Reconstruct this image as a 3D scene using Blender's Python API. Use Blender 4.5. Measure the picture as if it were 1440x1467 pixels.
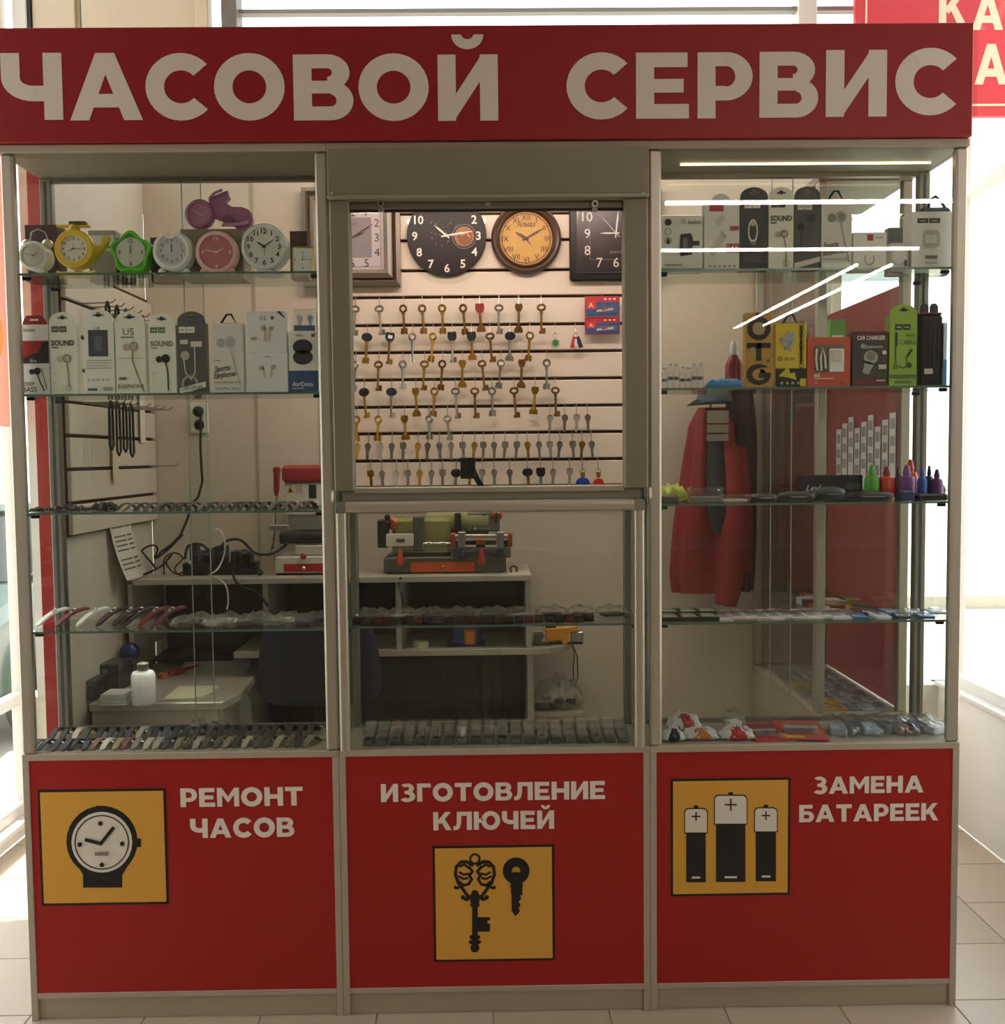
import bpy, bmesh, math, random
import numpy as np
from mathutils import Vector, Matrix

# ------------------------------------------------------------------ scene, camera, light, exposure
for o in list(bpy.data.objects):
    bpy.data.objects.remove(o)
SC = bpy.context.scene
COL = SC.collection
FPX = 1442.0
CAM = Vector((0.00207, -2.8, 1.5978))
_yaw, _pit, _rol = .01114, -.05641, -.01036
_fw = Vector((math.sin(_yaw)*math.cos(_pit), math.cos(_yaw)*math.cos(_pit), math.sin(_pit)))
_r0 = Vector((math.cos(_yaw), -math.sin(_yaw), 0))
_u0 = _r0.cross(_fw)
_r = _r0*math.cos(_rol) + _u0*math.sin(_rol)
_u = -_r0*math.sin(_rol) + _u0*math.cos(_rol)
cd = bpy.data.cameras.new('camera')
cam = bpy.data.objects.new('camera', cd)
COL.objects.link(cam)
cd.sensor_fit = 'HORIZONTAL'
cd.sensor_width = 36
cd.lens = FPX/1440*36
cd.clip_end = 300
cam.matrix_world = Matrix(((_r.x, _u.x, -_fw.x, CAM.x), (_r.y, _u.y, -_fw.y, CAM.y), (_r.z, _u.z, -_fw.z, CAM.z), (0, 0, 0, 1)))
SC.camera = cam

SC.view_settings.view_transform = 'Standard'
SC.view_settings.look = 'None'
SC.view_settings.gamma = 1
SC.view_settings.use_curve_mapping = False
SC.view_settings.exposure = 0.0
SC.cycles.transparent_max_bounces = 40
SC.cycles.max_bounces = 7
SC.cycles.diffuse_bounces = 3
SC.cycles.sample_clamp_indirect = 4.0
SC.cycles.use_denoising = True

W = bpy.data.worlds.new('overcast_sky')
SC.world = W
W.use_nodes = True
_n = W.node_tree.nodes
_n['Background'].inputs[0].default_value = (0.93, 0.97, 1.0, 1)
_n['Background'].inputs[1].default_value = 3.4

SUN_DIR = Vector((0.035, -1.22, -3.196))
sd = bpy.data.lights.new('sun', 'SUN')
sd.energy = 11.0
sd.angle = 0.01
sd.color = (1.0, 0.93, 0.82)
so = bpy.data.objects.new('sun', sd)
COL.objects.link(so)
so.rotation_euler = SUN_DIR.to_track_quat('-Z', 'Y').to_euler()
so.location = (-1, 8, 14)

LAMP_POWER = 46.0        # hall luminaires
BOOTH_POWER = 66.0        # tube in the booth
LED_POWER = 5.0          # strip in the right case

# ------------------------------------------------------------------ helpers
rnd = random.Random(11)

def ray(px, py):
    return _fw + _r*((px-720)/FPX) - _u*((py-733.5)/FPX)

def P(px, py, Y):
    """real place of a picture point that lies on the plane y = Y"""
    d = ray(px, py)
    return CAM + d*((Y-CAM.y)/d.y)

def PZ(px, py, Z):
    d = ray(px, py)
    return CAM + d*((Z-CAM.z)/d.z)

def lin(h):
    c = [int(h[i:i+2], 16)/255 for i in (0, 2, 4)]
    return tuple(x/12.92 if x <= .04045 else ((x+.055)/1.055)**2.4 for x in c)

MATS = {}
def M(h, rough=.5, metal=0.0, var=0.0, scale=12.0, bump=0.0, bscale=60.0, spec=.5, name=None, coat=0.0):
    key = (h, rough, metal, var, scale, bump, bscale, spec, coat)
    if key in MATS:
        return MATS[key]
    m = bpy.data.materials.new(name or 'mat_'+h)
    m.use_nodes = True
    nt = m.node_tree
    b = nt.nodes['Principled BSDF']
    c = lin(h)
    b.inputs['Base Color'].default_value = (*c, 1)
    b.inputs['Roughness'].default_value = rough
    b.inputs['Metallic'].default_value = metal
    b.inputs['Specular IOR Level'].default_value = spec
    if coat:
        b.inputs['Coat Weight'].default_value = coat
        b.inputs['Coat Roughness'].default_value = .1
    if var or bump:
        tc = nt.nodes.new('ShaderNodeTexCoord')
    if var:
        nz = nt.nodes.new('ShaderNodeTexNoise')
        nz.inputs['Scale'].default_value = scale
        nz.inputs['Detail'].default_value = 4
        nt.links.new(tc.outputs['Object'], nz.inputs['Vector'])
        mx = nt.nodes.new('ShaderNodeMix')
        mx.data_type = 'RGBA'
        mx.inputs[6].default_value = (*[x*(1-var) for x in c], 1)
        mx.inputs[7].default_value = (*[min(1, x*(1+var)) for x in c], 1)
        nt.links.new(nz.outputs['Fac'], mx.inputs[0])
        nt.links.new(mx.outputs[2], b.inputs['Base Color'])
    if bump:
        n2 = nt.nodes.new('ShaderNodeTexNoise')
        n2.inputs['Scale'].default_value = bscale
        n2.inputs['Detail'].default_value = 3
        nt.links.new(tc.outputs['Object'], n2.inputs['Vector'])
        bp = nt.nodes.new('ShaderNodeBump')
        bp.inputs['Strength'].default_value = bump
        bp.inputs['Distance'].default_value = .01
        nt.links.new(n2.outputs['Fac'], bp.inputs['Height'])
        nt.links.new(bp.outputs['Normal'], b.inputs['Normal'])
    MATS[key] = m
    return m

def M_glass(name, tint, base=.03, rough=0.0, haze=0.0, strength=1.0):
    if name in MATS:
        return MATS[name]
    m = bpy.data.materials.new(name)
    m.use_nodes = True
    nt = m.node_tree
    nt.nodes.clear()
    out = nt.nodes.new('ShaderNodeOutputMaterial')
    tr = nt.nodes.new('ShaderNodeBsdfTransparent')
    tr.inputs[0].default_value = (*tint, 1)
    gl = nt.nodes.new('ShaderNodeBsdfGlossy')
    gl.inputs['Roughness'].default_value = rough
    lw = nt.nodes.new('ShaderNodeLayerWeight')
    lw.inputs[0].default_value = .5
    pw = nt.nodes.new('ShaderNodeMath'); pw.operation = 'POWER'
    pw.inputs[1].default_value = 5
    nt.links.new(lw.outputs['Facing'], pw.inputs[0])
    ma = nt.nodes.new('ShaderNodeMath'); ma.operation = 'MULTIPLY_ADD'
    ma.inputs[1].default_value = strength*.8
    ma.inputs[2].default_value = base
    ma.use_clamp = True
    nt.links.new(pw.outputs[0], ma.inputs[0])
    mx = nt.nodes.new('ShaderNodeMixShader')
    nt.links.new(ma.outputs[0], mx.inputs[0])
    src = tr
    if haze:
        df = nt.nodes.new('ShaderNodeBsdfDiffuse')
        df.inputs[0].default_value = (.75, .75, .72, 1)
        hz = nt.nodes.new('ShaderNodeMixShader')
        hz.inputs[0].default_value = haze
        nt.links.new(tr.outputs[0], hz.inputs[1])
        nt.links.new(df.outputs[0], hz.inputs[2])
        src = hz
    nt.links.new(src.outputs[0], mx.inputs[1])
    nt.links.new(gl.outputs[0], mx.inputs[2])
    nt.links.new(mx.outputs[0], out.inputs[0])
    MATS[name] = m
    return m

def M_emit(h, s, name):
    if name in MATS:
        return MATS[name]
    m = bpy.data.materials.new(name)
    m.use_nodes = True
    nt = m.node_tree
    nt.nodes.clear()
    out = nt.nodes.new('ShaderNodeOutputMaterial')
    e = nt.nodes.new('ShaderNodeEmission')
    e.inputs[0].default_value = (*lin(h), 1)
    e.inputs[1].default_value = s
    nt.links.new(e.outputs[0], out.inputs[0])
    MATS[name] = m
    return m

def M_translucent(h, name, fac=.5):
    if name in MATS:
        return MATS[name]
    m = bpy.data.materials.new(name)
    m.use_nodes = True
    nt = m.node_tree
    nt.nodes.clear()
    out = nt.nodes.new('ShaderNodeOutputMaterial')
    d = nt.nodes.new('ShaderNodeBsdfDiffuse'); d.inputs[0].default_value = (*lin(h), 1)
    t = nt.nodes.new('ShaderNodeBsdfTranslucent'); t.inputs[0].default_value = (*lin(h), 1)
    mx = nt.nodes.new('ShaderNodeMixShader'); mx.inputs[0].default_value = fac
    nt.links.new(d.outputs[0], mx.inputs[1]); nt.links.new(t.outputs[0], mx.inputs[2])
    nt.links.new(mx.outputs[0], out.inputs[0])
    MATS[name] = m
    return m

GLASS = M_glass('clear_glass', (.965, .98, .97), .022)
GLASS_SHELF = M_glass('shelf_glass', (.90, .95, .92), .03)
GLASS_EDGE = M('5d7b6e', .15)
GLASS_WIN = M_glass('window_glass', (.97, .98, .98), .03)
ACRYL = M_glass('acrylic', (.93, .94, .94), .06, .05, .05)
FILM = M_glass('film', (.93, .93, .93), .10, .18, .06)
ALU = M('b3aa9b', .38, .55, bump=.02, bscale=30)
ALU2 = M('c3bbad', .33, .55)
ALUDK = M('8e8a80', .4, .6)
LAM = M('b5a998', .5, var=.05, scale=5)
GREYP = M('8b8272', .5, bump=.02)
RED = M('a92120', .42, var=.05, scale=2.0, spec=.35)
WHITE = M('e8e1d4', .45)
BLACK = M('141211', .45)
STEEL = M('b9b6b0', .28, 1.0)
CHROME = M('d8d8d8', .12, 1.0)
BRASS = M('b08a45', .32, 1.0, var=.15)
BRASS2 = M('8f6a3e', .36, 1.0, var=.15)
NICKEL = M('aaa59b', .3, 1.0)
RUBBER = M('1b1a1a', .7)

# --- mesh collector
_text_cache = {}
def text_geo(s, bold=0.0, shear=0.0):
    k = (s, bold, shear)
    if k in _text_cache:
        return _text_cache[k]
    c = bpy.data.curves.new('t', 'FONT')
    c.body = s
    c.size = 1
    c.resolution_u = 2
    c.offset = bold
    c.shear = shear
    c.fill_mode = 'FRONT'
    o = bpy.data.objects.new('t', c)
    me = o.to_mesh()
    vs = [(v.co.x, v.co.y) for v in me.vertices]
    fs = [tuple(p.vertices) for p in me.polygons]
    o.to_mesh_clear()
    bpy.data.objects.remove(o)
    bpy.data.curves.remove(c)
    if vs:
        x0 = min(v[0] for v in vs); x1 = max(v[0] for v in vs)
        vs = [(v[0]-(x0+x1)/2, v[1]-.36) for v in vs]
        w = x1-x0
    else:
        w = 0
    _text_cache[k] = (vs, fs, w)
    return _text_cache[k]

class MB:
    def __init__(s):
        s.v = []; s.f = []; s.mi = []; s.cur = 0
    def add(s, vs, fs):
        b = len(s.v)
        s.v += [tuple(v) for v in vs]
        s.f += [tuple(b+i for i in f) for f in fs]
        s.mi += [s.cur]*len(fs)
        return s
    def box(s, x0, x1, y0, y1, z0, z1):
        vs = [(x, y, z) for x in (x0, x1) for y in (y0, y1) for z in (z0, z1)]
        return s.add(vs, [(0, 1, 3, 2), (4, 6, 7, 5), (0, 4, 5, 1), (2, 3, 7, 6), (0, 2, 6, 4), (1, 5, 7, 3)])
    def obox(s, c, size, rot=None):
        hx, hy, hz = [q/2 for q in size]
        vs = [Vector((x, y, z)) for x in (-hx, hx) for y in (-hy, hy) for z in (-hz, hz)]
        if rot is not None:
            vs = [rot @ v for v in vs]
        c = Vector(c)
        return s.add([c+v for v in vs], [(0, 1, 3, 2), (4, 6, 7, 5), (0, 4, 5, 1), (2, 3, 7, 6), (0, 2, 6, 4), (1, 5, 7, 3)])
    def cyl(s, p0, p1, r, n=12, r1=None, cap=True):
        p0 = Vector(p0); p1 = Vector(p1); r1 = r if r1 is None else r1
        d = (p1-p0).normalized()
        a = d.orthogonal().normalized(); b = d.cross(a)
        vs = []
        for p, q in ((p0, r), (p1, r1)):
            for i in range(n):
                t = 2*math.pi*i/n
                vs.append(p + a*(math.cos(t)*q) + b*(math.sin(t)*q))
        fs = [(i, (i+1) % n, n+(i+1) % n, n+i) for i in range(n)]
        if cap:
            fs += [tuple(range(n-1, -1, -1)), tuple(range(n, 2*n))]
        return s.add(vs, fs)
    def tube(s, pts, r, n=6, closed=False):
        pts = [Vector(p) for p in pts]
        m = len(pts)
        vs = []
        prev = None
        for i, p in enumerate(pts):
            if closed:
                d = (pts[(i+1) % m]-pts[i-1])
            else:
                d = pts[min(i+1, m-1)]-pts[max(i-1, 0)]
            d = d.normalized() if d.length > 1e-9 else Vector((0, 0, 1))
            if prev is None:
                a = d.orthogonal().normalized()
            else:
                a = (prev - d*prev.dot(d))
                a = a.normalized() if a.length > 1e-6 else d.orthogonal().normalized()
            prev = a
            b = d.cross(a)
            rr = r[i] if isinstance(r, (list, tuple)) else r
            for k in range(n):
                t = 2*math.pi*k/n
                vs.append(p + a*(math.cos(t)*rr) + b*(math.sin(t)*rr))
        fs = []
        for i in range(m if closed else m-1):
            j = (i+1) % m
            fs += [(i*n+k, i*n+(k+1) % n, j*n+(k+1) % n, j*n+k) for k in range(n)]
        if not closed:
            fs += [tuple(range(n-1, -1, -1)), tuple((m-1)*n+k for k in range(n))]
        return s.add(vs, fs)
    def prism(s, poly, o, u, v, t):
        """poly (2d) in plane o,u,v ; extruded by t along u x v from the back (-t) to 0"""
        o = Vector(o); u = Vector(u); v = Vector(v); w = u.cross(v)
        n = len(poly)
        a = [o+u*p[0]+v*p[1] for p in poly]
        b = [q-w*t for q in a]
        fs = [tuple(range(n)), tuple(range(2*n-1, n-1, -1))]
        fs += [(i, n+i, n+(i+1) % n, (i+1) % n) for i in range(n)]
        return s.add(a+b, fs)
    def flat(s, poly, o, u, v):
        o = Vector(o); u = Vector(u); v = Vector(v)
        return s.add([o+u*p[0]+v*p[1] for p in poly], [tuple(range(len(poly)))])
    def lathe(s, prof, c, axis=(0, 0, 1), n=20, ref=None, sx=1.0, sy=1.0):
        c = Vector(c); d = Vector(axis).normalized()
        a = Vector(ref).normalized() if ref else d.orthogonal().normalized()
        b = d.cross(a)
        vs = []; m = len(prof)
        for r, h in prof:
            for k in range(n):
                t = 2*math.pi*k/n
                vs.append(c + d*h + a*(math.cos(t)*r*sx) + b*(math.sin(t)*r*sy))
        fs = []
        for i in range(m-1):
            fs += [(i*n+k, i*n+(k+1) % n, (i+1)*n+(k+1) % n, (i+1)*n+k) for k in range(n)]
        fs += [tuple(range(n-1, -1, -1)), tuple((m-1)*n+k for k in range(n))]
        return s.add(vs, fs)
    def ball(s, c, r, n=14, m=9, sc=(1, 1, 1)):
        prof = []
        c = Vector(c)
        vs = []; fs = []
        for i in range(m+1):
            th = math.pi*i/m
            for k in range(n):
                t = 2*math.pi*k/n
                vs.append(c+Vector((r*sc[0]*math.sin(th)*math.cos(t), r*sc[1]*math.sin(th)*math.sin(t), r*sc[2]*math.cos(th))))
        for i in range(m):
            fs += [(i*n+k, (i+1)*n+k, (i+1)*n+(k+1) % n, i*n+(k+1) % n) for k in range(n)]
        return s.add(vs, fs)
    def grid(s, fn, nu, nv, closeu=False):
        vs = [fn(i/(nu if closeu else nu-1), j/(nv-1)) for j in range(nv) for i in range(nu)]
        fs = []
        for j in range(nv-1):
            for i in range(nu if closeu else nu-1):
                k = (i+1) % nu
                fs.append((j*nu+i, j*nu+k, (j+1)*nu+k, (j+1)*nu+i))
        return s.add(vs, fs)
    def text(s, t, o, u, v, h, bold=0.012, wmax=None, shear=0.0):
        vs, fs, w = text_geo(t, bold, shear)
        o = Vector(o); u = Vector(u); v = Vector(v)
        k = h/.72
        kx = k
        if wmax and w*k > wmax:
            kx = wmax/w
        return s.add([o+u*(p[0]*kx)+v*(p[1]*k) for p in vs], fs)

def link(name, me, parent=None):
    o = bpy.data.objects.new(name, me)
    COL.objects.link(o)
    if parent is not None:
        o.parent = parent
    return o

def mesh(name, mb, mats, off=(0, 0, 0), smooth=False, bevel=0.0, fix=True):
    me = bpy.data.meshes.new(name)
    ox, oy, oz = off
    me.from_pydata([(x-ox, y-oy, z-oz) for x, y, z in mb.v], [], mb.f)
    for m in (mats if isinstance(mats, (list, tuple)) else [mats]):
        me.materials.append(m)
    if max(mb.mi, default=0):
        me.polygons.foreach_set('material_index', mb.mi)
    if bevel or fix:
        bm = bmesh.new(); bm.from_mesh(me)
        if fix == 'merge':
            bmesh.ops.remove_doubles(bm, verts=bm.verts, dist=1e-6)
        if bevel:
            es = [e for e in bm.edges if len(e.link_faces) == 2 and e.calc_face_angle(0) > .5]
            bmesh.ops.bevel(bm, geom=es, offset=bevel, segments=1, affect='EDGES', profile=.5)
        if fix:
            bmesh.ops.recalc_face_normals(bm, faces=bm.faces)
        bm.to_mesh(me); bm.free()
    if smooth:
        me.shade_smooth()
        me.set_sharp_from_angle(angle=.75)
    return me

def worldloc(o):
    l = Vector((0, 0, 0))
    while o is not None:
        l += o.location
        o = o.parent
    return l

def part(name, mb, mat, parent, smooth=False, bevel=0.0, label=None, fix=True, kind=None):
    """mb is in world coordinates; parents are never rotated before their parts exist"""
    o = link(name, mesh(name, mb, mat, worldloc(parent), smooth, bevel, fix), parent)
    if label: o['label'] = label
    if kind: o['kind'] = kind
    return o

def tag(o, label, cat, group=None):
    o['label'] = label; o['category'] = cat
    if group: o['group'] = group
    return o

def thing(name, label, cat, loc, group=None):
    o = bpy.data.objects.new(name, None)
    o.empty_display_size = .05
    COL.objects.link(o)
    o.location = loc
    return tag(o, label, cat, group)

def one(name, mb, mat, label, cat, loc=None, group=None, smooth=False, bevel=0.0, fix=True):
    if loc is None:
        xs = [v[0] for v in mb.v]; ys = [v[1] for v in mb.v]; zs = [v[2] for v in mb.v]
        loc = ((min(xs)+max(xs))/2, (min(ys)+max(ys))/2, min(zs))
    o = link(name, mesh(name, mb, mat, loc, smooth, bevel, fix))
    o.location = loc
    return tag(o, label, cat, group)

def struct(name, mb, mat, parent=None, **k):
    o = link(name, mesh(name, mb, mat, worldloc(parent) if parent else (0, 0, 0), **k), parent)
    if parent is None:
        o['kind'] = 'structure'
    return o

def copy_tree(o, parent=None):
    c = o.copy()
    COL.objects.link(c)
    c.parent = parent
    for ch in list(o.children):
        copy_tree(ch, c)
    return c

UX = Vector((1, 0, 0)); UZ = Vector((0, 0, 1)); UY = Vector((0, 1, 0))
def ordn(i):
    return f"{i}{'st' if i % 10 == 1 and i != 11 else 'nd' if i % 10 == 2 and i != 12 else 'rd' if i % 10 == 3 and i != 13 else 'th'}"

# --- flat print on a face: origin = lower left corner, u right, v up (normal u x v)
def print_on(parent, o, u, v, Wd, Hd, ops, lift=.0006, name='print'):
    o = Vector(o); u = Vector(u).normalized(); v = Vector(v).normalized(); n = u.cross(v)
    mbs = []
    k = 0
    lastc = None
    for op in ops:
        c = op[1]
        if c != lastc:
            mbs.append((c, MB()))
            k += 1
            lastc = c
        mb = mbs[-1][1]
        q = o + n*(lift*k*.5+.0002)
        t = op[0]
        if t == 'r':
            _, _, a, b, a2, b2 = op[:6]
            mb.flat([(a*Wd, b*Hd), (a2*Wd, b*Hd), (a2*Wd, b2*Hd), (a*Wd, b2*Hd)], q, u, v)
        elif t == 'p':
            mb.flat([(a*Wd, b*Hd) for a, b in op[2]], q, u, v)
        elif t == 'c':      # u v r (r rel to W) [aspect]
            _, _, a, b, r = op[:5]
            asp = op[5] if len(op) > 5 else 1
            mb.flat([(a*Wd+math.cos(i*math.pi/10)*r*Wd, b*Hd+math.sin(i*math.pi/10)*r*Wd*asp) for i in range(20)], q, u, v)
        elif t == 'o':      # ring
            _, _, a, b, r, r2 = op[:6]
            asp = op[6] if len(op) > 6 else 1
            m = 24
            vs = []
            for rr in (r, r2):
                for i in range(m):
                    vs.append(q+u*(a*Wd+math.cos(i*2*math.pi/m)*rr*Wd)+v*(b*Hd+math.sin(i*2*math.pi/m)*rr*Wd*asp))
            mb.add(vs, [(i, (i+1) % m, m+(i+1) % m, m+i) for i in range(m)])
        elif t == 'l':      # polyline with width (rel W)
            _, _, pts, w = op[:4]
            for (a, b), (a2, b2) in zip(pts[:-1], pts[1:]):
                p0 = Vector((a*Wd, b*Hd)); p1 = Vector((a2*Wd, b2*Hd))
                d = (p1-p0)
                if d.length < 1e-9: continue
                d.normalize(); e = Vector((-d.y, d.x))*(w*Wd/2); d = d*(w*Wd/4)
                mb.flat([p0-d-e, p1+d-e, p1+d+e, p0-d+e], q, u, v)
        elif t == 't':      # text u v h(rel H) [wmax rel W] [bold] [shear] [angle deg]
            _, _, s_, a, b, h = op[:6]
            wm = op[6]*Wd if len(op) > 6 and op[6] else None
            bo = op[7] if len(op) > 7 else .012
            sh = op[8] if len(op) > 8 else 0
            an = math.radians(op[9]) if len(op) > 9 else 0
            uu = u*math.cos(an)+v*math.sin(an); vv = v*math.cos(an)-u*math.sin(an)
            mb.text(s_, q+u*(a*Wd)+v*(b*Hd), uu, vv, h*Hd, bo, wm, sh)
    for c, mb in mbs:
        if mb.v:
            nm = name
            part(nm, mb, M(c, .5) if isinstance(c, str) else c, parent, fix=False)

# --- heavy geometric capitals (cyrillic), unit cap height
S = .27
def _R(x0, y0, x1, y1): return [(x0, y0), (x1, y0), (x1, y1), (x0, y1)]
def _A(cx, cy, ro, so_, ri, si, a0, a1, n=None):
    n = n or max(6, int(abs(a1-a0)/11))
    out = []
    for i in range(n):
        t0 = math.radians(a0+(a1-a0)*i/n); t1 = math.radians(a0+(a1-a0)*(i+1)/n)
        out.append([(cx+ri*math.cos(t0), cy+si*math.sin(t0)), (cx+ro*math.cos(t0), cy+so_*math.sin(t0)),
                    (cx+ro*math.cos(t1), cy+so_*math.sin(t1)), (cx+ri*math.cos(t1), cy+si*math.sin(t1))])
    return out
def glyph(ch):
    s = S
    if ch == 'О': return 1.06, _A(.53, .5, .53, .52, .255, .255, 0, 360, 36)
    if ch == 'С': return .94, _A(.53, .5, .53, .52, .255, .255, 42, 318, 28)
    if ch == 'Ч': return .88, [_R(.88-s, 0, .88, 1), _R(0, .62, s, 1), _R(.44, .28, .7, .51)] + _A(.46, .63, .46, .35, .19, .12, 180, 272, 8)
    if ch == 'А': return 1.08, [[(0, 0), (s+.01, 0), (.66, 1), (.40, 1)], [(1.08-s-.01, 0), (1.08, 0), (.68, 1), (.42, 1)], [(.26, .19), (.82, .19), (.74, .39), (.34, .39)]]
    if ch == 'В': return .88, [_R(0, 0, s, 1), _R(.1, .79, .5, 1), _R(.1, .41, .55, .60), _R(.1, 0, .55, .21)] + _A(.5, .725, .33, .275, .07, .065, -90, 90) + _A(.55, .30, .33, .30, .08, .09, -90, 90)
    if ch == 'Р': return .83, [_R(0, 0, s, 1), _R(.1, .79, .43, 1), _R(.1, .27, .43, .49)] + _A(.43, .635, .40, .365, .14, .155, -90, 90)
    if ch == 'Е': return .79, [_R(0, 0, s, 1), _R(.1, .78, .77, 1), _R(.1, .395, .71, .60), _R(.1, 0, .79, .22)]
    if ch in 'ИЙ':
        g = [_R(0, 0, s, 1), _R(.9-s, 0, .9, 1), [(s-.03, 0), (.9-s+.03, .64), (.9-s+.03, 1), (s-.03, .36)]]
        if ch == 'Й': g += _A(.45, 1.30, .24, .22, .09, .07, 180, 360, 12)
        return .9, g
    if ch == 'М': return 1.1, [_R(0, 0, s-.02, 1), _R(1.12-s, 0, 1.1, 1), [(0, 1), (.53, .22), (.62, .42), (.24, 1)], [(1.1, 1), (.86, 1), (.48, .42), (.57, .22)]]
    if ch == 'Н': return .93, [_R(0, 0, s, 1), _R(.93-s, 0, .93, 1), _R(.1, .39, .83, .62)]
    if ch == 'Т': return .88, [_R(0, .78, .88, 1), _R(.44-s/2, 0, .44+s/2, 1)]
    if ch == 'Г': return .72, [_R(0, 0, s, 1), _R(0, .78, .72, 1)]
    if ch == 'Л': return .98, [_R(.98-s, 0, .98, 1), _R(.2, .78, .98, 1), [(.19, 1), (.44, 1), (.41, .4), (.17, .34)], [(.17, .34), (.41, .4), (.33, .10), (.12, .21)], [(.12, .21), (.33, .10), (.17, 0), (0, 0), (0, .21)]]
    if ch == 'К': return .97, [_R(0, 0, s, 1), [(.64, 1), (.94, 1), (.36, .32), (.2, .48)], [(.39, .52), (.57, .68), (.98, 0), (.67, 0)]]
    if ch == 'Ю': return 1.4, [_R(0, 0, s, 1), _R(.1, .39, .5, .61)] + _A(.9, .5, .5, .52, .24, .27, 0, 360, 32)
    if ch == 'Б': return .84, [_R(0, 0, s, 1), _R(.1, .79, .76, 1), _R(.1, .43, .5, .63), _R(.1, 0, .5, .21)] + _A(.5, .315, .34, .315, .09, .105, -90, 90)
    if ch == 'З': return .80, [_R(.24, .42, .46, .6)] + _A(.36, .735, .38, .285, .13, .09, -75, 140) + _A(.38, .295, .42, .315, .15, .10, -145, 80)
    return .4, []
GAP = .10
def lettering(mb, s, px0, px1, pyb, pyt, pyb2, pyt2, Y, depth=.0012):
    """word between picture columns px0..px1; baseline/cap heights at both ends"""
    tot = sum(glyph(c)[0] for c in s)+GAP*(len(s)-1)
    a = P(px0, pyb, Y); b = P(px1, pyb2, Y)
    h = ((P(px0, pyt, Y).z-a.z)+(P(px1, pyt2, Y).z-b.z))/2
    x = 0.0
    boxes = []
    for ch in s:
        w, polys = glyph(ch)
        m = mb() if callable(mb) else mb
        for kq, q in enumerate(polys):
            o = a + (b-a)*(x/tot)
            dk = depth+.00004*(kq % 8 if len(polys) > 20 else kq)
            m.prism([(p[0]*(b.x-a.x)/tot, p[1]*h) for p in q], (o.x, Y-dk, (a.z+b.z)/2), UX, UZ, dk)
        x += w+GAP
        boxes.append(m)
    return boxes
# ================================================================== the place
ZC = .771      # deck of the cases
ZH = 2.451     # underside of the header
XL, X1, X2, XR = -1.3244, -.4362, .4443, 1.3244
BAYL, BAYR, BACK = -2.0, 1.98, 1.60
FRONTY = -.9
CEIL = 4.6
HX0, HX1, HY0 = -7.0, 9.0, -14.0

# floor with real tiles near the kiosk
def floor_mat():
    m = bpy.data.materials.new('floor_tiles_far')
    m.use_nodes = True
    nt = m.node_tree; b = nt.nodes['Principled BSDF']
    tc = nt.nodes.new('ShaderNodeTexCoord')
    br = nt.nodes.new('ShaderNodeTexBrick')
    br.offset = 0; br.inputs['Scale'].default_value = 1
    br.inputs['Brick Width'].default_value = .333; br.inputs['Row Height'].default_value = .333
    br.inputs['Mortar Size'].default_value = .003
    br.inputs['Color1'].default_value = (*lin('c2b39d'), 1); br.inputs['Color2'].default_value = (*lin('bdad97'), 1)
    br.inputs['Mortar'].default_value = (*lin('6e6152'), 1)
    nt.links.new(tc.outputs['Object'], br.inputs['Vector'])
    nt.links.new(br.outputs['Color'], b.inputs['Base Color'])
    b.inputs['Roughness'].default_value = .35
    return m
mb = MB().box(HX0, HX1, HY0, FRONTY, -.12, -.004); mb.box(BAYL, BAYR, FRONTY, BACK, -.12, -.004)
floor = struct('floor', mb, floor_mat())
TP = .333
tx = P(707, 1461, 0).x % TP
ty = PZ(1400, 1432, 0).y % TP
tile_m = [M(h, .3, var=.06, scale=3.0, bump=.015, bscale=8) for h in ('b9ab98', 'b3a591', 'bdaf9c')]
tmb = MB().box(-TP/2+.0015, TP/2-.0015, -TP/2+.0015, TP/2-.0015, -.0045, 0)
tmes = [mesh('tile', tmb, m, bevel=.0012) for m in tile_m]
for i in range(-9, 9):
    for j in range(-5, 5):
        cx = tx+(i+.5)*TP; cy = ty+(j+.5)*TP
        if cy < FRONTY-.7 and abs(cx) > 2.6: continue
        if cy > FRONTY-.05 and not (BAYL+.17 < cx < BAYR-.17): continue
        if cy > BACK-.17: continue
        t = link('tile', tmes[rnd.randrange(3)], floor); t.location = (cx, cy, 0)

wall_m = M('cdc9c2', .7, var=.04, scale=2, bump=.05, bscale=40)
white_m = M('e6e2da', .6, var=.03, scale=2, bump=.03, bscale=30)
cream_m = M('cdbfa6', .55, var=.04, scale=1.5)
struct('ceiling', MB().box(HX0-.1, HX1+.1, HY0-.1, FRONTY, CEIL, CEIL+.12).box(BAYL-.1, BAYR+.1, FRONTY, BACK+.1, CEIL, CEIL+.12), M('d6d0c4', .8, bump=.04))
# hall shell behind the camera
struct('wall_front', MB().box(HX0-.1, HX1+.1, HY0-.15, HY0, 0, CEIL), wall_m)
struct('wall_hall_right', MB().box(HX1, HX1+.15, HY0, FRONTY, 0, CEIL), wall_m)
struct('wall_hall_left', MB().box(HX0-.15, HX0, HY0, FRONTY, 0, CEIL), wall_m)
struct('wall_beside_bay_left', MB().box(HX0-.1, BAYL-.12, FRONTY, FRONTY+.15, 0, CEIL), wall_m)
struct('wall_beside_bay_right', MB().box(BAYR+.12, HX1+.1, FRONTY, FRONTY+.15, 0, CEIL), wall_m)

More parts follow.
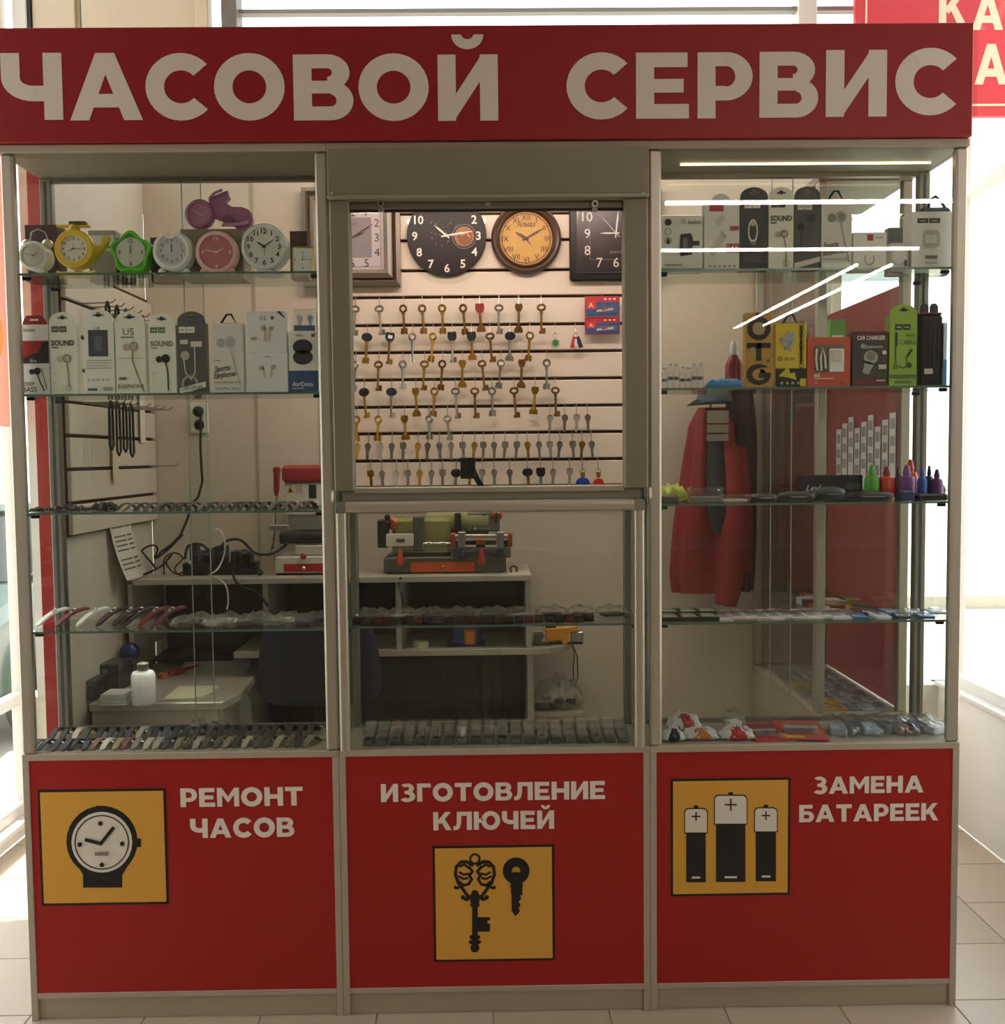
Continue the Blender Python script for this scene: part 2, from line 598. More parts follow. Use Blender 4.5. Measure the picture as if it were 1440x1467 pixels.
# glazed bay: low walls, posts and panes
SILL = .56; HEAD = 4.56
frame_m = M('d9d6cf', .45)
def bay_side(name, wname, x, sgn, ys, transoms, SILL=SILL):
    x0, x1 = (x-.12, x) if sgn < 0 else (x, x+.12)
    struct(name, MB().box(x0, x1, FRONTY, BACK+.1, 0, SILL).box(x0, x1, FRONTY, BACK+.1, HEAD, CEIL), white_m, bevel=.004)
    w = bpy.data.objects.new(wname, None); COL.objects.link(w); w['kind'] = 'structure'
    w.location = (x, 0, SILL)
    xm = (x0+x1)/2
    for y in ys:
        part('mullion', MB().box(xm-.03, xm+.03, y-.025, y+.025, SILL, HEAD), frame_m, w, bevel=.003)
    for z in transoms:
        part('transom', MB().box(xm-.025, xm+.025, FRONTY, BACK, z-.025, z+.025), frame_m, w, bevel=.003)
    part('window_sill', MB().box(x0-.02, x1+.02, FRONTY+.001, BACK, SILL, SILL+.02), frame_m, w, bevel=.003)
    for a, b in zip(ys[:-1], ys[1:]):
        part('pane', MB().box(xm-.003, xm+.003, a+.02, b-.02, SILL+.02, HEAD), GLASS_WIN, w, fix=True)
    return w
bay_side('wall_left', 'window_1', BAYL, -1, [FRONTY+.03, .30, BACK-.03], [.09, .57, 3.0, HEAD-.02], .05)
bay_side('wall_right', 'window_2', BAYR, 1, [FRONTY+.03, .35, BACK-.03], [SILL+.04, P(1410, 322, .98).z+.25, HEAD-.02])

# back facade
def bx_(px, z=3.9): return P(px, 18, BACK).x
struct('wall_back', MB().box(BAYL-.12, BAYR+.12, BACK, BACK+.12, 0, SILL).box(BAYL-.12, BAYR+.12, BACK, BACK+.12, HEAD, CEIL), white_m, bevel=.004)
fb = bpy.data.objects.new('window_3', None); COL.objects.link(fb); fb['kind'] = 'structure'; fb.location = (0, BACK+.06, SILL)
dark_m = M('5c5850', .5)
part('corner_post', MB().box(bx_(20), bx_(40), BACK-.02, BACK+.08, SILL, CEIL), frame_m, fb, bevel=.003)
part('black_seal', MB().box(bx_(40), bx_(45), BACK-.01, BACK+.08, SILL, CEIL), BLACK, fb)
part('wall_panel', MB().box(bx_(45), bx_(107), BACK, BACK+.06, 2.7, CEIL), cream_m, fb, bevel=.004)
part('wall_panel', MB().box(bx_(116), bx_(280), BACK, BACK+.06, 2.7, CEIL), cream_m, fb, bevel=.004)
part('panel_joint', MB().box(bx_(105), bx_(113), BACK+.01, BACK+.05, 2.7, CEIL), M('a2906c', .6), fb)
part('panel_joint', MB().box(bx_(113), bx_(116), BACK+.01, BACK+.05, 2.7, CEIL), dark_m, fb)
part('wall_panel', MB().box(bx_(280), bx_(299), BACK-.015, BACK+.06, 2.7, CEIL), cream_m, fb, bevel=.004)
part('wall_panel_foot', MB().box(bx_(45), bx_(299), BACK, BACK+.06, 2.66, 2.7), dark_m, fb)
part('dark_post', MB().box(bx_(319), bx_(341), BACK-.03, BACK+.08, SILL, CEIL), M('6f6a61', .55, var=.25, scale=20), fb, bevel=.003)
part('mullion', MB().box(bx_(1143), bx_(1169), BACK-.02, BACK+.08, SILL, CEIL), frame_m, fb, bevel=.003)
part('transom', MB().box(bx_(341), BAYR, BACK+.01, BACK+.05, P(700, 14, BACK).z-.006, P(700, 10, BACK).z), M('8a8a86', .5), fb)
xs = [BAYL, bx_(319), bx_(741), bx_(1143), BAYR]
for a, b in zip(xs[:-1], xs[1:]):
    part('pane', MB().box(a, b, BACK+.062, BACK+.068, SILL, HEAD), GLASS_WIN, fb)

struct('added_sun_blocker', MB().box(1.05, BAYR+.6, BACK+.12, BACK+2.1, CEIL-.1, CEIL+.02), M('c9c6bf', .7), bevel=.01)  # unseen slab added outside to keep the sun off the right floor
# outside: yard, kerb, trees, a parked car
struct('ground_outside', MB().box(-60, 60, BACK+.12, 70, -.35, -.12).box(-60, BAYL-.12, FRONTY+.15, BACK+.12, -.35, -.12).box(BAYR+.12, 60, FRONTY+.15, BACK+.12, -.35, -.12), M('a9a59d', .9, var=.12, scale=1.5))
struct('kerb', MB().box(-30, 30, 8.0, 8.2, -.12, .02).box(-30, 30, 8.2, 70, -.12, -.02), M('b5ad9b', .9, var=.1))

def tree(x, y, h, r, label):
    t = thing('tree', label, 'tree', (x, y, -.12), 'trees far outside the windows')
    part('trunk', MB().tube([(x, y, -.12), (x+.1, y, h*.4), (x-.1, y+.1, h*.8)], [.16, .12, .05], 8), M('5b4a3a', .9, var=.2), t, smooth=True)
    mb = MB(); rr = random.Random(int(x*10))
    for k in range(420):
        a = rr.uniform(0, 6.28); b = math.acos(rr.uniform(-1, 1)); q = r*(rr.uniform(.25, 1)**.5)
        c = Vector((x+q*math.sin(b)*math.cos(a), y+q*math.sin(b)*math.sin(a), h*.78+q*.9*math.cos(b)))
        d = Vector((rr.uniform(-1, 1), rr.uniform(-1, 1), rr.uniform(-1, 1))).normalized(); e = d.orthogonal().normalized()
        g = rr.uniform(.14, .30)
        mb.add([c-d*g, c+e*g*.6, c+d*g, c-e*g*.6], [(0, 1, 2, 3)])
    part('foliage', mb, M('6f8a4c', .8, var=.3, scale=2), t, fix=False, kind='stuff')
for k, (x, h) in enumerate([(-7.0, 12.5), (.8, 11.8), (8.6, 12.2)]):
    tree(x, 32+k % 2*3, h, 3.4, f"green tree outside, {ordn(k+1)} from the left, seen above the red header")

def car(loc, rz, paint, label, glassc='2b3330'):
    c = thing('parked_car', label, 'car', (0, 0, 0))
    prof = [(-2.05, .30), (-2.1, .62), (-1.95, .80), (-1.15, .92), (-.55, 1.38), (.75, 1.42), (1.55, .98), (2.0, .92), (2.1, .55), (2.05, .30)]
    lower = [(-2.05, .30), (-2.1, .62), (-1.95, .80), (-1.15, .92), (1.55, .96), (2.0, .92), (2.1, .55), (2.05, .30)]
    mb = MB().prism(lower, (.82, 0, 0), UY, UZ, 1.64)
    part('car_body', mb, M(paint, .25, 0, coat=.6), c, bevel=.06)
    cab = [(-1.1, .90), (-.55, 1.36), (.75, 1.40), (1.5, .94)]
    part('cabin_glass', MB().prism(cab, (.70, 0, 0), UY, UZ, 1.4), M(glassc, .1), c, bevel=.05)
    part('car_roof', MB().prism([(-.6, 1.36), (-.5, 1.42), (.7, 1.46), (.85, 1.40)], (.68, 0, 0), UY, UZ, 1.36), M(paint, .25, 0, coat=.6), c, bevel=.02)
    for y in (-1.3, 1.28):
        for x in (-.83, .83):
            w = part('wheel', MB().lathe([(.18, -.10), (.30, -.10), (.31, -.06), (.31, .06), (.30, .10), (.18, .10)], (x, y, .31), (1, 0, 0), 24), M('222222', .8), c, smooth=True)
            part('hubcap', MB().lathe([(.19, -.105), (.17, -.115), (.05, -.12), (.05, .12), (.17, .115), (.19, .105)], (x, y, .31), (1, 0, 0), 16), M('8d9090', .35, .8), w, smooth=True)
    part('headlight', MB().box(-.72, -.42, -2.12, -2.0, .60, .72), CHROME, c, bevel=.02)
    part('headlight', MB().box(.42, .72, -2.12, -2.0, .60, .72), CHROME, c, bevel=.02)
    part('bumper', MB().box(-.8, .8, -2.16, -2.0, .32, .5), M('333735', .6), c, bevel=.03)
    c.location = loc; c.rotation_euler = (0, 0, rz)
car((-3.85, 4.75, -.12), math.radians(6), '2f4a3c', 'dark green car parked outside the left window')
car((13.4, 31, -.02), math.radians(80), 'e4e6e8', 'pale silver car parked outside beyond the right window')

# window poster on the left pane
t = thing('window_poster', 'red and yellow poster stuck on the left window pane', 'poster', (BAYL+.0, 1.0, 1.7))
xp = BAYL-.05
pz0 = 1.74; pz1 = 2.98
def pstrip(nm, mat, y0, y1, z0, z1, lift=0):
    return part(nm, MB().box(xp+.002*lift, xp+.002*lift+.0015, y0, y1, z0, z1), mat, t)
PR = M_translucent('f3b9ab', 'poster_red', .85); PY = M_translucent('f8e2b4', 'poster_yellow', .85); PW = M_translucent('f5efe6', 'poster_white', .85)
pstrip('poster_sheet', PR, .45, 1.55, pz0, pz1)
pstrip('printed_band', PW, .45, 1.55, 2.78, 2.86, 1)
pstrip('printed_band', PW, .45, 1.55, 2.62, 2.66, 1)
for (cy, cz, r, mt) in ((1.12, 2.28, .20, PY), (.80, 2.20, .24, PY), (1.36, 2.12, .14, PY)):
    part('printed_disc', MB().cyl((xp+.004, cy, cz), (xp+.0055, cy, cz), r, 24), mt, t)
mbt = MB().box(xp+.004, xp+.0055, 1.05, 1.30, 1.80, 1.90)
part('printed_label', mbt, PW, t, bevel=.0)

# hanging red sign at upper right
SY = 1.45
a = P(1226, 0, SY); b = P(1440, 166, SY)
zt = a.z+.18; xr = b.x+.42
sg = thing('hanging_sign', 'bright red hanging sign with cream letters behind the header', 'sign', ((a.x+xr)/2, SY, b.z))
part('sign_board', MB().box(a.x, xr, SY, SY+.03, b.z, zt), M('cf2d38', .45), sg, bevel=.002)
crm = M('ead7b8', .5)
part('border_line', MB().box(P(1240, 0, SY).x, P(1242.5, 0, SY).x, SY-.002, SY, b.z+.05, zt-.03), crm, sg)
part('border_line', MB().box(P(1242, 0, SY).x, xr-.03, SY-.002, SY, P(1410, 151, SY).z-.003, P(1410, 149, SY).z), crm, sg)
def sgl(s, x0, x1, yb, yt):
    for m in lettering(MB, s, x0, x1, yb, yt, yb, yt, SY):
        part('letter', m, crm, sg)
sgl('К', 1345, 1383, 34, -10)
sgl('А', 1392, 1437, 43, -10)
sgl('А', 1396, 1443, 121, 63)
for x in (a.x+.15, xr-.15):
    part('hanger_wire', MB().cyl((x, SY+.015, zt), (x, SY+.015, CEIL), .003, 6), STEEL, sg)

# luminaires of the hall
lamp_m = M_emit('fff0e0', LAMP_POWER, 'lamp_light')
lamp_h = M('d8d4cc', .5)
def luminaire(x0, x1, y0, y1, z, label):
    t = thing('linear_luminaire', label, 'ceiling light', ((x0+x1)/2, (y0+y1)/2, z), 'linear ceiling lights of the shop hall')
    part('housing', MB().box(x0, x1, y0, y1, z+.03, z+.09), lamp_h, t, bevel=.004)
    part('tube_light', MB().box(x0+.01, x1-.01, y0+.01, y1-.01, z, z+.03), lamp_m, t, bevel=.006)
    for (x, y) in ((x0+.1, (y0+y1)/2), (x1-.1, (y0+y1)/2)) if x1-x0 > y1-y0 else (((x0+x1)/2, y0+.1), ((x0+x1)/2, y1-.1)):
        part('hanger_rod', MB().cyl((x, y, z+.09), (x, y, CEIL), .005, 6), STEEL, t)
LZ = 3.5
luminaire(1.35, 3.6, -5.025, -4.975, LZ, 'long ceiling light behind the camera, nearest the kiosk on the right')
luminaire(1.45, 4.1, -6.825, -6.775, LZ, 'long ceiling light behind the camera, second row on the right')
luminaire(3.765, 3.815, -12.5, -7.6, LZ, 'lengthwise ceiling light at the far right, inner one')
luminaire(4.125, 4.175, -12.5, -7.6, LZ, 'lengthwise ceiling light at the far right, outer one')
luminaire(-6.5, -4.0, -4.36, -4.30, LZ, 'long ceiling light behind the camera on the left')
luminaire(-6.8, -5.3, -7.26, -7.20, LZ, 'long ceiling light far behind the camera on the left')
# ================================================================== the kiosk
DEPTH = .27
PW_ = .034      # post width
SHELF_L = [390, 563, 733, 903]
SHELF_R = [384, 554, 720, 890]
shelfz = {}

def unit(name, label, x0, x1, side, shelf_py, pxc, outer):
    u = thing(name, label, 'display case', ((x0+x1)/2, DEPTH/2, 0))
    # base
    for xa, xb in ((x0, x0+.018), (x1-.018, x1)):
        part('base_side', MB().box(xa, xb, 0, DEPTH, 0, ZC-.018), LAM, u, bevel=.001)
    part('base_back', MB().box(x0+.018, x1-.018, DEPTH-.016, DEPTH, .02, ZC-.02), LAM, u)
    part('deck', MB().box(x0, x1, 0, DEPTH, ZC-.018, ZC), LAM, u, bevel=.001)
    part('bottom_rail', MB().box(x0+.018, x1-.018, .001, .03, .064, .080), LAM, u, bevel=.001)
    part('kick_plate', MB().box(x0+.018, x1-.018, .012, .028, 0, .064), LAM, u, bevel=.001)
    rp = part('red_panel', MB().box(x0+.018, x1-.018, .003, .012, .080, ZC-.018), RED, u)
    # frame
    zt = ZH-.022
    for xa, xb in ((x0, x0+PW_), (x1-PW_, x1)):
        part('front_post', MB().box(xa, xb, 0, .03, ZC, zt), ALU2, u, bevel=.006)
        p = part('rear_post', MB().box(xa, xb, DEPTH-.03, DEPTH, ZC, zt), ALUDK, u, bevel=.003)
        xm = (xa+xb)/2
        part('groove', MB().box(xm-.004, xm+.004, DEPTH-.0308, DEPTH-.0300, ZC+.01, zt-.01), M('4a4843', .6), p)
    part('top_panel', MB().box(x0, x1, 0, DEPTH, zt, ZH), GREYP, u, bevel=.001)
    part('top_rail', MB().box(x0, x1, -.006, 0, zt+.001, ZH), LAM, u, bevel=.0015)
    # glass
    part('front_glass', MB().box(x0+PW_*.8, x1-PW_*.8, .012, .016, ZC, zt), GLASS, u)
    if side < 0:
        part('side_glass', MB().box(x0+.012, x0+.016, .03, DEPTH-.03, ZC, zt), GLASS, u)
    if side > 0:
        part('side_glass', MB().box(x1-.016, x1-.012, .03, DEPTH-.03, ZC, zt), GLASS, u)
    xm = (x0+x1)/2
    g1 = part('sliding_door', MB().box(x0+PW_, xm+.03, .246, .250, ZC+.012, zt-.012), GLASS, u)
    g2 = part('sliding_door', MB().box(xm-.03, x1-PW_, .256, .260, ZC+.012, zt-.012), GLASS, u)
    for g, xe, y in ((g1, xm+.03, .246), (g2, xm-.03, .256)):
        part('door_edge', MB().box(xe-.0012, xe+.0012, y-.0003, y+.0043, ZC+.012, zt-.012), M('a8b5ae', .2), g)
    part('door_track', MB().box(x0+PW_, x1-PW_, .242, .264, ZC, ZC+.012), ALUDK, u)
    part('door_track', MB().box(x0+PW_, x1-PW_, .242, .264, zt-.012, zt), ALUDK, u)
    zs = []
    for py in shelf_py:
        z = P(pxc, py, .02).z
        zs.append(z)
        s = part('glass_shelf', MB().box(x0+.02, x1-.02, .020, .240, z-.006, z), [GLASS_SHELF], u)
        part('shelf_edge', MB().box(x0+.02, x1-.02, .0185, .020, z-.006, z), GLASS_EDGE, s)
        for xa in (x0+PW_, x1-PW_-.022):
            for y in (.032, .215):
                part('shelf_support', MB().box(xa, xa+.022, y, y+.012, z-.016, z-.0062), RUBBER, s, bevel=.002)
    shelfz[name] = zs
    return u, rp

UL, RPL = unit('display_case', 'left glass display case with red base reading watch repair', XL, X1, -1, SHELF_L, 240, None)
zsl = shelfz['display_case']
UR, RPR = unit('display_case', 'right glass display case with red base reading battery replacement', X2, XR, 1, SHELF_R, 1155, None)
zsr = shelfz['display_case']

# LED strip under the top panel of the right case
led = part('led_strip', MB().box(P(975, 226, .14).x, P(1333, 226, .14).x, .136, .144, ZH-.026, ZH-.0222), M_emit('ffe6b4', LED_POWER, 'led_light'), UR)

# centre unit: base + low show window
UC = thing('service_counter', 'centre service counter with glass show window and red base', 'counter', ((X1+X2)/2, DEPTH/2, 0))
x0, x1 = X1+.001, X2-.001
for xa, xb in ((x0, x0+.018), (x1-.018, x1)):
    part('base_side', MB().box(xa, xb, 0, DEPTH, 0, ZC-.018), LAM, UC, bevel=.001)
part('base_back', MB().box(x0+.018, x1-.018, DEPTH-.016, DEPTH, .02, ZC-.02), LAM, UC)
part('deck', MB().box(x0, x1, 0, DEPTH, ZC-.018, ZC), LAM, UC, bevel=.001)
part('bottom_rail', MB().box(x0+.018, x1-.018, .001, .03, .064, .080), LAM, UC, bevel=.001)
part('kick_plate', MB().box(x0+.018, x1-.018, .012, .028, 0, .064), LAM, UC, bevel=.001)
RPC = part('red_panel', MB().box(x0+.018, x1-.018, .003, .012, .080, ZC-.018), RED, UC)
zf1 = P(705, 716, 0).z; zf0 = P(705, 733, 0).z; zsill = P(705, 699, 0).z
xa0 = P(484, 900, 0).x; xa1 = P(499, 900, 0).x; xb0 = P(909, 900, 0).x; xb1 = P(924, 900, 0).x
def rbar(mb, p0, p1, w, t):
    """softly rounded aluminium bar"""
    p0 = Vector(p0); p1 = Vector(p1); d = (p1-p0).normalized(); s_ = d.cross(UY)
    prof = [(-w/2, t), (-w/2, t*.35), (-w*.36, .08*t), (-w*.15, 0), (w*.15, 0), (w*.36, .08*t), (w/2, t*.35), (w/2, t)]
    vs = [p+s_*a+UY*b for p in (p0, p1) for a, b in prof]
    n = len(prof)
    mb.add(vs, [(i, (i+1) % n, n+(i+1) % n, n+i) for i in range(n)]+[tuple(range(n)), tuple(range(2*n-1, n-1, -1))])
    return mb
wbar = zf1-zf0
part('frame_bar', rbar(MB(), (xa1, -.008, (zf0+zf1)/2), (xb0, -.008, (zf0+zf1)/2), wbar, .022), ALU2, UC, smooth=True)
for xa, xb in ((xa0, xa1), (xb0, xb1)):
    part('frame_bar', rbar(MB(), ((xa+xb)/2, -.008, ZC), ((xa+xb)/2, -.008, zf0), xb-xa, .022), ALU2, UC, smooth=True)
for xa, xb, sg_ in ((xa0, xa1, 1), (xb1, xb0, -1)):
    pts = [(xa, zf0)] + [(xa+sg_*wbar*.45*(1-math.cos(t)), zf1-wbar*.45*(1-math.sin(t))) for t in [i*math.pi/12 for i in range(7)]] + [(xb, zf1), (xb, zf0)]
    if sg_ < 0: pts = pts[::-1]
    part('corner_piece', MB().prism(pts, (0, -.007, 0), UX, UZ, .02), ALUDK, UC, bevel=.001)
part('front_glass', MB().box(xa1-.004, xb0+.004, .004, .008, ZC, zf0+.002), GLASS, UC)
part('counter_board', MB().box(x0+.02, x1-.02, .016, .34, zf1-.002, zsill-.004), M('9a9587', .45), UC, bevel=.003)
for xa in (xa0+.004, xb1-.026):
    part('rear_post', MB().box(xa, xa+.022, DEPTH-.03, DEPTH, ZC, zf1-.002), ALUDK, UC, bevel=.002)
for xa, xb in ((xa0+.002, xa0+.006), (xb1-.006, xb1-.002)):
    part('side_glass', MB().box(xa, xb, .03, DEPTH-.03, ZC, zf1-.002), GLASS, UC)
xm = (xa0+xb1)/2
part('sliding_door', MB().box(xa0+.03, xm+.03, .246, .250, ZC+.01, zf1-.01), GLASS, UC)
part('sliding_door', MB().box(xm-.03, xb1-.03, .256, .260, ZC+.01, zf1-.01), GLASS, UC)
part('door_track', MB().box(xa0+.03, xb1-.03, .242, .264, ZC, ZC+.01), ALUDK, UC)
zsc = P(705, 895, .03).z
s = part('glass_shelf', MB().box(xa0+.008, xb1-.008, .030, .240, zsc-.006, zsc), GLASS_SHELF, UC)
part('shelf_edge', MB().box(xa0+.008, xb1-.008, .0285, .030, zsc-.006, zsc), GLASS_EDGE, s)
for xa in (xa0+.008, xb1-.030):
    for y in (.04, .215):
        part('shelf_support', MB().box(xa, xa+.022, y, y+.012, zsc-.016, zsc-.0062), RUBBER, s, bevel=.002)
# top rail joins the two cases above the shutter

# roller shutter
RS = thing('roller_shutter', 'raised grey roller shutter with housing, guide rails and two locks', 'shutter', ((X1+X2)/2, .02, zsill))
part('top_rail', MB().box(X1, X2, -.006, .03, ZH-.0195, ZH), LAM, RS, bevel=.0015)
shm = M('857d6d', .45, .15, bump=.02)
zh0 = P(705, 282, -.02).z; zh1 = ZH-.020
part('shutter_housing', MB().box(X1+.004, X2-.004, -.022, .16, zh0+.006, zh1-.001), shm, RS, bevel=.002)
part('housing_lip', MB().box(X1+.004, X2-.004, -.028, .0, zh0-.004, zh0+.006), M('9b9484', .4, .3), RS, bevel=.002)
for px in (475, 922):
    part('screw', MB().lathe([(.004, 0), (.004, .002), (.002, .0028)], (P(px, 277, -.022).x, -.022, P(px, 277, -.022).z), (0, -1, 0), 10), STEEL, RS)
gl0, gl1 = P(473, 500, -.01).x, P(503.5, 500, -.01).x
gr0, gr1 = P(894.5, 500, -.01).x, P(930, 500, -.01).x
for xa, xb in ((X1+.006, gl1), (gr0, X2-.006)):
    part('guide_rail', MB().box(xa, xb, -.012, .04, zsill-.004, zh0-.004), shm, RS, bevel=.003)
zb0 = P(705, 299, .01).z
part('bottom_bar', MB().box(gl1, gr0, .008, .022, zb0, zh0-.004), M('7d7667', .45, .3), RS, bevel=.002)
part('rubber_seal', MB().box(gl1, gr0, .010, .020, zb0-.006, zb0), RUBBER, RS)
for px in (546, 852):
    q = P(px, 293, .004)
    part('lock', MB().lathe([(.0105, 0), (.0105, .012), (.009, .014), (.004, .014)], (q.x, .008, q.z), (0, -1, 0), 16), STEEL, RS, smooth=True)
    part('lock_barrel', MB().box(q.x-.008, q.x+.008, -.004, .008, q.z-.020, q.z-.008), ALUDK, RS, bevel=.002)
    part('keyhole', MB().cyl((q.x, -.0065, q.z), (q.x, -.0060, q.z), .005, 10), BLACK, RS)
part('finger_pull', MB().lathe([(.008, 0), (.004, .006)], (P(699, 291, .004).x, .008, P(699, 291, .004).z), (0, -1, 0), 8), M('a88a70', .5), RS)
part('sill_channel', MB().box(gl1, gr0, .0, .015, zsill-.012, zsill+.004), ALU, RS, bevel=.002)

# header sign
HYF = -.022
zha = P(705, 36, HYF).z
HS = thing('header_sign', 'long dark red header board with cream cyrillic lettering', 'sign', (0, .1, ZH))
hx0 = XL-.035; hx1 = P(1394, 110, HYF).x
mb = MB().box(hx0, hx1, HYF, DEPTH, ZH+.001, zha)
part('sign_board', mb, M('931d20', .38, var=.05, scale=1.2, spec=.35), HS, bevel=.0015)
vin = M('ddd2c2', .5)
LET = [('Ч', 4, 91, 172, 75, 172, 77), ('А', 101, 205, 172.5, 76, 172, 76), ('С', 210, 300, 171, 78, 171, 78), ('О', 308, 409, 171, 78, 171, 78),
       ('В', 421.5, 507, 172.5, 78, 172.5, 78), ('О', 514.5, 615, 171.5, 78.5, 171.5, 78.5), ('Й', 628, 714, 173, 78.5, 173, 78),
       ('С', 812, 900.5, 169.5, 77, 169.5, 77), ('Е', 911.5, 987, 170, 75.5, 170, 75.5), ('Р', 999.5, 1078, 169.5, 75, 169.5, 75), ('В', 1088, 1172, 168.5, 74.5, 168.5, 74),
       ('И', 1183, 1270, 167.5, 72.5, 167, 71), ('С', 1282, 1371, 164, 71, 163, 70)]
for l in LET:
    for m in lettering(MB, l[0], l[1], l[2], l[3], l[4], l[5], l[6], HYF):
        part('letter', m, vin, HS)

# lettering and stickers on the red panels
vin2 = M('f3ebdf', .5)
PY0 = .003
def word(rp, s, x0, x1, b0, t0, b1, t1):
    mb = MB(); lettering(mb, s, x0, x1, b0, t0, b1, t1, PY0, .0008)
    part('lettering', mb, vin2, rp)
word(RPL, 'РЕМОНТ', 259, 434, 1156.5, 1129.5, 1153.5, 1127)
word(RPL, 'ЧАСОВ', 273, 422, 1200.5, 1173, 1198.5, 1171)
word(RPC, 'ИЗГОТОВЛЕНИЕ', 546, 867, 1149, 1122.5, 1144.5, 1119.5)
word(RPC, 'КЛЮЧЕЙ', 621, 794, 1189.5, 1163, 1187, 1161.5)
word(RPR, 'ЗАМЕНА', 1165, 1323, 1137.5, 1113, 1135, 1111)
word(RPR, 'БАТАРЕЕК', 1145, 1344, 1178, 1153, 1175, 1150.5)

yel = M('e6ad48', .42, spec=.35)
ink = M('15110f', .45); inkw = M('ece6da', .5)
def sticker(u, x0, y0, x1, y1, name):
    """square picture sign; returns transform from picture pixels to the sticker plane"""
    a = P(x0, y1, PY0); b = P(x1, y0, PY0)
    st = part('picture_sign', MB().box(a.x, b.x, PY0-.0012, PY0, a.z, b.z), ink, u, label=name)
    bw = (b.x-a.x)*.02
    part('yellow_field', MB().box(a.x+bw, b.x-bw, PY0-.0020, PY0-.0012, a.z+bw, b.z-bw), yel, st)
    return st
class Pic:
    def __init__(s, st): s.st = st; s.k = 0
    def _q(s, px, py): p = P(px, py, PY0); return (p.x, p.z)
    def put(s, name, polys, mat):
        s.k += 1
        mb = MB(); y = PY0-.0020-.0006*s.k
        for i, q in enumerate(polys):
            mb.prism([s._q(*p) for p in q], (0, y-.00003*(i % 12), 0), UX, UZ, .0006)
        part(name, mb, mat, s.st)
def circ(cx, cy, r, n=28, ry=None): return [(cx+r*math.cos(2*math.pi*i/n), cy-(ry or r)*math.sin(2*math.pi*i/n)) for i in range(n)]
def ringp(cx, cy, ro, ri, a0=0, a1=360, n=28):
    out = []
    for i in range(n):
        t0 = math.radians(a0+(a1-a0)*i/n); t1 = math.radians(a0+(a1-a0)*(i+1)/n)
        out.append([(cx+ri*math.cos(t0), cy-ri*math.sin(t0)), (cx+ro*math.cos(t0), cy-ro*math.sin(t0)), (cx+ro*math.cos(t1), cy-ro*math.sin(t1)), (cx+ri*math.cos(t1), cy-ri*math.sin(t1))])
    return out
def rc(x0, y0, x1, y1): return [(x0, y1), (x1, y1), (x1, y0), (x0, y0)]
def stroke(pts, w):
    out = []
    for i, ((a, b), (c, d)) in enumerate(zip(pts[:-1], pts[1:])):
        L = math.hypot(c-a, d-b)
        if L < 1e-6: continue
        nx, ny = -(d-b)/L*w/2, (c-a)/L*w/2; ex, ey = (c-a)/L*w*.25, (d-b)/L*w*.25
        out.append([(a-ex-nx, b-ey-ny), (c+ex-nx, d+ey-ny), (c+ex+nx, d+ey+ny), (a-ex+nx, b-ey+ny)])
    return out

# watch sign
st = sticker(UL, 60, 1129, 237.5, 1297.5, 'yellow square sign with a black wristwatch picture')
pc = Pic(st)
pc.put('watch_case', [circ(146.5, 1205, 51), rc(138.5, 1154, 151, 1166), rc(190, 1201, 202.5, 1213), rc(119.5, 1252.5, 175.5, 1271), [(120, 1254), (175, 1254), (186, 1236), (110, 1236)]], ink)
pc.put('watch_dial', [circ(146.5, 1206, 43.5)], inkw)
pc.put('dial_ring', ringp(146.5, 1206, 39.2, 37.6), ink)
hk = [circ(x, y, 3.4, 14) for x, y in ((144.5, 1179), (176, 1208), (147, 1238), (115.5, 1209))]
for q in hk: pc.put('hour_dot', [q], ink)
pc.put('watch_hands', stroke([(124, 1202), (145.5, 1207.5), (163.5, 1185)], 5), ink)
pc.put('date_slot', [rc(137, 1219.5, 157, 1224.5)], M('8e8177', .5))

# key sign
st = sticker(UC, 622, 1209.5, 794, 1378, 'yellow square sign with two black keys')
pc = Pic(st)
K = []
K += ringp(680.5, 1230, 8.2, 5.2)
for sgn in (-1, 1):
    def m(x, y): return (680.5+sgn*x, y)
    K += stroke([m(3, 1239), m(12, 1234), m(20, 1234.5), m(26.5, 1241), m(28, 1252), m(24, 1264), m(16, 1275), m(8, 1286)], 4.6)
    K += stroke([m(9, 1241), m(3.5, 1248), m(8, 1254), m(4.5, 1259), m(9, 1266), m(16, 1268), m(22, 1263)], 4.0)
    K += stroke([m(22, 1241), m(15, 1238), m(9, 1243)], 3.2)
    K += stroke([m(9, 1251), m(16, 1252.5), m(22, 1249)], 3.0)
    K += stroke([m(10, 1257.5), m(17, 1258.5), m(23, 1255)], 3.0)
    K += stroke([m(20, 1268), m(25, 1272), m(29, 1270)], 3.2)
    K += stroke([m(6, 1284), m(12, 1288), m(18, 1285)], 5.0)
    K += [circ(*m(17, 1285), 3.2, 10), circ(*m(27.5, 1271), 2.6, 10)]
K += [circ(680.5, 1280, 5.5, 14), rc(674.5, 1281, 686.5, 1297), rc(676.5, 1295, 684.5, 1352)]
for y in (1290, 1296): K += [circ(680.5, y, 7.2, 14, 3)]
K += [rc(684, 1313.5, 702, 1334), circ(680.5, 1342, 8, 16, 4), circ(680.5, 1349, 9, 16, 4), circ(680.5, 1357.5, 6.5, 16)]
pc.put('ornate_key', K, ink)
K = ringp(739.5, 1247, 19.2, 6.0) + [circ(739.5, 1256.5, 12, 20, 8)]
K += [[(732, 1262), (748.5, 1262), (748.5, 1282), (732, 1280)], [(733, 1268), (733, 1304), (738.5, 1312), (745, 1305), (743, 1300), (746, 1296), (743, 1291), (747, 1287), (744.5, 1281), (748, 1276), (747, 1268)], [(730, 1267.5), (750, 1267.5), (748, 1271), (732, 1271)]]
pc.put('door_key', K, ink)
pc.put('key_hole_gap', [rc(698.5, 1318, 703, 1322)], yel)

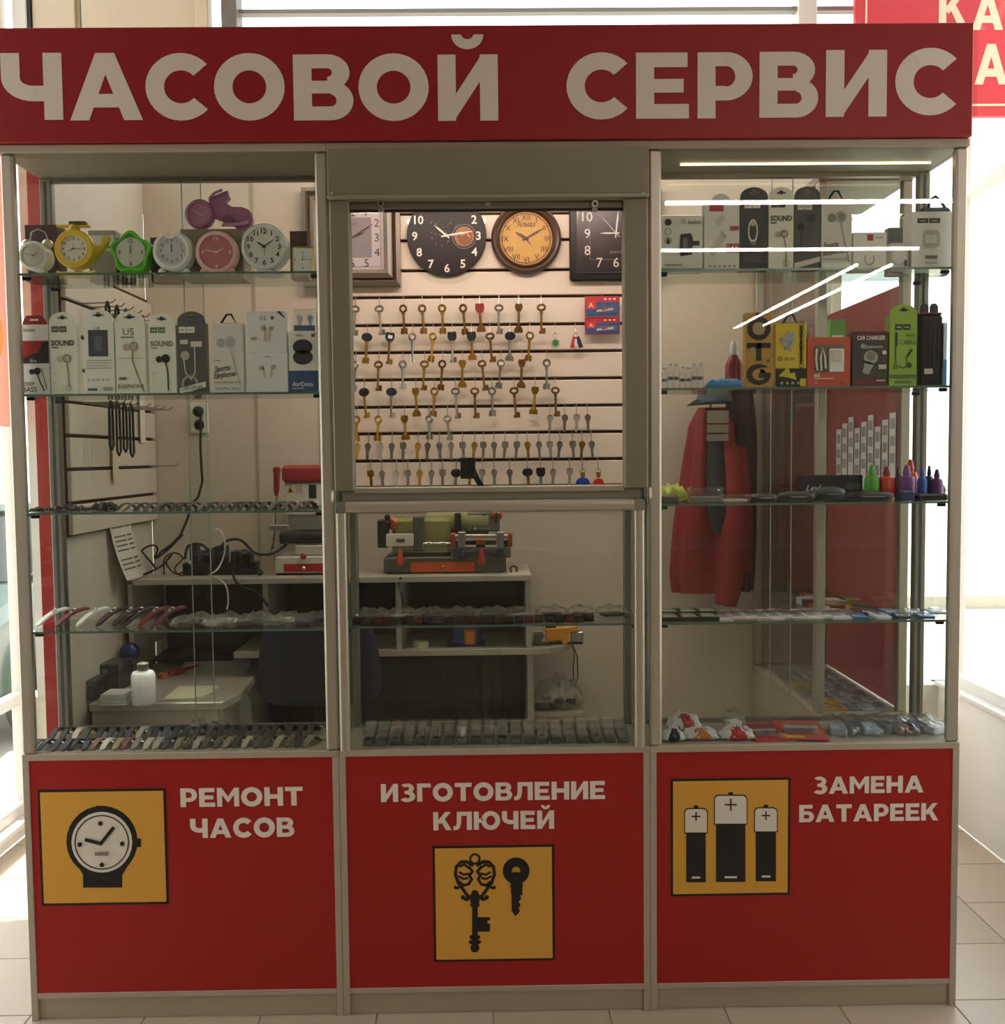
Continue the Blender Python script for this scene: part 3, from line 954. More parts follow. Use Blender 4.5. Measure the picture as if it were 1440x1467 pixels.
# battery sign
st = sticker(UR, 961, 1113.5, 1132.5, 1284, 'yellow square sign with three batteries')
pc = Pic(st)
def rtop(x0, y0, x1, y1, r):
    pts = [(x0, y1), (x1, y1)]
    pts += [(x1-r+r*math.cos(t), y0+r-r*math.sin(t)) for t in [i*math.pi/12 for i in range(7)]]
    pts += [(x0+r-r*math.sin(t), y0+r-r*math.cos(t)) for t in [i*math.pi/12 for i in range(7)]]
    return pts
bat = [(997, 1157, 17, 1193.5, 14, 1263.5), (1046.7, 1138, 24, 1181, 21, 1263), (1097, 1156, 17, 1192, 14.5, 1262)]
for cx, y0, hw, y1, hb, yb in bat:
    pc.k = 0
    pc.put('battery_body', [rtop(cx-hw, y0, cx+hw, y1, 7), rc(cx-hb, y1-1, cx+hb, yb), rc(cx-3.2, y0-3.5, cx+3.2, y0+1)], ink)
    pc.put('battery_cap', [rtop(cx-hw+1.4, y0+1.6, cx+hw-1.4, y1-1.6, 6)], inkw)
    k = hw*.36
    cy = y0+(y1-y0)*.33
    pc.put('plus_sign', [rc(cx-k, cy-1, cx+k, cy+1), rc(cx-1, cy-k, cx+1, cy+k)], ink)
    pc.put('minus_sign', [rc(cx-hb*.42, yb-8.5, cx+hb*.42, yb-5.8)], inkw)

# ------------------------------------------------------------------ booth behind the cases
BY = 1.10
beige = M('d6cbbb', .6, var=.04, scale=1.2, bump=.02)
BT = 2.70
booth = thing('booth_wall', 'beige panel wall closing the booth at the back', 'wall panel', (0, BY+.02, 0))
for xa, xb in ((-1.31, -.90), (-.895, -.655), (-.65, .62), (.625, 1.36)):
    part('panel', MB().box(xa, xb, BY, BY+.018, 0, BT), beige, booth, bevel=.0015)
for xa in (-.8975, -.6525, .6225):
    part('joint_strip', MB().box(xa-.006, xa+.006, BY-.003, BY, 0, BT), M('b3a997', .5), booth)
bl = thing('booth_wall', 'pale outer board with red front edge closing the left side of the booth', 'wall panel', (-1.33, .7, 0))
part('board', MB().box(-1.336, -1.318, DEPTH+.002, BY+.018, 0, BT), M('d6d0c6', .5), bl, bevel=.001)
part('red_edge', MB().box(-1.374, -1.3175, DEPTH+.0015, .315, 0, BT), M('b82a2c', .5), bl)
part('inner_panel', MB().box(-1.318, -1.31, DEPTH+.002, BY-.001, 0, BT), beige, bl)
# ================================================================== inside the booth
# slat wall behind the counter
sy0 = BY-.022
sw = thing('slatwall', 'cream slat wall panel with key hooks behind the counter window', 'slat wall', (0, BY-.01, 1.45))
gaps = [268, 306, 344, 387, 425, 465, 504, 543, 582, 620, 659, 697]
sx0, sx1 = P(480, 500, BY).x, P(927, 500, BY).x
gz = [P(700, g, sy0).z for g in gaps]
part('backing', MB().box(sx0, sx1, BY-.006, BY-.0005, gz[-1]-.01, gz[0]+.006), M('4a3222', .7), sw)
slat_m = M('e8dccb', .5, var=.03, scale=2)
for za, zb in zip(gz[:-1], gz[1:]):
    part('slat', MB().box(sx0, sx1, sy0, BY-.006, zb+.0055, za-.0055), slat_m, sw, bevel=.0025)
part('bottom_trim', MB().box(sx0, sx1, sy0-.006, BY-.006, gz[-1]-.055, gz[-1]-.0015), M('857f75', .5), sw, bevel=.002)

hook_mb = MB().tube([(0, .004, 0), (0, -.012, .002), (0, -.022, -.004), (0, -.026, -.032), (0, -.030, -.040), (0, -.038, -.042), (0, -.042, -.034)], .0017, 5)
hook_me = mesh('hook', hook_mb, NICKEL, smooth=True)
def hook_at(px, gi):
    x = P(px, gaps[gi], sy0).x
    h = link('hook', hook_me, sw); h.location = Vector((x, sy0, gz[gi]))-sw.location
    return Vector((x, sy0-.036, gz[gi]-.038))

# --- keys (origin at the hole the hook goes through, hanging along -z)
def key_geo(kind, L):
    mb = MB()
    if kind in ('double', 'single'):
        rx, rz = (.0120, .0125) if kind == 'double' else (.0140, .0105)
        mb.tube([Vector((rx*math.cos(t), 0, -.010+rz*math.sin(t))) for t in [i*math.pi/6 for i in range(12)]], .0046, 6, True)
        mb.cyl((0, 0, -.019), (0, 0, -L+.003), .0046, 8)
        mb.cyl((0, 0, -.026), (0, 0, -.033), .0068, 8)
        if kind == 'double':
            mb.box(-.0125, -.002, -.002, .002, -L, -L+.023); mb.box(.002, .0125, -.002, .002, -L, -L+.023)
            mb.box(-.0155, -.010, -.002, .002, -L+.005, -L+.011)
        else:
            mb.box(-.003, .016, -.002, .002, -L+.001, -L+.022); mb.box(-.009, 0, -.002, .002, -L+.001, -L+.012)
    elif kind == 'wide':
        mb.prism([(-.012, .005), (.012, .005), (.0155, -.008), (.008, -.025), (-.008, -.025), (-.0155, -.008)], (0, -.0016, 0), UX, UZ, .0032)
        mb.cyl((0, 0, -.022), (0, 0, -L+.015), .0050, 8)
        mb.prism([(-.006, -L+.028), (.006, -L+.028), (.0165, -L+.013), (.0165, -L), (-.0165, -L), (-.0165, -L+.013)], (0, -.002, 0), UX, UZ, .004)
    elif kind == 'house':
        n = 12
        mb.prism([(.0125*math.cos(2*math.pi*i/n), -.010+.0135*math.sin(2*math.pi*i/n)) for i in range(n)], (0, -.0013, 0), UX, UZ, .0026)
        mb.prism([(-.0058, -.020), (-.0058, -L+.004), (-.001, -L), (.004, -L+.005), (.0058, -L+.010), (.004, -L+.014), (.0058, -L+.018), (.004, -L+.022), (.0058, -.034), (.0058, -.020)], (0, -.0012, 0), UX, UZ, .0024)
        mb.box(-.0085, .0085, -.0016, .0016, -.0255, -.0215)
    elif kind == 'square':
        mb.prism([(-.011, .004), (.011, .004), (.0138, -.007), (.011, -.021), (-.011, -.021), (-.0138, -.007)], (0, -.0013, 0), UX, UZ, .0026)
        mb.prism([(-.0058, -.019), (-.0058, -L+.004), (0, -L), (.0058, -L+.008), (.0035, -L+.014), (.0058, -L+.020), (.0058, -.019)], (0, -.0012, 0), UX, UZ, .0024)
    return mb
KG = {}
def key_mesh(kind, L, mat):
    k = (kind, round(L, 3), mat.name)
    if k not in KG:
        KG[k] = mesh('key', key_geo(kind, L), mat, smooth=True)
    return KG[k]
head_sq = MB().prism([(-.016, .007), (.016, .007), (.0175, -.014), (.010, -.027), (-.010, -.027), (-.0175, -.014)], (0, -.0052, 0), UX, UZ, .0104)
head_ov = MB().prism([(.0205*math.cos(i*math.pi/8), -.010+.0165*math.sin(i*math.pi/8)) for i in range(16)], (0, -.0052, 0), UX, UZ, .0104)
BLKP = M('17181d', .4); REDP = M('8e2420', .45)
HM = {('sq', 'k'): mesh('plastic_head', head_sq, BLKP, bevel=.001), ('ov', 'k'): mesh('plastic_head', head_ov, BLKP, bevel=.001),
      ('sq', 'r'): mesh('plastic_head', head_sq, REDP, bevel=.001)}
tag_me = mesh('paper_label', MB().box(-.008, .008, -.0064, -.0054, -.016, -.004), M('e8e4dc', .6))
BR, BD, NI, GO = BRASS, BRASS2, NICKEL, M('c49a45', .3, 1.0)
MN = {BR.name: 'brass', BD.name: 'dark bronze', NI.name: 'nickel', GO.name: 'golden'}
rowname = ['top', 'second', 'third', 'fourth', 'fifth', 'sixth', 'bottom']
KN = {'double': 'double-bit safe key', 'single': 'single-bit key', 'wide': 'wide-bit key', 'house': 'flat door key', 'square': 'square-headed flat key'}
def put_key(row, idx, px, gi, kind, mat, L=None, head=None, hc='k', lab=None, tagp=False):
    L = L or {'double': .106, 'single': .110, 'wide': .100, 'house': .062, 'square': .062}[kind]
    p = hook_at(px, gi)
    o = link('key', key_mesh(kind, L+rnd.choice((0, .004)), mat))
    o.location = p
    o.rotation_euler = (rnd.uniform(-.05, .05), rnd.uniform(-.10, .10), rnd.uniform(-.35, .35))
    d = MN[mat.name]+' '+KN[kind]
    if head:
        h = link('plastic_head', HM[(head, hc)], o)
        d = MN[mat.name]+' key with '+('black' if hc == 'k' else 'red')+' plastic head'
    if tagp:
        link('paper_label', tag_me, o); d = 'white-labelled ' + (MN[mat.name]+' '+KN[kind] if not head else 'black-headed key')
    tag(o, f"{d}, {ordn(idx)} from left in the {rowname[row]} key row", 'key', 'keys on the slat wall')
X = lambda z: 480+z/3.2727
rows = [
 [(100, 'single', NI), (210, 'single', NI), (322, 'double', BD), (410, 'double', BD), (503, 'double', BR), (600, 'double', BD), (678, 'wide', BD, 'sq', 'r'), (768, 'single', NI), (860, 'wide', BD), (965, 'single', BD)],
 [(155, 'double', BR, 'ov', 'k'), (262, 'single', BD, 'sq', 'k', True), (365, 'double', NI), (462, 'double', GO), (550, 'single', NI, 'sq', 'k'), (640, 'wide', BR, 'sq', 'k'), (725, 'single', BD), (820, 'wide', NI, 'ov', 'k'), (913, 'double', BR, None, 'k', True)],
 [(100, 'double', NI), (208, 'single', BD), (320, 'double', NI), (422, 'single', BR), (505, 'double', BD), (598, 'wide', BR), (688, 'single', BD), (778, 'double', NI, None, 'k', True), (875, 'wide', BD), (990, 'double', NI)],
 [(140, 'single', BR, 'ov', 'k'), (268, 'single', NI, 'ov', 'k'), (380, 'wide', BR), (468, 'double', BR), (565, 'single', NI), (655, 'single', BD), (735, 'double', NI), (837, 'single', BD), (937, 'wide', GO), (1030, 'single', BD)],
 [(105, 'double', GO), (208, 'double', GO), (328, 'wide', BR), (443, 'double', NI), (528, 'single', NI), (1005, 'house', NI), (1075, 'house', NI), (1130, 'square', NI), (1180, 'house', NI)],
 [(x, rnd.choice(('house', 'square', 'house')), NI if k % 5 else BR) for k, x in enumerate((110, 160, 218, 270, 323, 392, 437, 490, 545, 598, 655, 695, 745, 797, 852, 900, 953, 1003, 1052, 1110, 1155, 1198))],
 [(x, 'house' if k % 3 else 'square', NI if k % 4 else BR) + ((('ov' if x != 962 else 'sq'), 'k') if x in (570, 900, 962) else ()) for k, x in enumerate((170, 223, 290, 343, 400, 455, 505, 570, 635, 690, 745, 817, 900, 962, 1020, 1097))],
]
for r, row in enumerate(rows):
    for i, k in enumerate(row):
        px, kind, mat = k[:3]
        head = k[3] if len(k) > 3 else None
        hc = k[4] if len(k) > 4 else 'k'
        L = None
        if r == 4 and kind in ('double', 'single', 'wide'): L = .088
        put_key(r, i+1, X(px), 4+r, kind, mat, L, head, hc, tagp=len(k) > 5)

def fob(px, gi, col, label, r=.024):
    p = hook_at(px, gi)
    t = thing('key_fob', label, 'key fob', p, 'key fobs on the slat wall')
    part('split_ring', MB().tube([p+Vector((.010*math.cos(a), 0, -.010+.010*math.sin(a))) for a in [i*math.pi/6 for i in range(12)]], .0013, 5, True), NICKEL, t, smooth=True)
    part('key_blank', MB().prism([(-.008, -.012), (.008, -.012), (.009, -.026), (.004, -.034), (-.004, -.034), (-.009, -.026)], p+Vector((0, -.004, 0)), UX, UZ, .002), BRASS, t)
    pts = [(r*.95*math.cos(i*math.pi/8), -.052+r*.75*math.sin(i*math.pi/8)) for i in range(16)]
    part('plastic_body', MB().prism(pts, p+Vector((0, -.006, 0)), UX, UZ, .009), M(col, .35), t, bevel=.002)
fob(X(1157), 10, '1e3f9a', 'blue round plastic key fob at the right end of the bottom row', .028)
fob(X(1230), 10, 'c2342f', 'red round plastic key fob at the right end of the bottom row', .022)
# two keychains on the second row
p = hook_at(X(1030), 5)
t = thing('keychain', 'silver keychain with a green badge on the slat wall', 'keychain', p)
part('split_ring', MB().tube([p+Vector((.009*math.cos(a), 0, -.009+.009*math.sin(a))) for a in [i*math.pi/6 for i in range(12)]], .0013, 5, True), NICKEL, t, smooth=True)
part('badge', MB().prism([(-.018, -.030), (0, -.018), (.018, -.030), (.016, -.052), (0, -.058), (-.016, -.052)], p+Vector((0, -.003, 0)), UX, UZ, .005), M('b9b4a6', .4), t, bevel=.001)
part('badge_face', MB().prism([(-.012, -.032), (0, -.024), (.012, -.032), (.010, -.047), (0, -.051), (-.010, -.047)], p+Vector((0, -.0042, 0)), UX, UZ, .001), M('2f7a45', .4), t)
p = hook_at(X(1125), 5)
t = thing('keychain', 'red, white and blue keychain tags on the slat wall', 'keychain', p)
part('split_ring', MB().tube([p+Vector((.009*math.cos(a), 0, -.009+.009*math.sin(a))) for a in [i*math.pi/6 for i in range(12)]], .0013, 5, True), NICKEL, t, smooth=True)
for nm, c, an, dy in (('blue_tag', '22304f', -.35, 0), ('red_tag', 'b23a36', .25, -.003), ('white_tag', 'e6ddd2', .02, -.006)):
    R3 = Matrix.Rotation(an, 3, 'Y')
    mb = MB(); mb.obox(p+R3 @ Vector((0, dy, -.038)), (.016 if nm != 'white_tag' else .010, .0025, .044 if nm != 'white_tag' else .026), R3)
    part(nm, mb, M(c, .4), t, bevel=.001)
# two blister cards
p = hook_at(862, 4)
for k, (ya, yb) in enumerate(((424, 455), (455, 480))):
    a = P(838, yb, sy0-.036+.004*k); b = P(888, ya, sy0-.036+.004*k)
    t = thing('blister_card', ('upper' if k == 0 else 'lower')+' red and blue blister card hanging beside the keys', 'blister pack', ((a.x+b.x)/2, a.y, a.z), 'blister cards on the slat wall')
    part('card', MB().box(a.x, b.x, a.y, a.y+.001, a.z, b.z), M('b6323a', .45), t)
    w, h = b.x-a.x, b.z-a.z
    print_on(t, (a.x, a.y, a.z), UX, UZ, w, h, [('r', '2f4f7d', .02, .06, .98, .72), ('r', 'cf3a3e', .05, .40, .32, .76), ('t', 'efe6dc', 'A', .18, .58, .22), ('l', 'd7d2cc', [(.35, .30), (.8, .40)], .06), ('l', 'b03035', [(.5, .36), (.62, .42)], .07), ('r', 'e9dfd5', .55, .82, .62, .9), ('r', 'e9dfd5', .68, .82, .75, .9), ('r', 'e9dfd5', .81, .82, .88, .9)])
    part('blister', MB().box(a.x+w*.33, b.x-w*.08, a.y-.008, a.y-.0012, a.z+h*.22, a.z+h*.55), ACRYL, t, bevel=.003)

# --- wall clocks
def hand(mb, c, ang, L, w, tail=.2, dy=0):
    a = math.radians(ang); d = Vector((math.sin(a), 0, math.cos(a))); e = Vector((d.z, 0, -d.x))
    c = Vector(c)+Vector((0, dy, 0))
    mb.add([c-d*L*tail-e*w*.4, c-d*L*tail+e*w*.4, c+d*L*.6+e*w*.5, c+d*L, c+d*L*.6-e*w*.5], [(4, 3, 2, 1, 0)])
def dial(t, c, r, face, ink_, nums, nh, nr, ticks=True, bold=.015, hands=None, hcol=None, handw=.04, squaren=None, split=False):
    """numerals, minute ticks and hands on a clock face in the plane y = c.y"""
    c = Vector(c)
    if nums:
        mb = MB()
        for i, s_ in nums:
            if split: mb = MB()
            a = math.radians(30*i); q = Vector((math.sin(a), 0, math.cos(a)))
            if squaren:
                k = min(1/max(abs(q.x), 1e-6), 1/max(abs(q.z), 1e-6)); q = q*min(k, 1.28)
            mb.text(s_, c+q*(r*nr)+Vector((0, -.0006, 0)), UX, UZ, nh, bold)
            if split: part('numeral', mb, M(ink_, .4), t, fix=False)
        if not split: part('numerals', mb, M(ink_, .4), t, fix=False)
    if ticks:
        mb = MB()
        for i in range(60 if ticks == 60 else 12):
            a = math.radians(i*(6 if ticks == 60 else 30)); d = Vector((math.sin(a), 0, math.cos(a))); e = Vector((d.z, 0, -d.x))
            w = r*(.012 if i % 5 or ticks != 60 else .025)
            p0, p1 = c+d*r*.93, c+d*r*.985
            o_ = Vector((0, -.0005, 0))
            mb.add([p0-e*w+o_, p0+e*w+o_, p1+e*w+o_, p1-e*w+o_], [(0, 1, 2, 3)])
        part('minute_marks', mb, M(ink_, .4), t, fix=False)
    if hands:
        for k, (nm, ang, L, w) in enumerate(hands):
            mb = MB(); hand(mb, c, ang, L*r, w*r, dy=-.002-.0008*k)
            part(nm, mb, M(hcol or ink_, .35), t, fix=False)
        part('hand_pin', MB().cyl(c, c+Vector((0, -.006, 0)), r*.035, 8), M(hcol or ink_, .35), t)
ALLN = [(i, str(i)) for i in range(1, 13)]
ROM = list(enumerate(['I', 'II', 'III', 'IIII', 'V', 'VI', 'VII', 'VIII', 'IX', 'X', 'XI', 'XII'], 1))
wy = sy0-.004
# square framed clock
cc = P(503, 339, wy-.03); hw = P(573, 339, wy-.03).x-cc.x
t = thing('wall_clock', 'square wall clock with silver-brown moulded frame, left of the black round one', 'clock', (cc.x, wy, cc.z-hw), 'wall clocks')
frm = M('7d7064', .35, .4)
for k, (a0, a1, y0, y1, nm) in enumerate(((1.0, .84, 0, -.030, 'outer_frame'), (.84, .66, -.010, -.036, 'inner_frame'))):
    mb = MB()
    o_ = hw*a0; i_ = hw*a1
    sq = [(-1, -1), (1, -1), (1, 1), (-1, 1)]
    vs = [(cc.x+sx*o_, wy, cc.z+sz*o_) for sx, sz in sq]+[(cc.x+sx*o_, wy+(y1 if k == 0 else y0-.02), cc.z+sz*o_) for sx, sz in sq]
    vs += [(cc.x+sx*(o_+i_)/2, wy+y1-.008, cc.z+sz*(o_+i_)/2) for sx, sz in sq]+[(cc.x+sx*i_, wy+y0-.012, cc.z+sz*i_) for sx, sz in sq]+[(cc.x+sx*i_, wy, cc.z+sz*i_) for sx, sz in sq]
    fs = []
    for l in range(4):
        fs += [(l*4+i, l*4+(i+1) % 4, (l+1)*4+(i+1) % 4, (l+1)*4+i) for i in range(4)]
    mb.add(vs, fs)
    part(nm, mb, frm if k == 0 else M('9a8d80', .3, .5), t)
dz = wy-.012
part('dial_plate', MB().box(cc.x-hw*.68, cc.x+hw*.68, dz, wy, cc.z-hw*.68, cc.z+hw*.68), M('cfc6cc', .5), t)
print_on(t, (cc.x-hw*.62, dz, cc.z-hw*.62), UX, UZ, hw*1.24, hw*1.24, [('r', '8e8a92', .17, .17, .83, .83), ('l', '55504f', [(.02, .02), (.98, .02), (.98, .98), (.02, .98), (.02, .02)], .008), ('t', '4a4648', 'QUARTZ', .5, .72, .035)])
dial(t, (cc.x, dz-.0012, cc.z), hw*.60, None, '3a3536', ALLN, hw*.17, .86, False, .0, [('hour_hand', 68, .50, .07), ('minute_hand', 59, .95, .05)], '1b1818', squaren=True, split=True)
part('cover_glass', MB().box(cc.x-hw*.66, cc.x+hw*.66, wy-.024, wy-.022, cc.z-hw*.66, cc.z+hw*.66), GLASS, t)
# black round clock
cc = P(640, 338, wy-.01); r = P(697, 338, wy-.01).x-cc.x
t = thing('wall_clock', 'black round glass wall clock with white numerals and a small orange planet', 'clock', (cc.x, wy, cc.z-r), 'wall clocks')
part('dial_plate', MB().lathe([(r*.6, .0), (r, -.004), (r, -.010), (r*.99, -.012), (.01, -.012)], (cc.x, wy, cc.z), (0, 1, 0), 48), M('121217', .4, spec=.3), t, smooth=True)
part('glass_rim', MB().lathe([(r*1.0, -.002), (r*1.10, -.003), (r*1.10, -.006), (r*1.0, -.007)], (cc.x, wy, cc.z-r*.1), (0, 1, 0), 48), GLASS, t)
fc = Vector((cc.x, wy-.0125, cc.z))
print_on(t, (cc.x-r, fc.y, cc.z-r), UX, UZ, 2*r, 2*r, [('c', 'a0673c', .72, .49, .125), ('c', '7a4a2c', .73, .47, .09), ('o', '6a6a6a', .72, .49, .155, .145), ('l', 'c49060', [(.68, .50), (.75, .54), (.79, .48)], .02)]
         + [('c', '77737a', .30+rnd.random()*.35, .35+rnd.random()*.35, .004+.006*rnd.random()) for _ in range(40)])
dial(t, fc+Vector((0, -.0016, 0)), r, None, 'e6e2d8', ALLN, r*.21, .80, False, .02, [('hour_hand', 310, .42, .05), ('minute_hand', 81, .70, .05)], 'dedbd2', split=True)
# brown round clock
cc = P(754, 341, wy-.02); r = P(804.5, 341, wy-.02).x-cc.x
t = thing('wall_clock', 'round brown wall clock with aged yellow dial and roman numerals', 'clock', (cc.x, wy, cc.z-r), 'wall clocks')
part('wooden_rim', MB().lathe([(r*.9, 0), (r, -.006), (r*.99, -.020), (r*.93, -.030), (r*.86, -.026), (r*.80, -.034), (r*.75, -.020), (r*.75, -.006)], (cc.x, wy, cc.z), (0, 1, 0), 48), M('4a3226', .35, var=.2, scale=25), t, smooth=True)
part('dial_plate', MB().lathe([(r*.78, -.004), (r*.78, -.012), (.003, -.012)], (cc.x, wy, cc.z), (0, 1, 0), 40), M('c79d55', .55, var=.16, scale=14), t)
fc = Vector((cc.x, wy-.0125, cc.z))
print_on(t, (cc.x-r, fc.y, cc.z-r), UX, UZ, 2*r, 2*r, [('o', '5a3d1e', .5, .5, .355, .345), ('t', '4a2c16', 'Алмаз', .5, .70, .075, .26, .004, .3)])
dial(t, fc+Vector((0, -.001, 0)), r*.72, None, '3c2715', ROM, r*.15, .82, 60, .0, [('hour_hand', 300, .50, .11), ('minute_hand', 60, .82, .07), ('second_hand', 145, .35, .03)], '1e1511', split=True)
# black square clock
cc = P(882, 335, wy-.02); hw = cc.x-P(816, 335, wy-.02).x
t = thing('wall_clock', 'black square wall clock with rounded corners and white numerals', 'clock', (cc.x, wy, cc.z-hw), 'wall clocks')
def rsq(h, r_, n=5):
    return [(sx*(h-r_)+r_*math.cos(a), sz*(h-r_)+r_*math.sin(a)) for q, (sx, sz) in enumerate(((1, 1), (-1, 1), (-1, -1), (1, -1))) for a in [math.radians(90*q+90*i/n) for i in range(n+1)]]
part('case', MB().prism(rsq(hw, .012), (cc.x, wy-.026, cc.z), UX, UZ, .026), M('101312', .35, spec=.3), t, bevel=.004)
part('inner_rim', MB().prism(rsq(hw*.86, .006), (cc.x, wy-.029, cc.z), UX, UZ, .004), M('2f3a36', .2), t, bevel=.002)
part('dial_plate', MB().prism(rsq(hw*.80, .004), (cc.x, wy-.0305, cc.z), UX, UZ, .002), M('15191b', .3), t)
fc = Vector((cc.x, wy-.031, cc.z))
print_on(t, (cc.x-hw, fc.y, cc.z-hw), UX, UZ, 2*hw, 2*hw, [('l', '7d8486', [(.22, .22), (.78, .22), (.78, .78), (.22, .78), (.22, .22)], .004), ('t', '7d8486', 'QUARTZ', .5, .30, .025)])
dial(t, fc+Vector((0, -.0008, 0)), hw*.72, None, 'd9d6cc', ALLN, hw*.21, .86, False, .0, [('hour_hand', 270, .50, .05), ('minute_hand', 6, .72, .05), ('second_hand', 318, .8, .02)], 'cfcfca', squaren=True, split=True)

# --- booth lamp: a tube light under the top of the header, above the counter
tl = thing('tube_lamp', 'tube light fixed behind the header above the counter', 'lamp', (0, .36, 2.66))
part('housing', MB().box(-.62, .62, .33, .39, 2.71, 2.745), lamp_h, tl, bevel=.004)
part('tube', MB().cyl((-.60, .36, 2.69), (.60, .36, 2.69), .013, 12), M_emit('fff0dc', BOOTH_POWER, 'booth_light'), tl, smooth=True)
part('end_cap', MB().box(-.62, -.60, .34, .38, 2.67, 2.71).box(.60, .62, .34, .38, 2.67, 2.71), lamp_h, tl)
part('bracket', MB().box(-.03, .03, DEPTH-.004, .335, 2.712, 2.74), STEEL, tl)

# --- left slat wall with hanging straps
lw = thing('slatwall', 'cream slat wall panel on the left side of the booth', 'slat wall', (-1.30, .7, 1.4))
lx = -1.286
lz0 = P(222, 746, 1.09).z
ng = 8; pit = .104
part('backing', MB().box(-1.3095, lx-.016, .31, 1.095, lz0, lz0+.01+ng*pit), M('4a3222', .7), lw)
for k in range(ng):
    part('slat', MB().box(lx-.016, lx, .31, 1.095, lz0+k*pit+.0055, lz0+(k+1)*pit-.0055), M('d8cbb8', .5), lw, bevel=.0025)
hk_mb = MB().tube([(-.004, 0, 0), (.02, 0, .002), (.10, 0, .004), (.112, 0, .014)], .0022, 5)
hk_me = mesh('hook', hk_mb, ALUDK, smooth=True)
def lhook(y, k):
    h = link('hook', hk_me, lw); h.location = Vector((lx, y, lz0+k*pit))-lw.location
strap_me = None
cols = ['23201f', '2b2725', '1d1c22', '3a2a22', '26262b']
n = 0
for k, ys in ((7, [.42, .50, .58, .66, .74, .84]), (4, [.42, .48, .54, .60])):
    for y in ys:
        lhook(y, k)
        n += 1
        x = lx+.085
        z = lz0+k*pit
        L = .13+.03*rnd.random()
        mb = MB()
        mb.tube([(x, y-.014, z-.01), (x, y, z+.006), (x, y+.014, z-.01), (x, y+.016, z-L), (x, y, z-L-.012), (x, y-.016, z-L)], .0045, 6, True)
        one('hanging_strap', mb, M(cols[n % 5], .5), f"dark hanging strap loop, {ordn(n if k == 7 else n-6)} on the {'upper' if k == 7 else 'lower'} hook row of the left slat wall", 'strap', group='straps hanging on the left slat wall', smooth=True)
for y in (.72, .80, .88, .96):
    lhook(y, 4)
lhook(1.02, 2)
for k, (y, z0, z1, c) in enumerate(((.62, 1.52, 1.76, 'd8cfa8'), (.90, 1.66, 1.86, 'e6e2dc'))):
    t = one('hanging_card', MB().box(lx+.01, lx+.0115, y, y+.05, z0, z1), M(c, .5), ['yellowish', 'white'][k]+' card hanging on the left slat wall', 'card')
# price list
pl = thing('price_list', 'curled white price list sheet pinned on the wall above the desk', 'paper', (-1.28, .8, 1.15))
def plf(u_, v_):
    return (-1.300+.05*(1-v_)**2+.006*math.sin(u_*3), .62+.20*u_+.03*(1-v_), 1.18+.26*v_)
part('sheet', MB().grid(plf, 6, 10), M('ddd6ca', .7), pl, fix=False, smooth=True)
mb = MB()
for i in range(14):
    if i in (5, 10): continue
    for (u0, u1) in ((.08, .55), (.62, .9)):
        v = .94-.062*i
        vs = []
        for u_, v_ in ((u0, v), (u1, v), (u1, v+.022), (u0, v+.022)):
            q = plf(u_, v_); vs.append((q[0]+.0012, q[1]-.0012, q[2]))
        mb.add(vs, [(0, 1, 2, 3)])
part('printed_lines', mb, M('6d675f', .7), pl, fix=False)

# --- socket with plug and cord on the back wall
so_ = P(283, 600, BY)
t = thing('wall_socket', 'white double wall socket on the beige back wall', 'socket', (so_.x, BY, so_.z))
a = P(273, 621, BY-.01); b = P(297.5, 577, BY-.01)
part('plate', MB().box(a.x, b.x, BY-.012, BY-.0005, a.z, b.z), M('e9e6de', .4), t, bevel=.003)
for f_ in (.28, .72):
    zc = a.z+(b.z-a.z)*f_
    part('outlet', MB().lathe([(.024, 0), (.024, .002), (.020, .002), (.019, -.004), (.004, -.004)], ((a.x+b.x)/2, BY-.012, zc), (0, -1, 0), 20), M('d3cfc4', .4), t, smooth=True)
    for sx in (-.009, .009):
        part('pin_hole', MB().cyl(((a.x+b.x)/2+sx, BY-.0125, zc), ((a.x+b.x)/2+sx, BY-.0130, zc), .003, 8), BLACK, t)
xc = (a.x+b.x)/2; zc = a.z+(b.z-a.z)*.72
t = thing('black_cable', 'black power cord with plug hanging down from the wall socket', 'cord', (xc, BY-.03, zc-.3))
part('plug', MB().lathe([(.019, 0), (.019, .016), (.013, .030), (.008, .036)], (xc, BY-.0145, zc), (0, -1, 0), 16), RUBBER, t, smooth=True)
pts = [(288, 592), (287, 640), (290, 690), (284, 712), (275, 722), (268, 745), (258, 768), (246, 780), (232, 790), (222, 800)]
part('cord', MB().tube([P(x, y, BY-.045-.14*max(0, (i-5)/4)) for i, (x, y) in enumerate(pts)], .0052, 6), RUBBER, t, smooth=True)

# --- work desk with raised shelf
zhut = P(600, 826, .72).z
hx0_, hx1_ = P(190, 830, .72).x, P(762, 830, .72).x
zlow = P(700, 930, .74).z
lam2 = M('b3ab9f', .5, var=.05, scale=4)
dk = thing('work_desk', 'pale grey work desk with a raised shelf along the back wall', 'desk', ((hx0_+hx1_)/2, .9, 0))
part('raised_shelf', MB().box(hx0_, hx1_, .72, BY-.002, zhut-.020, zhut), lam2, dk, bevel=.0015)
lx1 = P(762, 930, .74).x
pts = [(hx0_+.34, .74), (P(775, 935, .74).x, .74)]+[(P(775, 935, .74).x+.13*math.sin(a), .94-.20*math.cos(a)) for a in [i*math.pi/12 for i in range(1, 7)]]+[(P(775, 935, .74).x+.13, BY-.025), (hx0_+.34, BY-.025)]
mb = MB(); mb.prism(pts, (0, 0, zlow), UX, UY, .022)
part('desk_top', mb, lam2, dk, bevel=.0015)
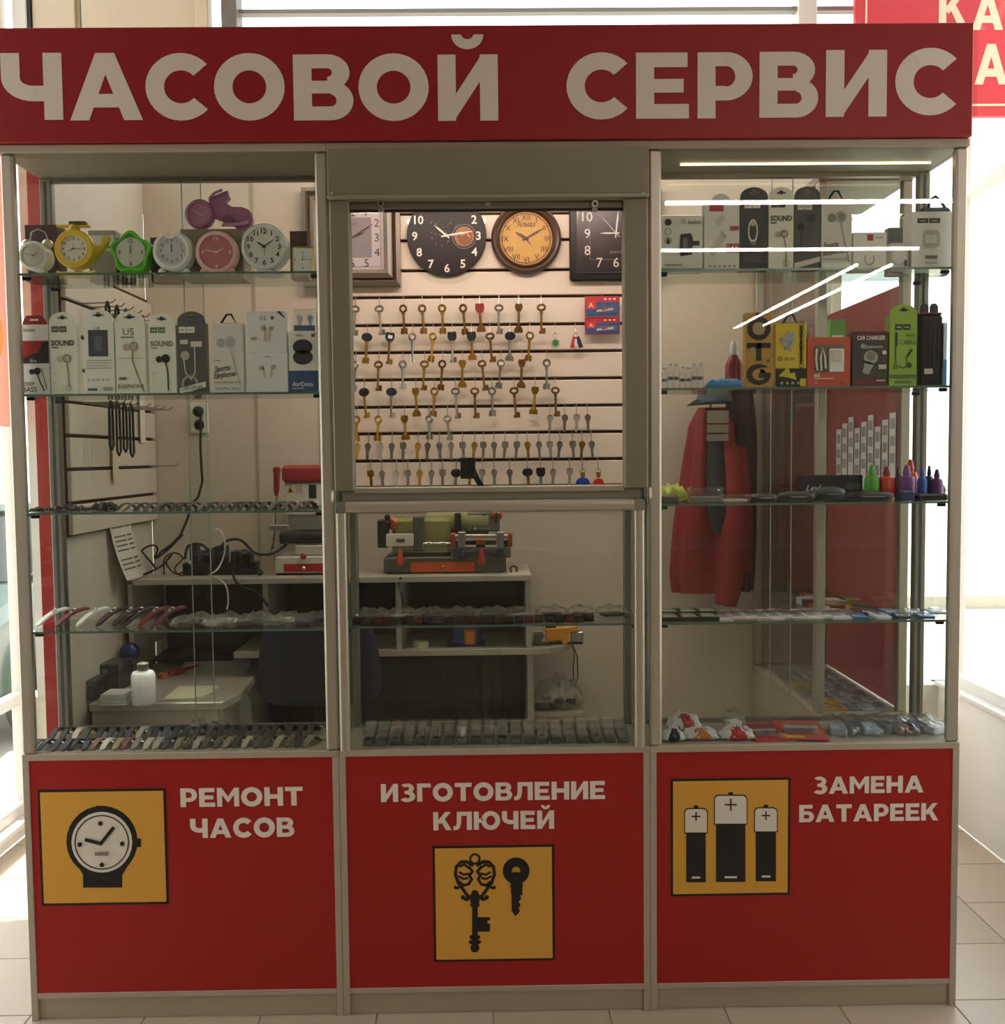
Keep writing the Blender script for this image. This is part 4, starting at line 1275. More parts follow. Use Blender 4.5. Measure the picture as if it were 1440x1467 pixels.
for px, nm in ((188, 'side_panel'), (381, 'divider'), (571, 'divider'), (757, 'side_panel')):
    x = P(px, 870, .75).x
    part(nm, MB().box(x-.009, x+.009, .745, BY-.023, zlow if 300 < px < 700 else zlow, zhut-.020), lam2, dk)
for px in (500, 760):
    x = P(px, 1000, .80).x
    part('leg_panel', MB().box(x-.011, x+.011, .78, BY-.023, 0, zlow-.022), lam2, dk)
part('back_panel', MB().box(hx0_, hx1_, BY-.022, BY-.004, .03, zhut-.021), M('3a3835', .6), dk)
# side desk on the left
zd = .82
q0 = PZ(320, 1008, zd); q1 = PZ(374, 945, zd)
sdx1 = (q0.x+q1.x)/2+.01
sd_ = thing('side_desk', 'small pale side desk along the left wall of the booth', 'desk', ((-1.30+sdx1)/2, .8, 0))
sdy = PZ(210, 1008, zd).y
part('desk_top', MB().prism([(-1.284, sdy), (sdx1, sdy), (sdx1+.03, sdy+.12), (sdx1+.0, BY-.025), (-1.284, BY-.025)], (0, 0, zd), UX, UY, .024), lam2, sd_, bevel=.0015)
part('front_panel', MB().box(-1.284, sdx1-.02, sdy+.02, sdy+.036, 0, zd-.024), lam2, sd_)
part('side_panel', MB().box(sdx1-.02, sdx1-.004, sdy+.036, BY-.025, 0, zd-.024), lam2, sd_)

# office chair
chp = P(455, 960, .56)
ch = thing('office_chair', 'dark navy office chair with padded back between the cases', 'chair', (chp.x, .56, 0))
nav = M('232838', .8, bump=.03, bscale=150)
cx = chp.x
def padf(w, h, t_, zc, yc, tilt=0):
    def f(u_, v_):
        a = 2*math.pi*u_; b = -math.pi/2+math.pi*v_
        ex = .35
        def sg_(c): return math.copysign(abs(c)**ex, c)
        x = w*sg_(math.cos(b))*sg_(math.cos(a)); y = t_*math.copysign(abs(math.cos(b))**.6, math.cos(b))*math.sin(a); z = h*sg_(math.sin(b))
        return (cx+x*(1-.18*max(0, z/h)), yc+y+.06*(x/w)**2+tilt*z, zc+z)
    return f
part('backrest', MB().grid(padf(.215, .15, .035, .91, .54, -.10), 32, 16, True), nav, ch, smooth=True, fix='merge')
mb = MB()
def seatf(u_, v_):
    a = 2*math.pi*u_; b = -math.pi/2+math.pi*v_
    def sg_(c): return math.copysign(abs(c)**.4, c)
    return (cx+.23*sg_(math.cos(b))*sg_(math.cos(a)), .78+.22*sg_(math.cos(b))*sg_(math.sin(a)), .47+.045*math.sin(b))
part('seat', MB().grid(seatf, 32, 12, True), nav, ch, smooth=True, fix='merge')
part('back_support', MB().tube([(cx, .74, .44), (cx, .58, .46), (cx, .555, .60), (cx, .575, .92)], .014, 8), RUBBER, ch, smooth=True)
part('gas_column', MB().cyl((cx, .78, .10), (cx, .78, .43), .025, 12), RUBBER, ch, smooth=True)
for k in range(5):
    a = 2*math.pi*k/5+.3
    e = (cx+.24*math.cos(a), .78+.24*math.sin(a), .06)
    l_ = part('leg', MB().tube([(cx, .78, .11), e], [.022, .014], 8), RUBBER, ch, smooth=True)
    part('caster', MB().cyl((e[0]-.015, e[1], .026), (e[0]+.015, e[1], .026), .026, 12), RUBBER, l_, smooth=True)

# --- key cutting machine in the centre
zt_ = zhut
my = .80
def bxp(x0, x1, y0, y1, Y0, dp):
    a = P(x0, y1, Y0); b = P(x1, y0, Y0)
    return (a.x, b.x, Y0, Y0+dp, a.z, b.z)
km = thing('key_cutting_machine', 'olive key cutting machine with copper vise and red handles behind the show window', 'machine', (P(640, 830, my).x, my+.1, zt_))
ol = M('8c8a52', .4); gry = M('57554d', .45); cop = M('b5623c', .3, .7); cre = M('d6cfbe', .4); redh = M('b3261f', .3)
b_ = bxp(550, 725, 797, 825, my, .24); b_ = (*b_[:4], zt_+.004, b_[5])
part('base', MB().box(*b_), gry, km, bevel=.004)
for x in (b_[0]+.02, b_[1]-.02):
    for y in (my+.03, my+.2):
        part('rubber_foot', MB().cyl((x, y, zt_), (x, y, zt_+.004), .012, 10), RUBBER, km)
c_ = bxp(589, 680, 805, 822, my, .01)
pn = part('orange_plate', MB().box(c_[0], c_[1], my-.002, my, max(c_[4], zt_+.006), c_[5]), M('c8572a', .45), km)
q = P(635, 813, my)
part('screw_knob', MB().lathe([(.008, 0), (.008, .006), (.004, .010)], (q.x, my-.002, q.z), (0, -1, 0), 12), BRASS, km, smooth=True)
part('left_body', MB().box(*bxp(562, 645, 742, 797, my+.06, .15)), ol, km, bevel=.012)
part('motor_cover', MB().cyl(P(612, 745, my+.13), P(700, 745, my+.13), .055, 20), M('a39f70', .4), km, smooth=True)
part('left_bracket', MB().box(*bxp(553, 592, 765, 783, my+.01, .03)), cre, km, bevel=.002)
part('slot', MB().box(*bxp(568, 580, 772, 777, my+.0085, .002)), M('6a5a48', .5), km)
part('left_arm', MB().box(*bxp(541, 556, 745, 785, my+.03, .05)), M('26241f', .4), km, bevel=.004)
part('left_arm', MB().box(*bxp(592, 607, 740, 790, my+.03, .04)), gry, km, bevel=.004)
for (x, y) in ((555, 741), (555, 750)):
    q = P(x, y, my+.03); part('black_knob', MB().ball(q, .011, 10, 7), BLACK, km, smooth=True)
q = P(563, 750, my+.05); part('copper_disc', MB().lathe([(.02, 0), (.022, .01), (.012, .02)], q, (0, -1, 0), 16), cop, km, smooth=True)
part('shaft', MB().cyl(P(606, 779, my+.02), P(650, 779, my+.02), .0055, 10), CHROME, km, smooth=True)
for x in (612, 632):
    part('shaft_collar', MB().cyl(P(x, 779, my+.02), P(x+5, 779, my+.02), .009, 12), STEEL, km, smooth=True)
part('carriage', MB().box(*bxp(646, 732, 786, 800, my+.0, .08)), gry, km, bevel=.004)
part('vise_bar', MB().cyl(P(652, 768, my+.0), P(728, 768, my+.0), .0075, 12), STEEL, km, smooth=True)
part('vise_body', MB().box(*bxp(652, 728, 775, 785, my+.0, .04)), M('3b332b', .4, .5), km, bevel=.003)
for x0_, x1_ in ((645, 653), (727, 734)):
    part('copper_end', MB().box(*bxp(x0_, x1_, 764, 784, my-.006, .06)), cop, km, bevel=.003)
for x0_, x1_ in ((656, 667), (711, 722)):
    part('clamp', MB().box(*bxp(x0_, x1_, 762, 785, my-.012, .05)), STEEL, km, bevel=.003)
part('copper_block', MB().box(*bxp(682, 695, 772, 781, my-.010, .02)), cop, km, bevel=.002)
for x in (674, 703):
    part('copper_rail', MB().cyl(P(x-8, 782, my-.008), P(x+8, 782, my-.008), .004, 8), CHROME, km, smooth=True)
for x in (663, 717):
    q = P(x, 790, my-.004); part('wing_knob', MB().lathe([(.009, .012), (.011, 0), (.017, -.018), (.014, -.024), (.004, -.026)], q, (0, 0, 1), 14), M('202126', .35), km, smooth=True)
for x, y, c in ((573, 797, 'c04a33'), (690, 797, 'b01c24')):
    q = P(x, y, my-.02); part('red_handle', MB().lathe([(.005, .028), (.007, .012), (.014, -.012), (.015, -.022), (.009, -.032), (.002, -.034)], q, (0, 0, 1), 14), M(c, .3), km, smooth=True)
part('upper_head', MB().box(*bxp(668, 716, 733, 762, my+.08, .10)), M('6e6b63', .45), km, bevel=.006)
q = P(711, 738, my+.05); part('copper_disc', MB().lathe([(.02, 0), (.022, .012), (.012, .022)], q, (0, -1, 0), 16), cop, km, smooth=True)
q = P(711, 738, my+.02); part('black_knob', MB().ball(q, .010, 10, 7), BLACK, km, smooth=True)
q = P(711, 750, my+.03); part('adjust_screw', MB().cyl(q, q+Vector((0, 0, .03)), .004, 8), BLACK, km)
a = P(668, 763, my+.078); b = P(716, 733, my+.078)
print_on(km, (a.x, my+.0795, a.z), UX, UZ, b.x-a.x, b.z-a.z, [('r', '1c1a18', .18, .55, .30, .78), ('r', '1c1a18', .48, .35, .60, .9), ('p', '1c1a18', [(.12, .08), (.42, .08), (.27, .42)]), ('p', 'b9b2a2', [(.19, .13), (.35, .13), (.27, .32)])])
part('lamp_post', MB().box(*bxp(652, 660, 735, 765, my+.06, .03)), BLACK, km, bevel=.002)
mt = thing('white_plate', 'small white metal plate lying beside the cutting machine', 'plate', (P(743, 830, .76).x, .78, zt_))
part('plate', MB().box(P(728, 830, .74).x, P(760, 830, .74).x, .735, .86, zt_, zt_+.003), M('d5d0c4', .4), mt, bevel=.001)
q = Vector((P(736, 822, .78).x, .78, zt_+.003))
part('brown_clip', MB().tube([q+Vector((.012*math.cos(a), 0, .012+.012*math.sin(a))) for a in [i*math.pi/5-.8 for i in range(9)]], .004, 6), M('6b3c28', .5), mt, smooth=True)

# second machine, at the left behind the case
m2 = thing('key_cutting_machine', 'white and red key cutting machine with tall lever, beside the cables', 'machine', (P(430, 825, .80).x, .9, zt_))
Y2 = .80
bb = bxp(394, 478, 797, 825, Y2, .22)
part('base', MB().box(bb[0], bb[1], Y2, Y2+.22, zt_+.008, bb[5]), M('d8d2c6', .4), m2, bevel=.004)
part('foot_strip', MB().box(bb[0]+.004, bb[1], Y2+.004, Y2+.21, zt_, zt_+.008), BLACK, m2)
pr = bxp(407, 478, 807, 823, Y2, .01)
part('red_plate', MB().box(pr[0], pr[1], Y2-.002, Y2, max(pr[4], zt_+.012), pr[5]), M('b3262a', .4), m2)
q = P(435, 814, Y2); part('screw_knob', MB().lathe([(.008, 0), (.008, .006), (.004, .010)], (q.x, Y2-.002, q.z), (0, -1, 0), 12), STEEL, m2, smooth=True)
q = P(435, 797, Y2+.0); part('red_ball_knob', MB().ball(q+Vector((0, -.006, 0)), .011, 12, 8), M('a32227', .3), m2, smooth=True)
part('column', MB().box(*bxp(414, 478, 735, 760, Y2+.09, .08)), M('b9b4a8', .4), m2, bevel=.003)
part('arm', MB().cyl(P(402, 770, Y2+.06), P(478, 768, Y2+.06), .024, 14), M('2a2724', .4), m2, smooth=True)
part('table', MB().box(*bxp(423, 478, 781, 796, Y2+.03, .1)), M('c9c3b6', .4), m2, bevel=.003)
part('neck', MB().box(*bxp(425, 478, 758, 797, Y2+.11, .06)), M('8e897e', .4), m2)
part('head', MB().box(*bxp(408, 478, 692, 738, Y2+.06, .14)), M('d9d3c6', .4), m2, bevel=.004)
part('red_cover', MB().box(*bxp(403, 478, 666, 692, Y2+.05, .16)), M('9f2a30', .35), m2, bevel=.012)
a = P(410, 736, Y2+.06); b = P(458, 692, Y2+.06)
print_on(m2, (a.x, Y2+.06, a.z), UX, UZ, b.x-a.x, b.z-a.z, [('p', 'd9b63a', [(.02, .68), (.26, .68), (.14, .94)]), ('p', '1c1a18', [(.08, .71), (.20, .71), (.14, .87)]), ('r', 'b7b0a0', .30, .66, .50, .94), ('r', '1c1a18', .68, .50, .9, .95), ('r', 'efe9de', .06, .10, .98, .42), ('r', 'c4472f', .12, .16, .92, .36), ('t', 'efe9de', 'EGIPING', .52, .26, .16, .7)])
lv = part('lever', MB().tube([P(397, 705, Y2+.02), P(394, 740, Y2+.02), P(390, 790, Y2+.04), P(396, 806, Y2+.06)], .0055, 8), CHROME, m2, smooth=True)
part('red_handle', MB().lathe([(.006, 0), (.011, .02), (.012, .08), (.015, .09), (.013, .10), (.004, .105)], P(396, 710, Y2+.02), (.04, 0, 1), 14), M('8f2028', .35), m2, smooth=True)
part('clamp', MB().box(*bxp(385, 413, 752, 760, Y2+.01, .02)), STEEL, m2, bevel=.002)

# power strip, adapters and cable bundle on the raised shelf
t = thing('power_strip', 'black power strip with adapters plugged in among tangled cables', 'power strip', (P(320, 820, .86).x, .86, zhut))
part('strip_body', MB().box(P(265, 820, .86).x, P(370, 820, .86).x, .83, .89, zhut, zhut+.045), M('191a1f', .45), t, bevel=.004)
for px, h, w in ((282, .11, 14), (300, .085, 12), (318, .10, 16), (340, .07, 14), (356, .06, 12)):
    x0_ = P(px-w/2, 800, .86).x; x1_ = P(px+w/2, 800, .86).x
    part('adapter', MB().box(x0_, x1_, .83, .89, zhut+.045, zhut+.045+h*.6), M('15161a', .4), t, bevel=.004)
a = P(287, 788, .828); part('white_sticker', MB().box(a.x, a.x+.022, .8290, .8298, a.z, a.z+.028), M('e6e2da', .5), t)
a = P(270, 808, .828); part('white_sticker', MB().box(a.x, a.x+.014, .8290, .8298, a.z, a.z+.012), M('e6e2da', .5), t)
rc_ = random.Random(5)
def cable(pts, r_, mat, label, Y=.80):
    ps = []
    for k in range(len(pts)-1):
        for s_ in range(5):
            f_ = s_/5
            p0 = pts[max(k-1, 0)]; p1 = pts[k]; p2 = pts[k+1]; p3 = pts[min(k+2, len(pts)-1)]
            ps.append(tuple(.5*((2*p1[i])+(-p0[i]+p2[i])*f_+(2*p0[i]-5*p1[i]+4*p2[i]-p3[i])*f_**2+(-p0[i]+3*p1[i]-3*p2[i]+p3[i])*f_**3) for i in (0, 1)))
    ps.append(pts[-1])
    n_ = len(ps)
    return one('cable', MB().tube([P(x, y, Y+.02*math.sin(i*.5)) for i, (x, y) in enumerate(ps)], r_, 6), mat, label, 'cable', group='cables on the raised shelf', smooth=True)
cable([(203, 824), (222, 815), (208, 796), (204, 788), (218, 781), (226, 786), (222, 800), (240, 788), (262, 766)], .0035, RUBBER, 'black cable looping at the left end of the cable tangle')
cable([(205, 823), (230, 812), (246, 795), (238, 806), (252, 822), (275, 815), (290, 822)], .0030, RUBBER, 'thin black cable coiled low in the cable tangle')
cable([(235, 822), (236, 800), (250, 792), (262, 800), (250, 815), (262, 825), (285, 818), (300, 824)], .0030, M('26272c', .5), 'dark grey cable coil left of the power strip', .83)
cable([(265, 800), (270, 782), (288, 780), (300, 790)], .0050, RUBBER, 'thick black cable arching up left of the adapters')
cable([(313, 788), (325, 775), (345, 774), (365, 792), (385, 794), (400, 788), (412, 778)], .0050, RUBBER, 'thick black cable running to the white and red machine')
cable([(345, 795), (350, 788), (358, 795), (356, 815)], .0040, RUBBER, 'short black cable loop at the right end of the power strip')
cable([(336, 800), (334, 822), (342, 838), (362, 846), (376, 857), (383, 868)], .0045, RUBBER, 'black cable hanging down over the front edge of the raised shelf', .705)
cable([(308, 757), (316, 760), (322, 775), (321, 795), (312, 815), (300, 824), (312, 828), (324, 840), (327, 860), (325, 873)], .0030, M('dcd8d0', .5), 'thin white cable falling over the shelf edge', .70)
cable([(352, 816), (366, 813), (376, 820), (370, 824)], .0040, RUBBER, 'black cable end lying right of the power strip', .80)
cable([(574, 828), (571, 838), (575, 850), (578, 870), (577, 895)], .0045, M('3a352e', .5), 'dark cable hanging under the olive cutting machine', .712)

# black stand on the counter in front of the key wall
zcb = zsill-.004
q = P(690, 700, .16)
t = thing('arm_stand', 'black rectangular device head on a slanted black arm at the counter', 'stand', (q.x, .16, zcb))
part('foot', MB().box(q.x-.03, q.x+.03, .12, .20, zcb, zcb+.006), BLACK, t, bevel=.001)
part('arm', MB().tube([(q.x, .16, zcb+.004), P(683, 685, .16), P(676, 668, .16)], .011, 4), BLACK, t)
part('device_head', MB().box(*bxp(659.5, 681, 655, 686, .14, .02)), BLACK, t, bevel=.002)

# things on the lower desk top and under it (centre)
def cup(px, py0, py1, wpx, Y, label):
    q = P(px, py1, Y); r_ = (P(px+wpx/2, py1, Y).x-q.x); h = P(px, py0, Y).z-zlow
    t = thing('ribbed_jar', label, 'jar', (q.x, Y, zlow))
    n_ = 24
    vs = []
    mb = MB()
    for hh, rr in ((0, .96), (0, 1), (h*.78, 1), (h*.80, .9)):
        for i in range(n_*2):
            a = math.pi*i/n_
            k = rr*(1-.05*(i % 2))
            vs.append((q.x+r_*k*math.cos(a), Y+r_*k*math.sin(a), zlow+hh))
    m_ = n_*2
    fs = [(l*m_+i, l*m_+(i+1) % m_, (l+1)*m_+(i+1) % m_, (l+1)*m_+i) for l in range(3) for i in range(m_)]+[tuple(range(m_)), tuple(range(3*m_, 4*m_))]
    mb.add(vs, fs)
    part('body', mb, M('ddd6c6', .5), t)
    part('lid', MB().lathe([(r_*.92, h*.79), (r_*.95, h*.82), (r_*.95, h*.96), (r_*.85, h), (.001, h)], (q.x, Y, zlow), (0, 0, 1), 24), M('e0cf8c', .45), t, smooth=True)
cup(603, 918, 936, 23, .80, 'small white ribbed jar with cream lid on the lower desk top')
q = P(668, 930, .84)
t = thing('blue_box', 'dark blue box with an orange label on the lower desk top', 'box', (q.x, .84, zlow))
a = P(646, 930, .80); b = P(690, 897, .80)
part('box_body', MB().prism([(a.x, zlow+.006), (b.x, zlow+.006), (b.x-.008, b.z), (a.x+.012, b.z)], (0, .80, 0), UX, UZ, .09), M('22346b', .4), t, bevel=.003)
part('base_plate', MB().box(a.x-.012, b.x+.012, .79, .90, zlow, zlow+.006), M('1d2c5a', .4), t, bevel=.001)
c = P(674, 928, .798); d = P(682, 902, .798)
part('orange_label', MB().box(P(665, 927, .798).x, P(682, 927, .798).x, .7985, .7997, c.z, d.z), M('b3592c', .45), t)
part('label_picture', MB().box(P(668, 924, .798).x, P(679, 924, .798).x, .7975, .7985, c.z+.012, d.z-.010), M('d58a3a', .45), t)
# yellow tool
q = P(803, 925, .82)
t = thing('yellow_tool', 'yellow and black hand tool with a lanyard on the lower desk top', 'tool', (q.x, .82, zlow))
ty = M('e0992b', .4)
pp = lambda x, y: (P(x, y, .80).x, P(x, y, .80).z)
part('tool_body', MB().prism([pp(781, 901), pp(826, 897), pp(829, 904), pp(813, 907), pp(817, 920), pp(808, 925.5), pp(803, 917), pp(782, 921)][::-1], (0, .80, 0), UX, UZ, .045), ty, t, bevel=.004)
part('black_base', MB().box(P(786, 930, .80).x, P(836, 930, .80).x, .81, .85, zlow, P(800, 921, .80).z), BLACK, t, bevel=.003)
part('steel_jaw', MB().box(*bxp(818, 836, 905, 920, .805, .03)), STEEL, t, bevel=.003)
part('black_cap', MB().box(*bxp(782, 797, 896, 900, .805, .03)), BLACK, t, bevel=.002)
part('lanyard', MB().tube([P(818, 922, .785), P(823, 935, .725), P(821, 960, .722), P(822, 973, .722), P(826, 976, .722), P(828, 970, .722), P(827, 940, .722), P(821, 924, .75)], .0022, 5), BLACK, t, smooth=True)
t = thing('steel_clip', 'grey metal clip piece beside the yellow tool', 'clip', (P(768, 930, .80).x, .81, zlow))
part('plate', MB().box(P(763, 930, .79).x, P(790, 930, .79).x, .79, .85, zlow, zlow+.004), BLACK, t, bevel=.001)
part('bent_strip', MB().prism([pp(764, 928), pp(770, 930), pp(780, 912), pp(778, 904), pp(766, 904), pp(764, 915)], (0, .80, 0), UX, UZ, .02), M('6e6a66', .3, .6), t, bevel=.002)

# --- garments on the right of the back wall
def garment(name, label, poly_l, poly_r, ys, Yc, thick, mat, folds, seed):
    """hanging cloth: closed tube, left and right outline in picture columns"""
    t = thing(name, label, 'jacket', (P((poly_l[-1]+poly_r[-1])/2, ys[-1], Yc).x, Yc, P(1000, ys[-1], Yc).z))
    rr = random.Random(seed)
    ph = [rr.uniform(0, 6.28) for _ in range(6)]
    n_ = len(ys)
    def f(u_, v_):
        k = v_*(n_-1); i = min(int(k), n_-2); g = k-i
        xl = poly_l[i]*(1-g)+poly_l[i+1]*g; xr_ = poly_r[i]*(1-g)+poly_r[i+1]*g; y = ys[i]*(1-g)+ys[i+1]*g
        a = P(xl, y, Yc); b = P(xr_, y, Yc)
        th = 2*math.pi*u_
        cx_ = (a.x+b.x)/2; hw_ = (b.x-a.x)/2
        amp = .012*min(1, v_*2.5+.15)
        wv = amp*(math.sin(folds*th+ph[0])+.6*math.sin((folds+3)*th+ph[1]+v_*2)+.5*math.sin(v_*9+ph[2]+2*th))
        tk = thick*min(1, .45+v_*1.2)
        return (cx_+(hw_+wv*.5)*math.copysign(abs(math.cos(th))**.8, math.cos(th)), Yc-(tk+wv)*math.sin(th), (a.z+b.z)/2)
    part('body', MB().grid(f, 72, 30, True), mat, t, smooth=True, fix='merge')
    return t
redc = M('8a2026', .6, var=.1, scale=8, bump=.2, bscale=40)
drkc = M('2b2a30', .75, bump=.05, bscale=60)
Yg = 1.0
j = garment('red_jacket', 'red jacket hanging on the beige wall in the right corner', [1001, 988, 982, 976, 968, 962, 964], [1040, 1052, 1056, 1058, 1060, 1056, 1050], [584, 610, 650, 700, 760, 820, 848], Yg, .05, redc, 6, 3)
mb = MB().tube([P(1040, 628, Yg-.06), P(1050, 680, Yg-.075), P(1052, 760, Yg-.075), P(1044, 840, Yg-.065), P(1040, 866, Yg-.06)], [.03, .05, .055, .05, .04], 12)
part('sleeve', mb, redc, j, smooth=True)
part('dark_panel', MB().tube([P(1026, 620, Yg-.055), P(1030, 680, Yg-.07), P(1032, 735, Yg-.07), P(1030, 765, Yg-.065)], [.03, .045, .045, .02], 12), drkc, j, smooth=True)
part('hanger_loop', MB().tube([P(1018, 584, Yg+.0), P(1018, 572, Yg+.05), P(1018, 570, BY-.002)], .004, 6), STEEL, j)
j = garment('dark_jacket', 'dark brown and red jacket hanging behind the red one', [1040, 1040, 1046, 1050, 1052, 1056], [1078, 1082, 1082, 1080, 1078, 1076], [560, 620, 680, 740, 800, 846], Yg+.03, .04, M('3a2224', .75, bump=.05, bscale=60), 5, 8)
part('red_stripe', MB().tube([P(1062, 640, Yg-.02), P(1064, 700, Yg-.03), P(1066, 760, Yg-.03), P(1066, 820, Yg-.025)], [.02, .032, .034, .025], 10), redc, j, smooth=True)
q = P(1015, 578, Yg-.02)
t = thing('cap', 'grey blue cap resting on top of the hanging red jacket', 'cap', (q.x, Yg-.03, q.z))
part('crown', MB().lathe([(.085, 0), (.088, .02), (.078, .045), (.05, .062), (.001, .068)], (q.x+.02, Yg-.03, q.z), (0, 0, 1), 20, sy=.6), M('5a6472', .8, bump=.2, bscale=200), t, smooth=True)
part('visor', MB().prism([(-.095, -.012), (.08, .0), (.08, .012), (-.06, .012)], (q.x, Yg-.085, q.z), UX, UZ, .02), M('3a3f4a', .8), t, bevel=.004)
for k, (y0, y1) in enumerate(((588, 606), (608, 620), (622, 632))):
    a = P(1013, y1, Yg-.115); b = P(1044, y0, Yg-.115)
    one('paper_note', MB().box(a.x, b.x, Yg-.116, Yg-.114, a.z, b.z), M('8d8676', .7), f"grey printed note pinned over the jackets, {['top', 'middle', 'bottom'][k]} of three", 'note', group='notes pinned over the jackets')

# --- side display case on the right
SX0, SX1, SY0, SY1 = 1.02, 1.312, .335, 1.095
sc_ = thing('side_display_case', 'side display case with red film glass running back from the right case', 'display case', ((SX0+SX1)/2, .7, 0))
ztp = ZH-.022
part('base_body', MB().box(SX0, SX1, SY0, SY1, 0, ZC-.018), LAM, sc_, bevel=.002)
part('deck', MB().box(SX0, SX1, SY0, SY1, ZC-.018, ZC), LAM, sc_, bevel=.001)
part('top_panel', MB().box(SX0, SX1, SY0, SY1, ztp, ZH), GREYP, sc_, bevel=.001)
for x in (SX0, SX1-.03):
    for y in (SY0, SY1-.03):
        part('post', MB().box(x, x+.03, y, y+.03, ZC, ztp), ALU, sc_, bevel=.003)
part('outer_glass', MB().box(SX1-.018, SX1-.014, SY0+.03, SY1-.03, ZC, ztp), GLASS, sc_)
zfilm = P(1310, 405, .35).z
part('red_film', MB().box(SX1-.0130, SX1-.0122, SY0+.03, SY1-.03, ZC+.004, zfilm), M_translucent('b97676', 'red_film_mat', .40), sc_)
part('sliding_door', MB().box(SX0+.010, SX0+.014, SY0+.03, .72, ZC+.01, ztp), GLASS, sc_)
part('sliding_door', MB().box(SX0+.018, SX0+.022, .70, SY1-.03, ZC+.01, ztp), GLASS, sc_)
part('rear_panel', MB().box(SX0+.03, SX1-.03, SY1-.02, SY1-.012, ZC, ztp), M('8f6f68', .6), sc_)
SZ = [P(1200, 690, .5).z-.02, P(1200, 862, .5).z-.035, P(1200, 520, .5).z]
for z in SZ:
    s = part('glass_shelf', MB().box(SX0+.024, SX1-.022, SY0+.012, SY1-.022, z-.006, z), GLASS_SHELF, sc_)
    part('shelf_edge', MB().box(SX0+.024, SX1-.022, SY0+.0105, SY0+.012, z-.006, z), GLASS_EDGE, s)
# ================================================================== goods in the cases
_before = set(bpy.data.materials)
BK, WH, LG, DG = '171614', 'e9e3d8', 'b9b4a9', '3a3a3c'
def package(label, x0, y0, x1, zb, body, ops, tab=None, depth=.030, Y=.055, group='boxed accessories', cat='box', name='accessory_box', yb=None, tabcol=None, hang=None):
    """cardboard pack standing on a shelf at height zb; x0,x1 picture columns, y0 picture row of its top"""
    a = P(x0, y0, Y); b = P(x1, y0, Y)
    zt = (a.z+b.z)/2
    w = b.x-a.x-.0008
    h = zt-zb
    t = thing(name, label, cat, ((a.x+b.x)/2, Y+depth/2, zb), group)
    hb = h
    if tab == 'round':
        hb = h*.86
    part('carton', MB().box(a.x, a.x+w, Y, Y+depth, zb, zb+hb), M(body, .45), t, bevel=.0006)
    if tab == 'round':
        r_ = w/2
        hh = h-hb
        pts = [(0, 0), (w, 0)]+[(w/2+r_*math.cos(a_), max(0, hh-r_*.7)+min(r_*.7, hh)*math.sin(a_)) for a_ in [i*math.pi/10 for i in range(0, 11)]]
        tb = part('hang_tab', MB().prism(pts, (a.x, Y+.0002, zb+hb), UX, UZ, .0012), M(tabcol or body, .45), t)
        hole = [('r', '4c4842', .38, .45, .62, .62)]
        print_on(t, (a.x, Y+.0002, zb+hb), UX, UZ, w, hh, [('r', '6b665e', .32, .42, .68, .58), ('c', '6b665e', .5, .55, .09)], name='tab_hole')
    if tab == 'tri' or hang == 'tri':
        c = a.x+w*.5
        th = .026
        part('hanger_clip', MB().tube([(c-w*.24, Y+depth/2, zb+h), (c-.004, Y+depth/2, zb+h+th), (c+w*.10, Y+depth/2, zb+h+th), (c+w*.26, Y+depth/2, zb+h), (c-w*.24, Y+depth/2, zb+h)], .0035, 6), BLACK, t)
    print_on(t, (a.x, Y, zb), UX, UZ, w, hb, ops)
    return t
def logo(c1, u, v, c2=None):
    return [('r', c1, u, v, u+.27, v+.085), ('r', c1, u+.29, v, u+.56, v+.085), ('r', c2 or 'c9c3b6', u+.05, v+.035, u+.21, v+.045), ('r', c2 or 'c9c3b6', u+.34, v+.035, u+.50, v+.045)]
def lines(c, u0, u1, v0, n, dv=.03, h=.010):
    return [('r', c, u0, v0-i*dv, u1-.08*((i*7) % 3), v0-i*dv+h) for i in range(n)]
def earbud(c, c2, u, v, s_=1.0, cordto=None):
    o = [('c', c, u-.14*s_, v, .13*s_), ('c', c2, u+.12*s_, v+.01, .17*s_), ('c', c, u+.14*s_, v+.01, .10*s_)]
    if cordto: o = [('l', c2, [(u+.1*s_, v-.02)]+cordto, .05)]+o
    return o

# ---- left case, second shelf
z = zsl[1]
G = 'earphone boxes on the second shelf, left case'
t = package('black and red earphone box with red hanger, far left of the earphone shelf', 31, 465, 69, z, 'd9d2c6',
  [('r', '8f8a82', .05, .90, .5, .94), ('r', '9b2a28', 0, .45, 1, .77), ('p', '1b1515', [(0, .45), (1, .45), (1, .77), (.75, .74), (.6, .60), (.3, .58), (0, .52)]), ('t', 'd8b0a8', 'fire', .4, .49, .05)]
  + earbud('2a2522', '191614', .45, .33, .8, [(.62, .20), (.78, .06)])+[('l', '191614', [(.7, .38), (.9, .08)], .03), ('t', '4a2422', 'DEEP', .22, .16, .05), ('t', '4a2422', 'BASS', .24, .08, .07)], group=G)
x0_, x1_ = P(32, 465, .06).x, P(67, 465, .06).x
hz = P(50, 452, .06).z; bz = P(50, 465, .06).z
mbh = MB().prism([(x0_, bz), (x1_, bz), (x1_, bz+.006), (x1_-.012, hz), (x0_+.012, hz), (x0_, bz+.006)], (0, .06, 0), UX, UZ, .002)
part('red_hanger', mbh, M('8b2426', .45), t)
part('hanger_slot', MB().box(x0_+.022, x1_-.022, .0585, .0598, bz+.010, bz+.016), M('b8afa2', .5), t)
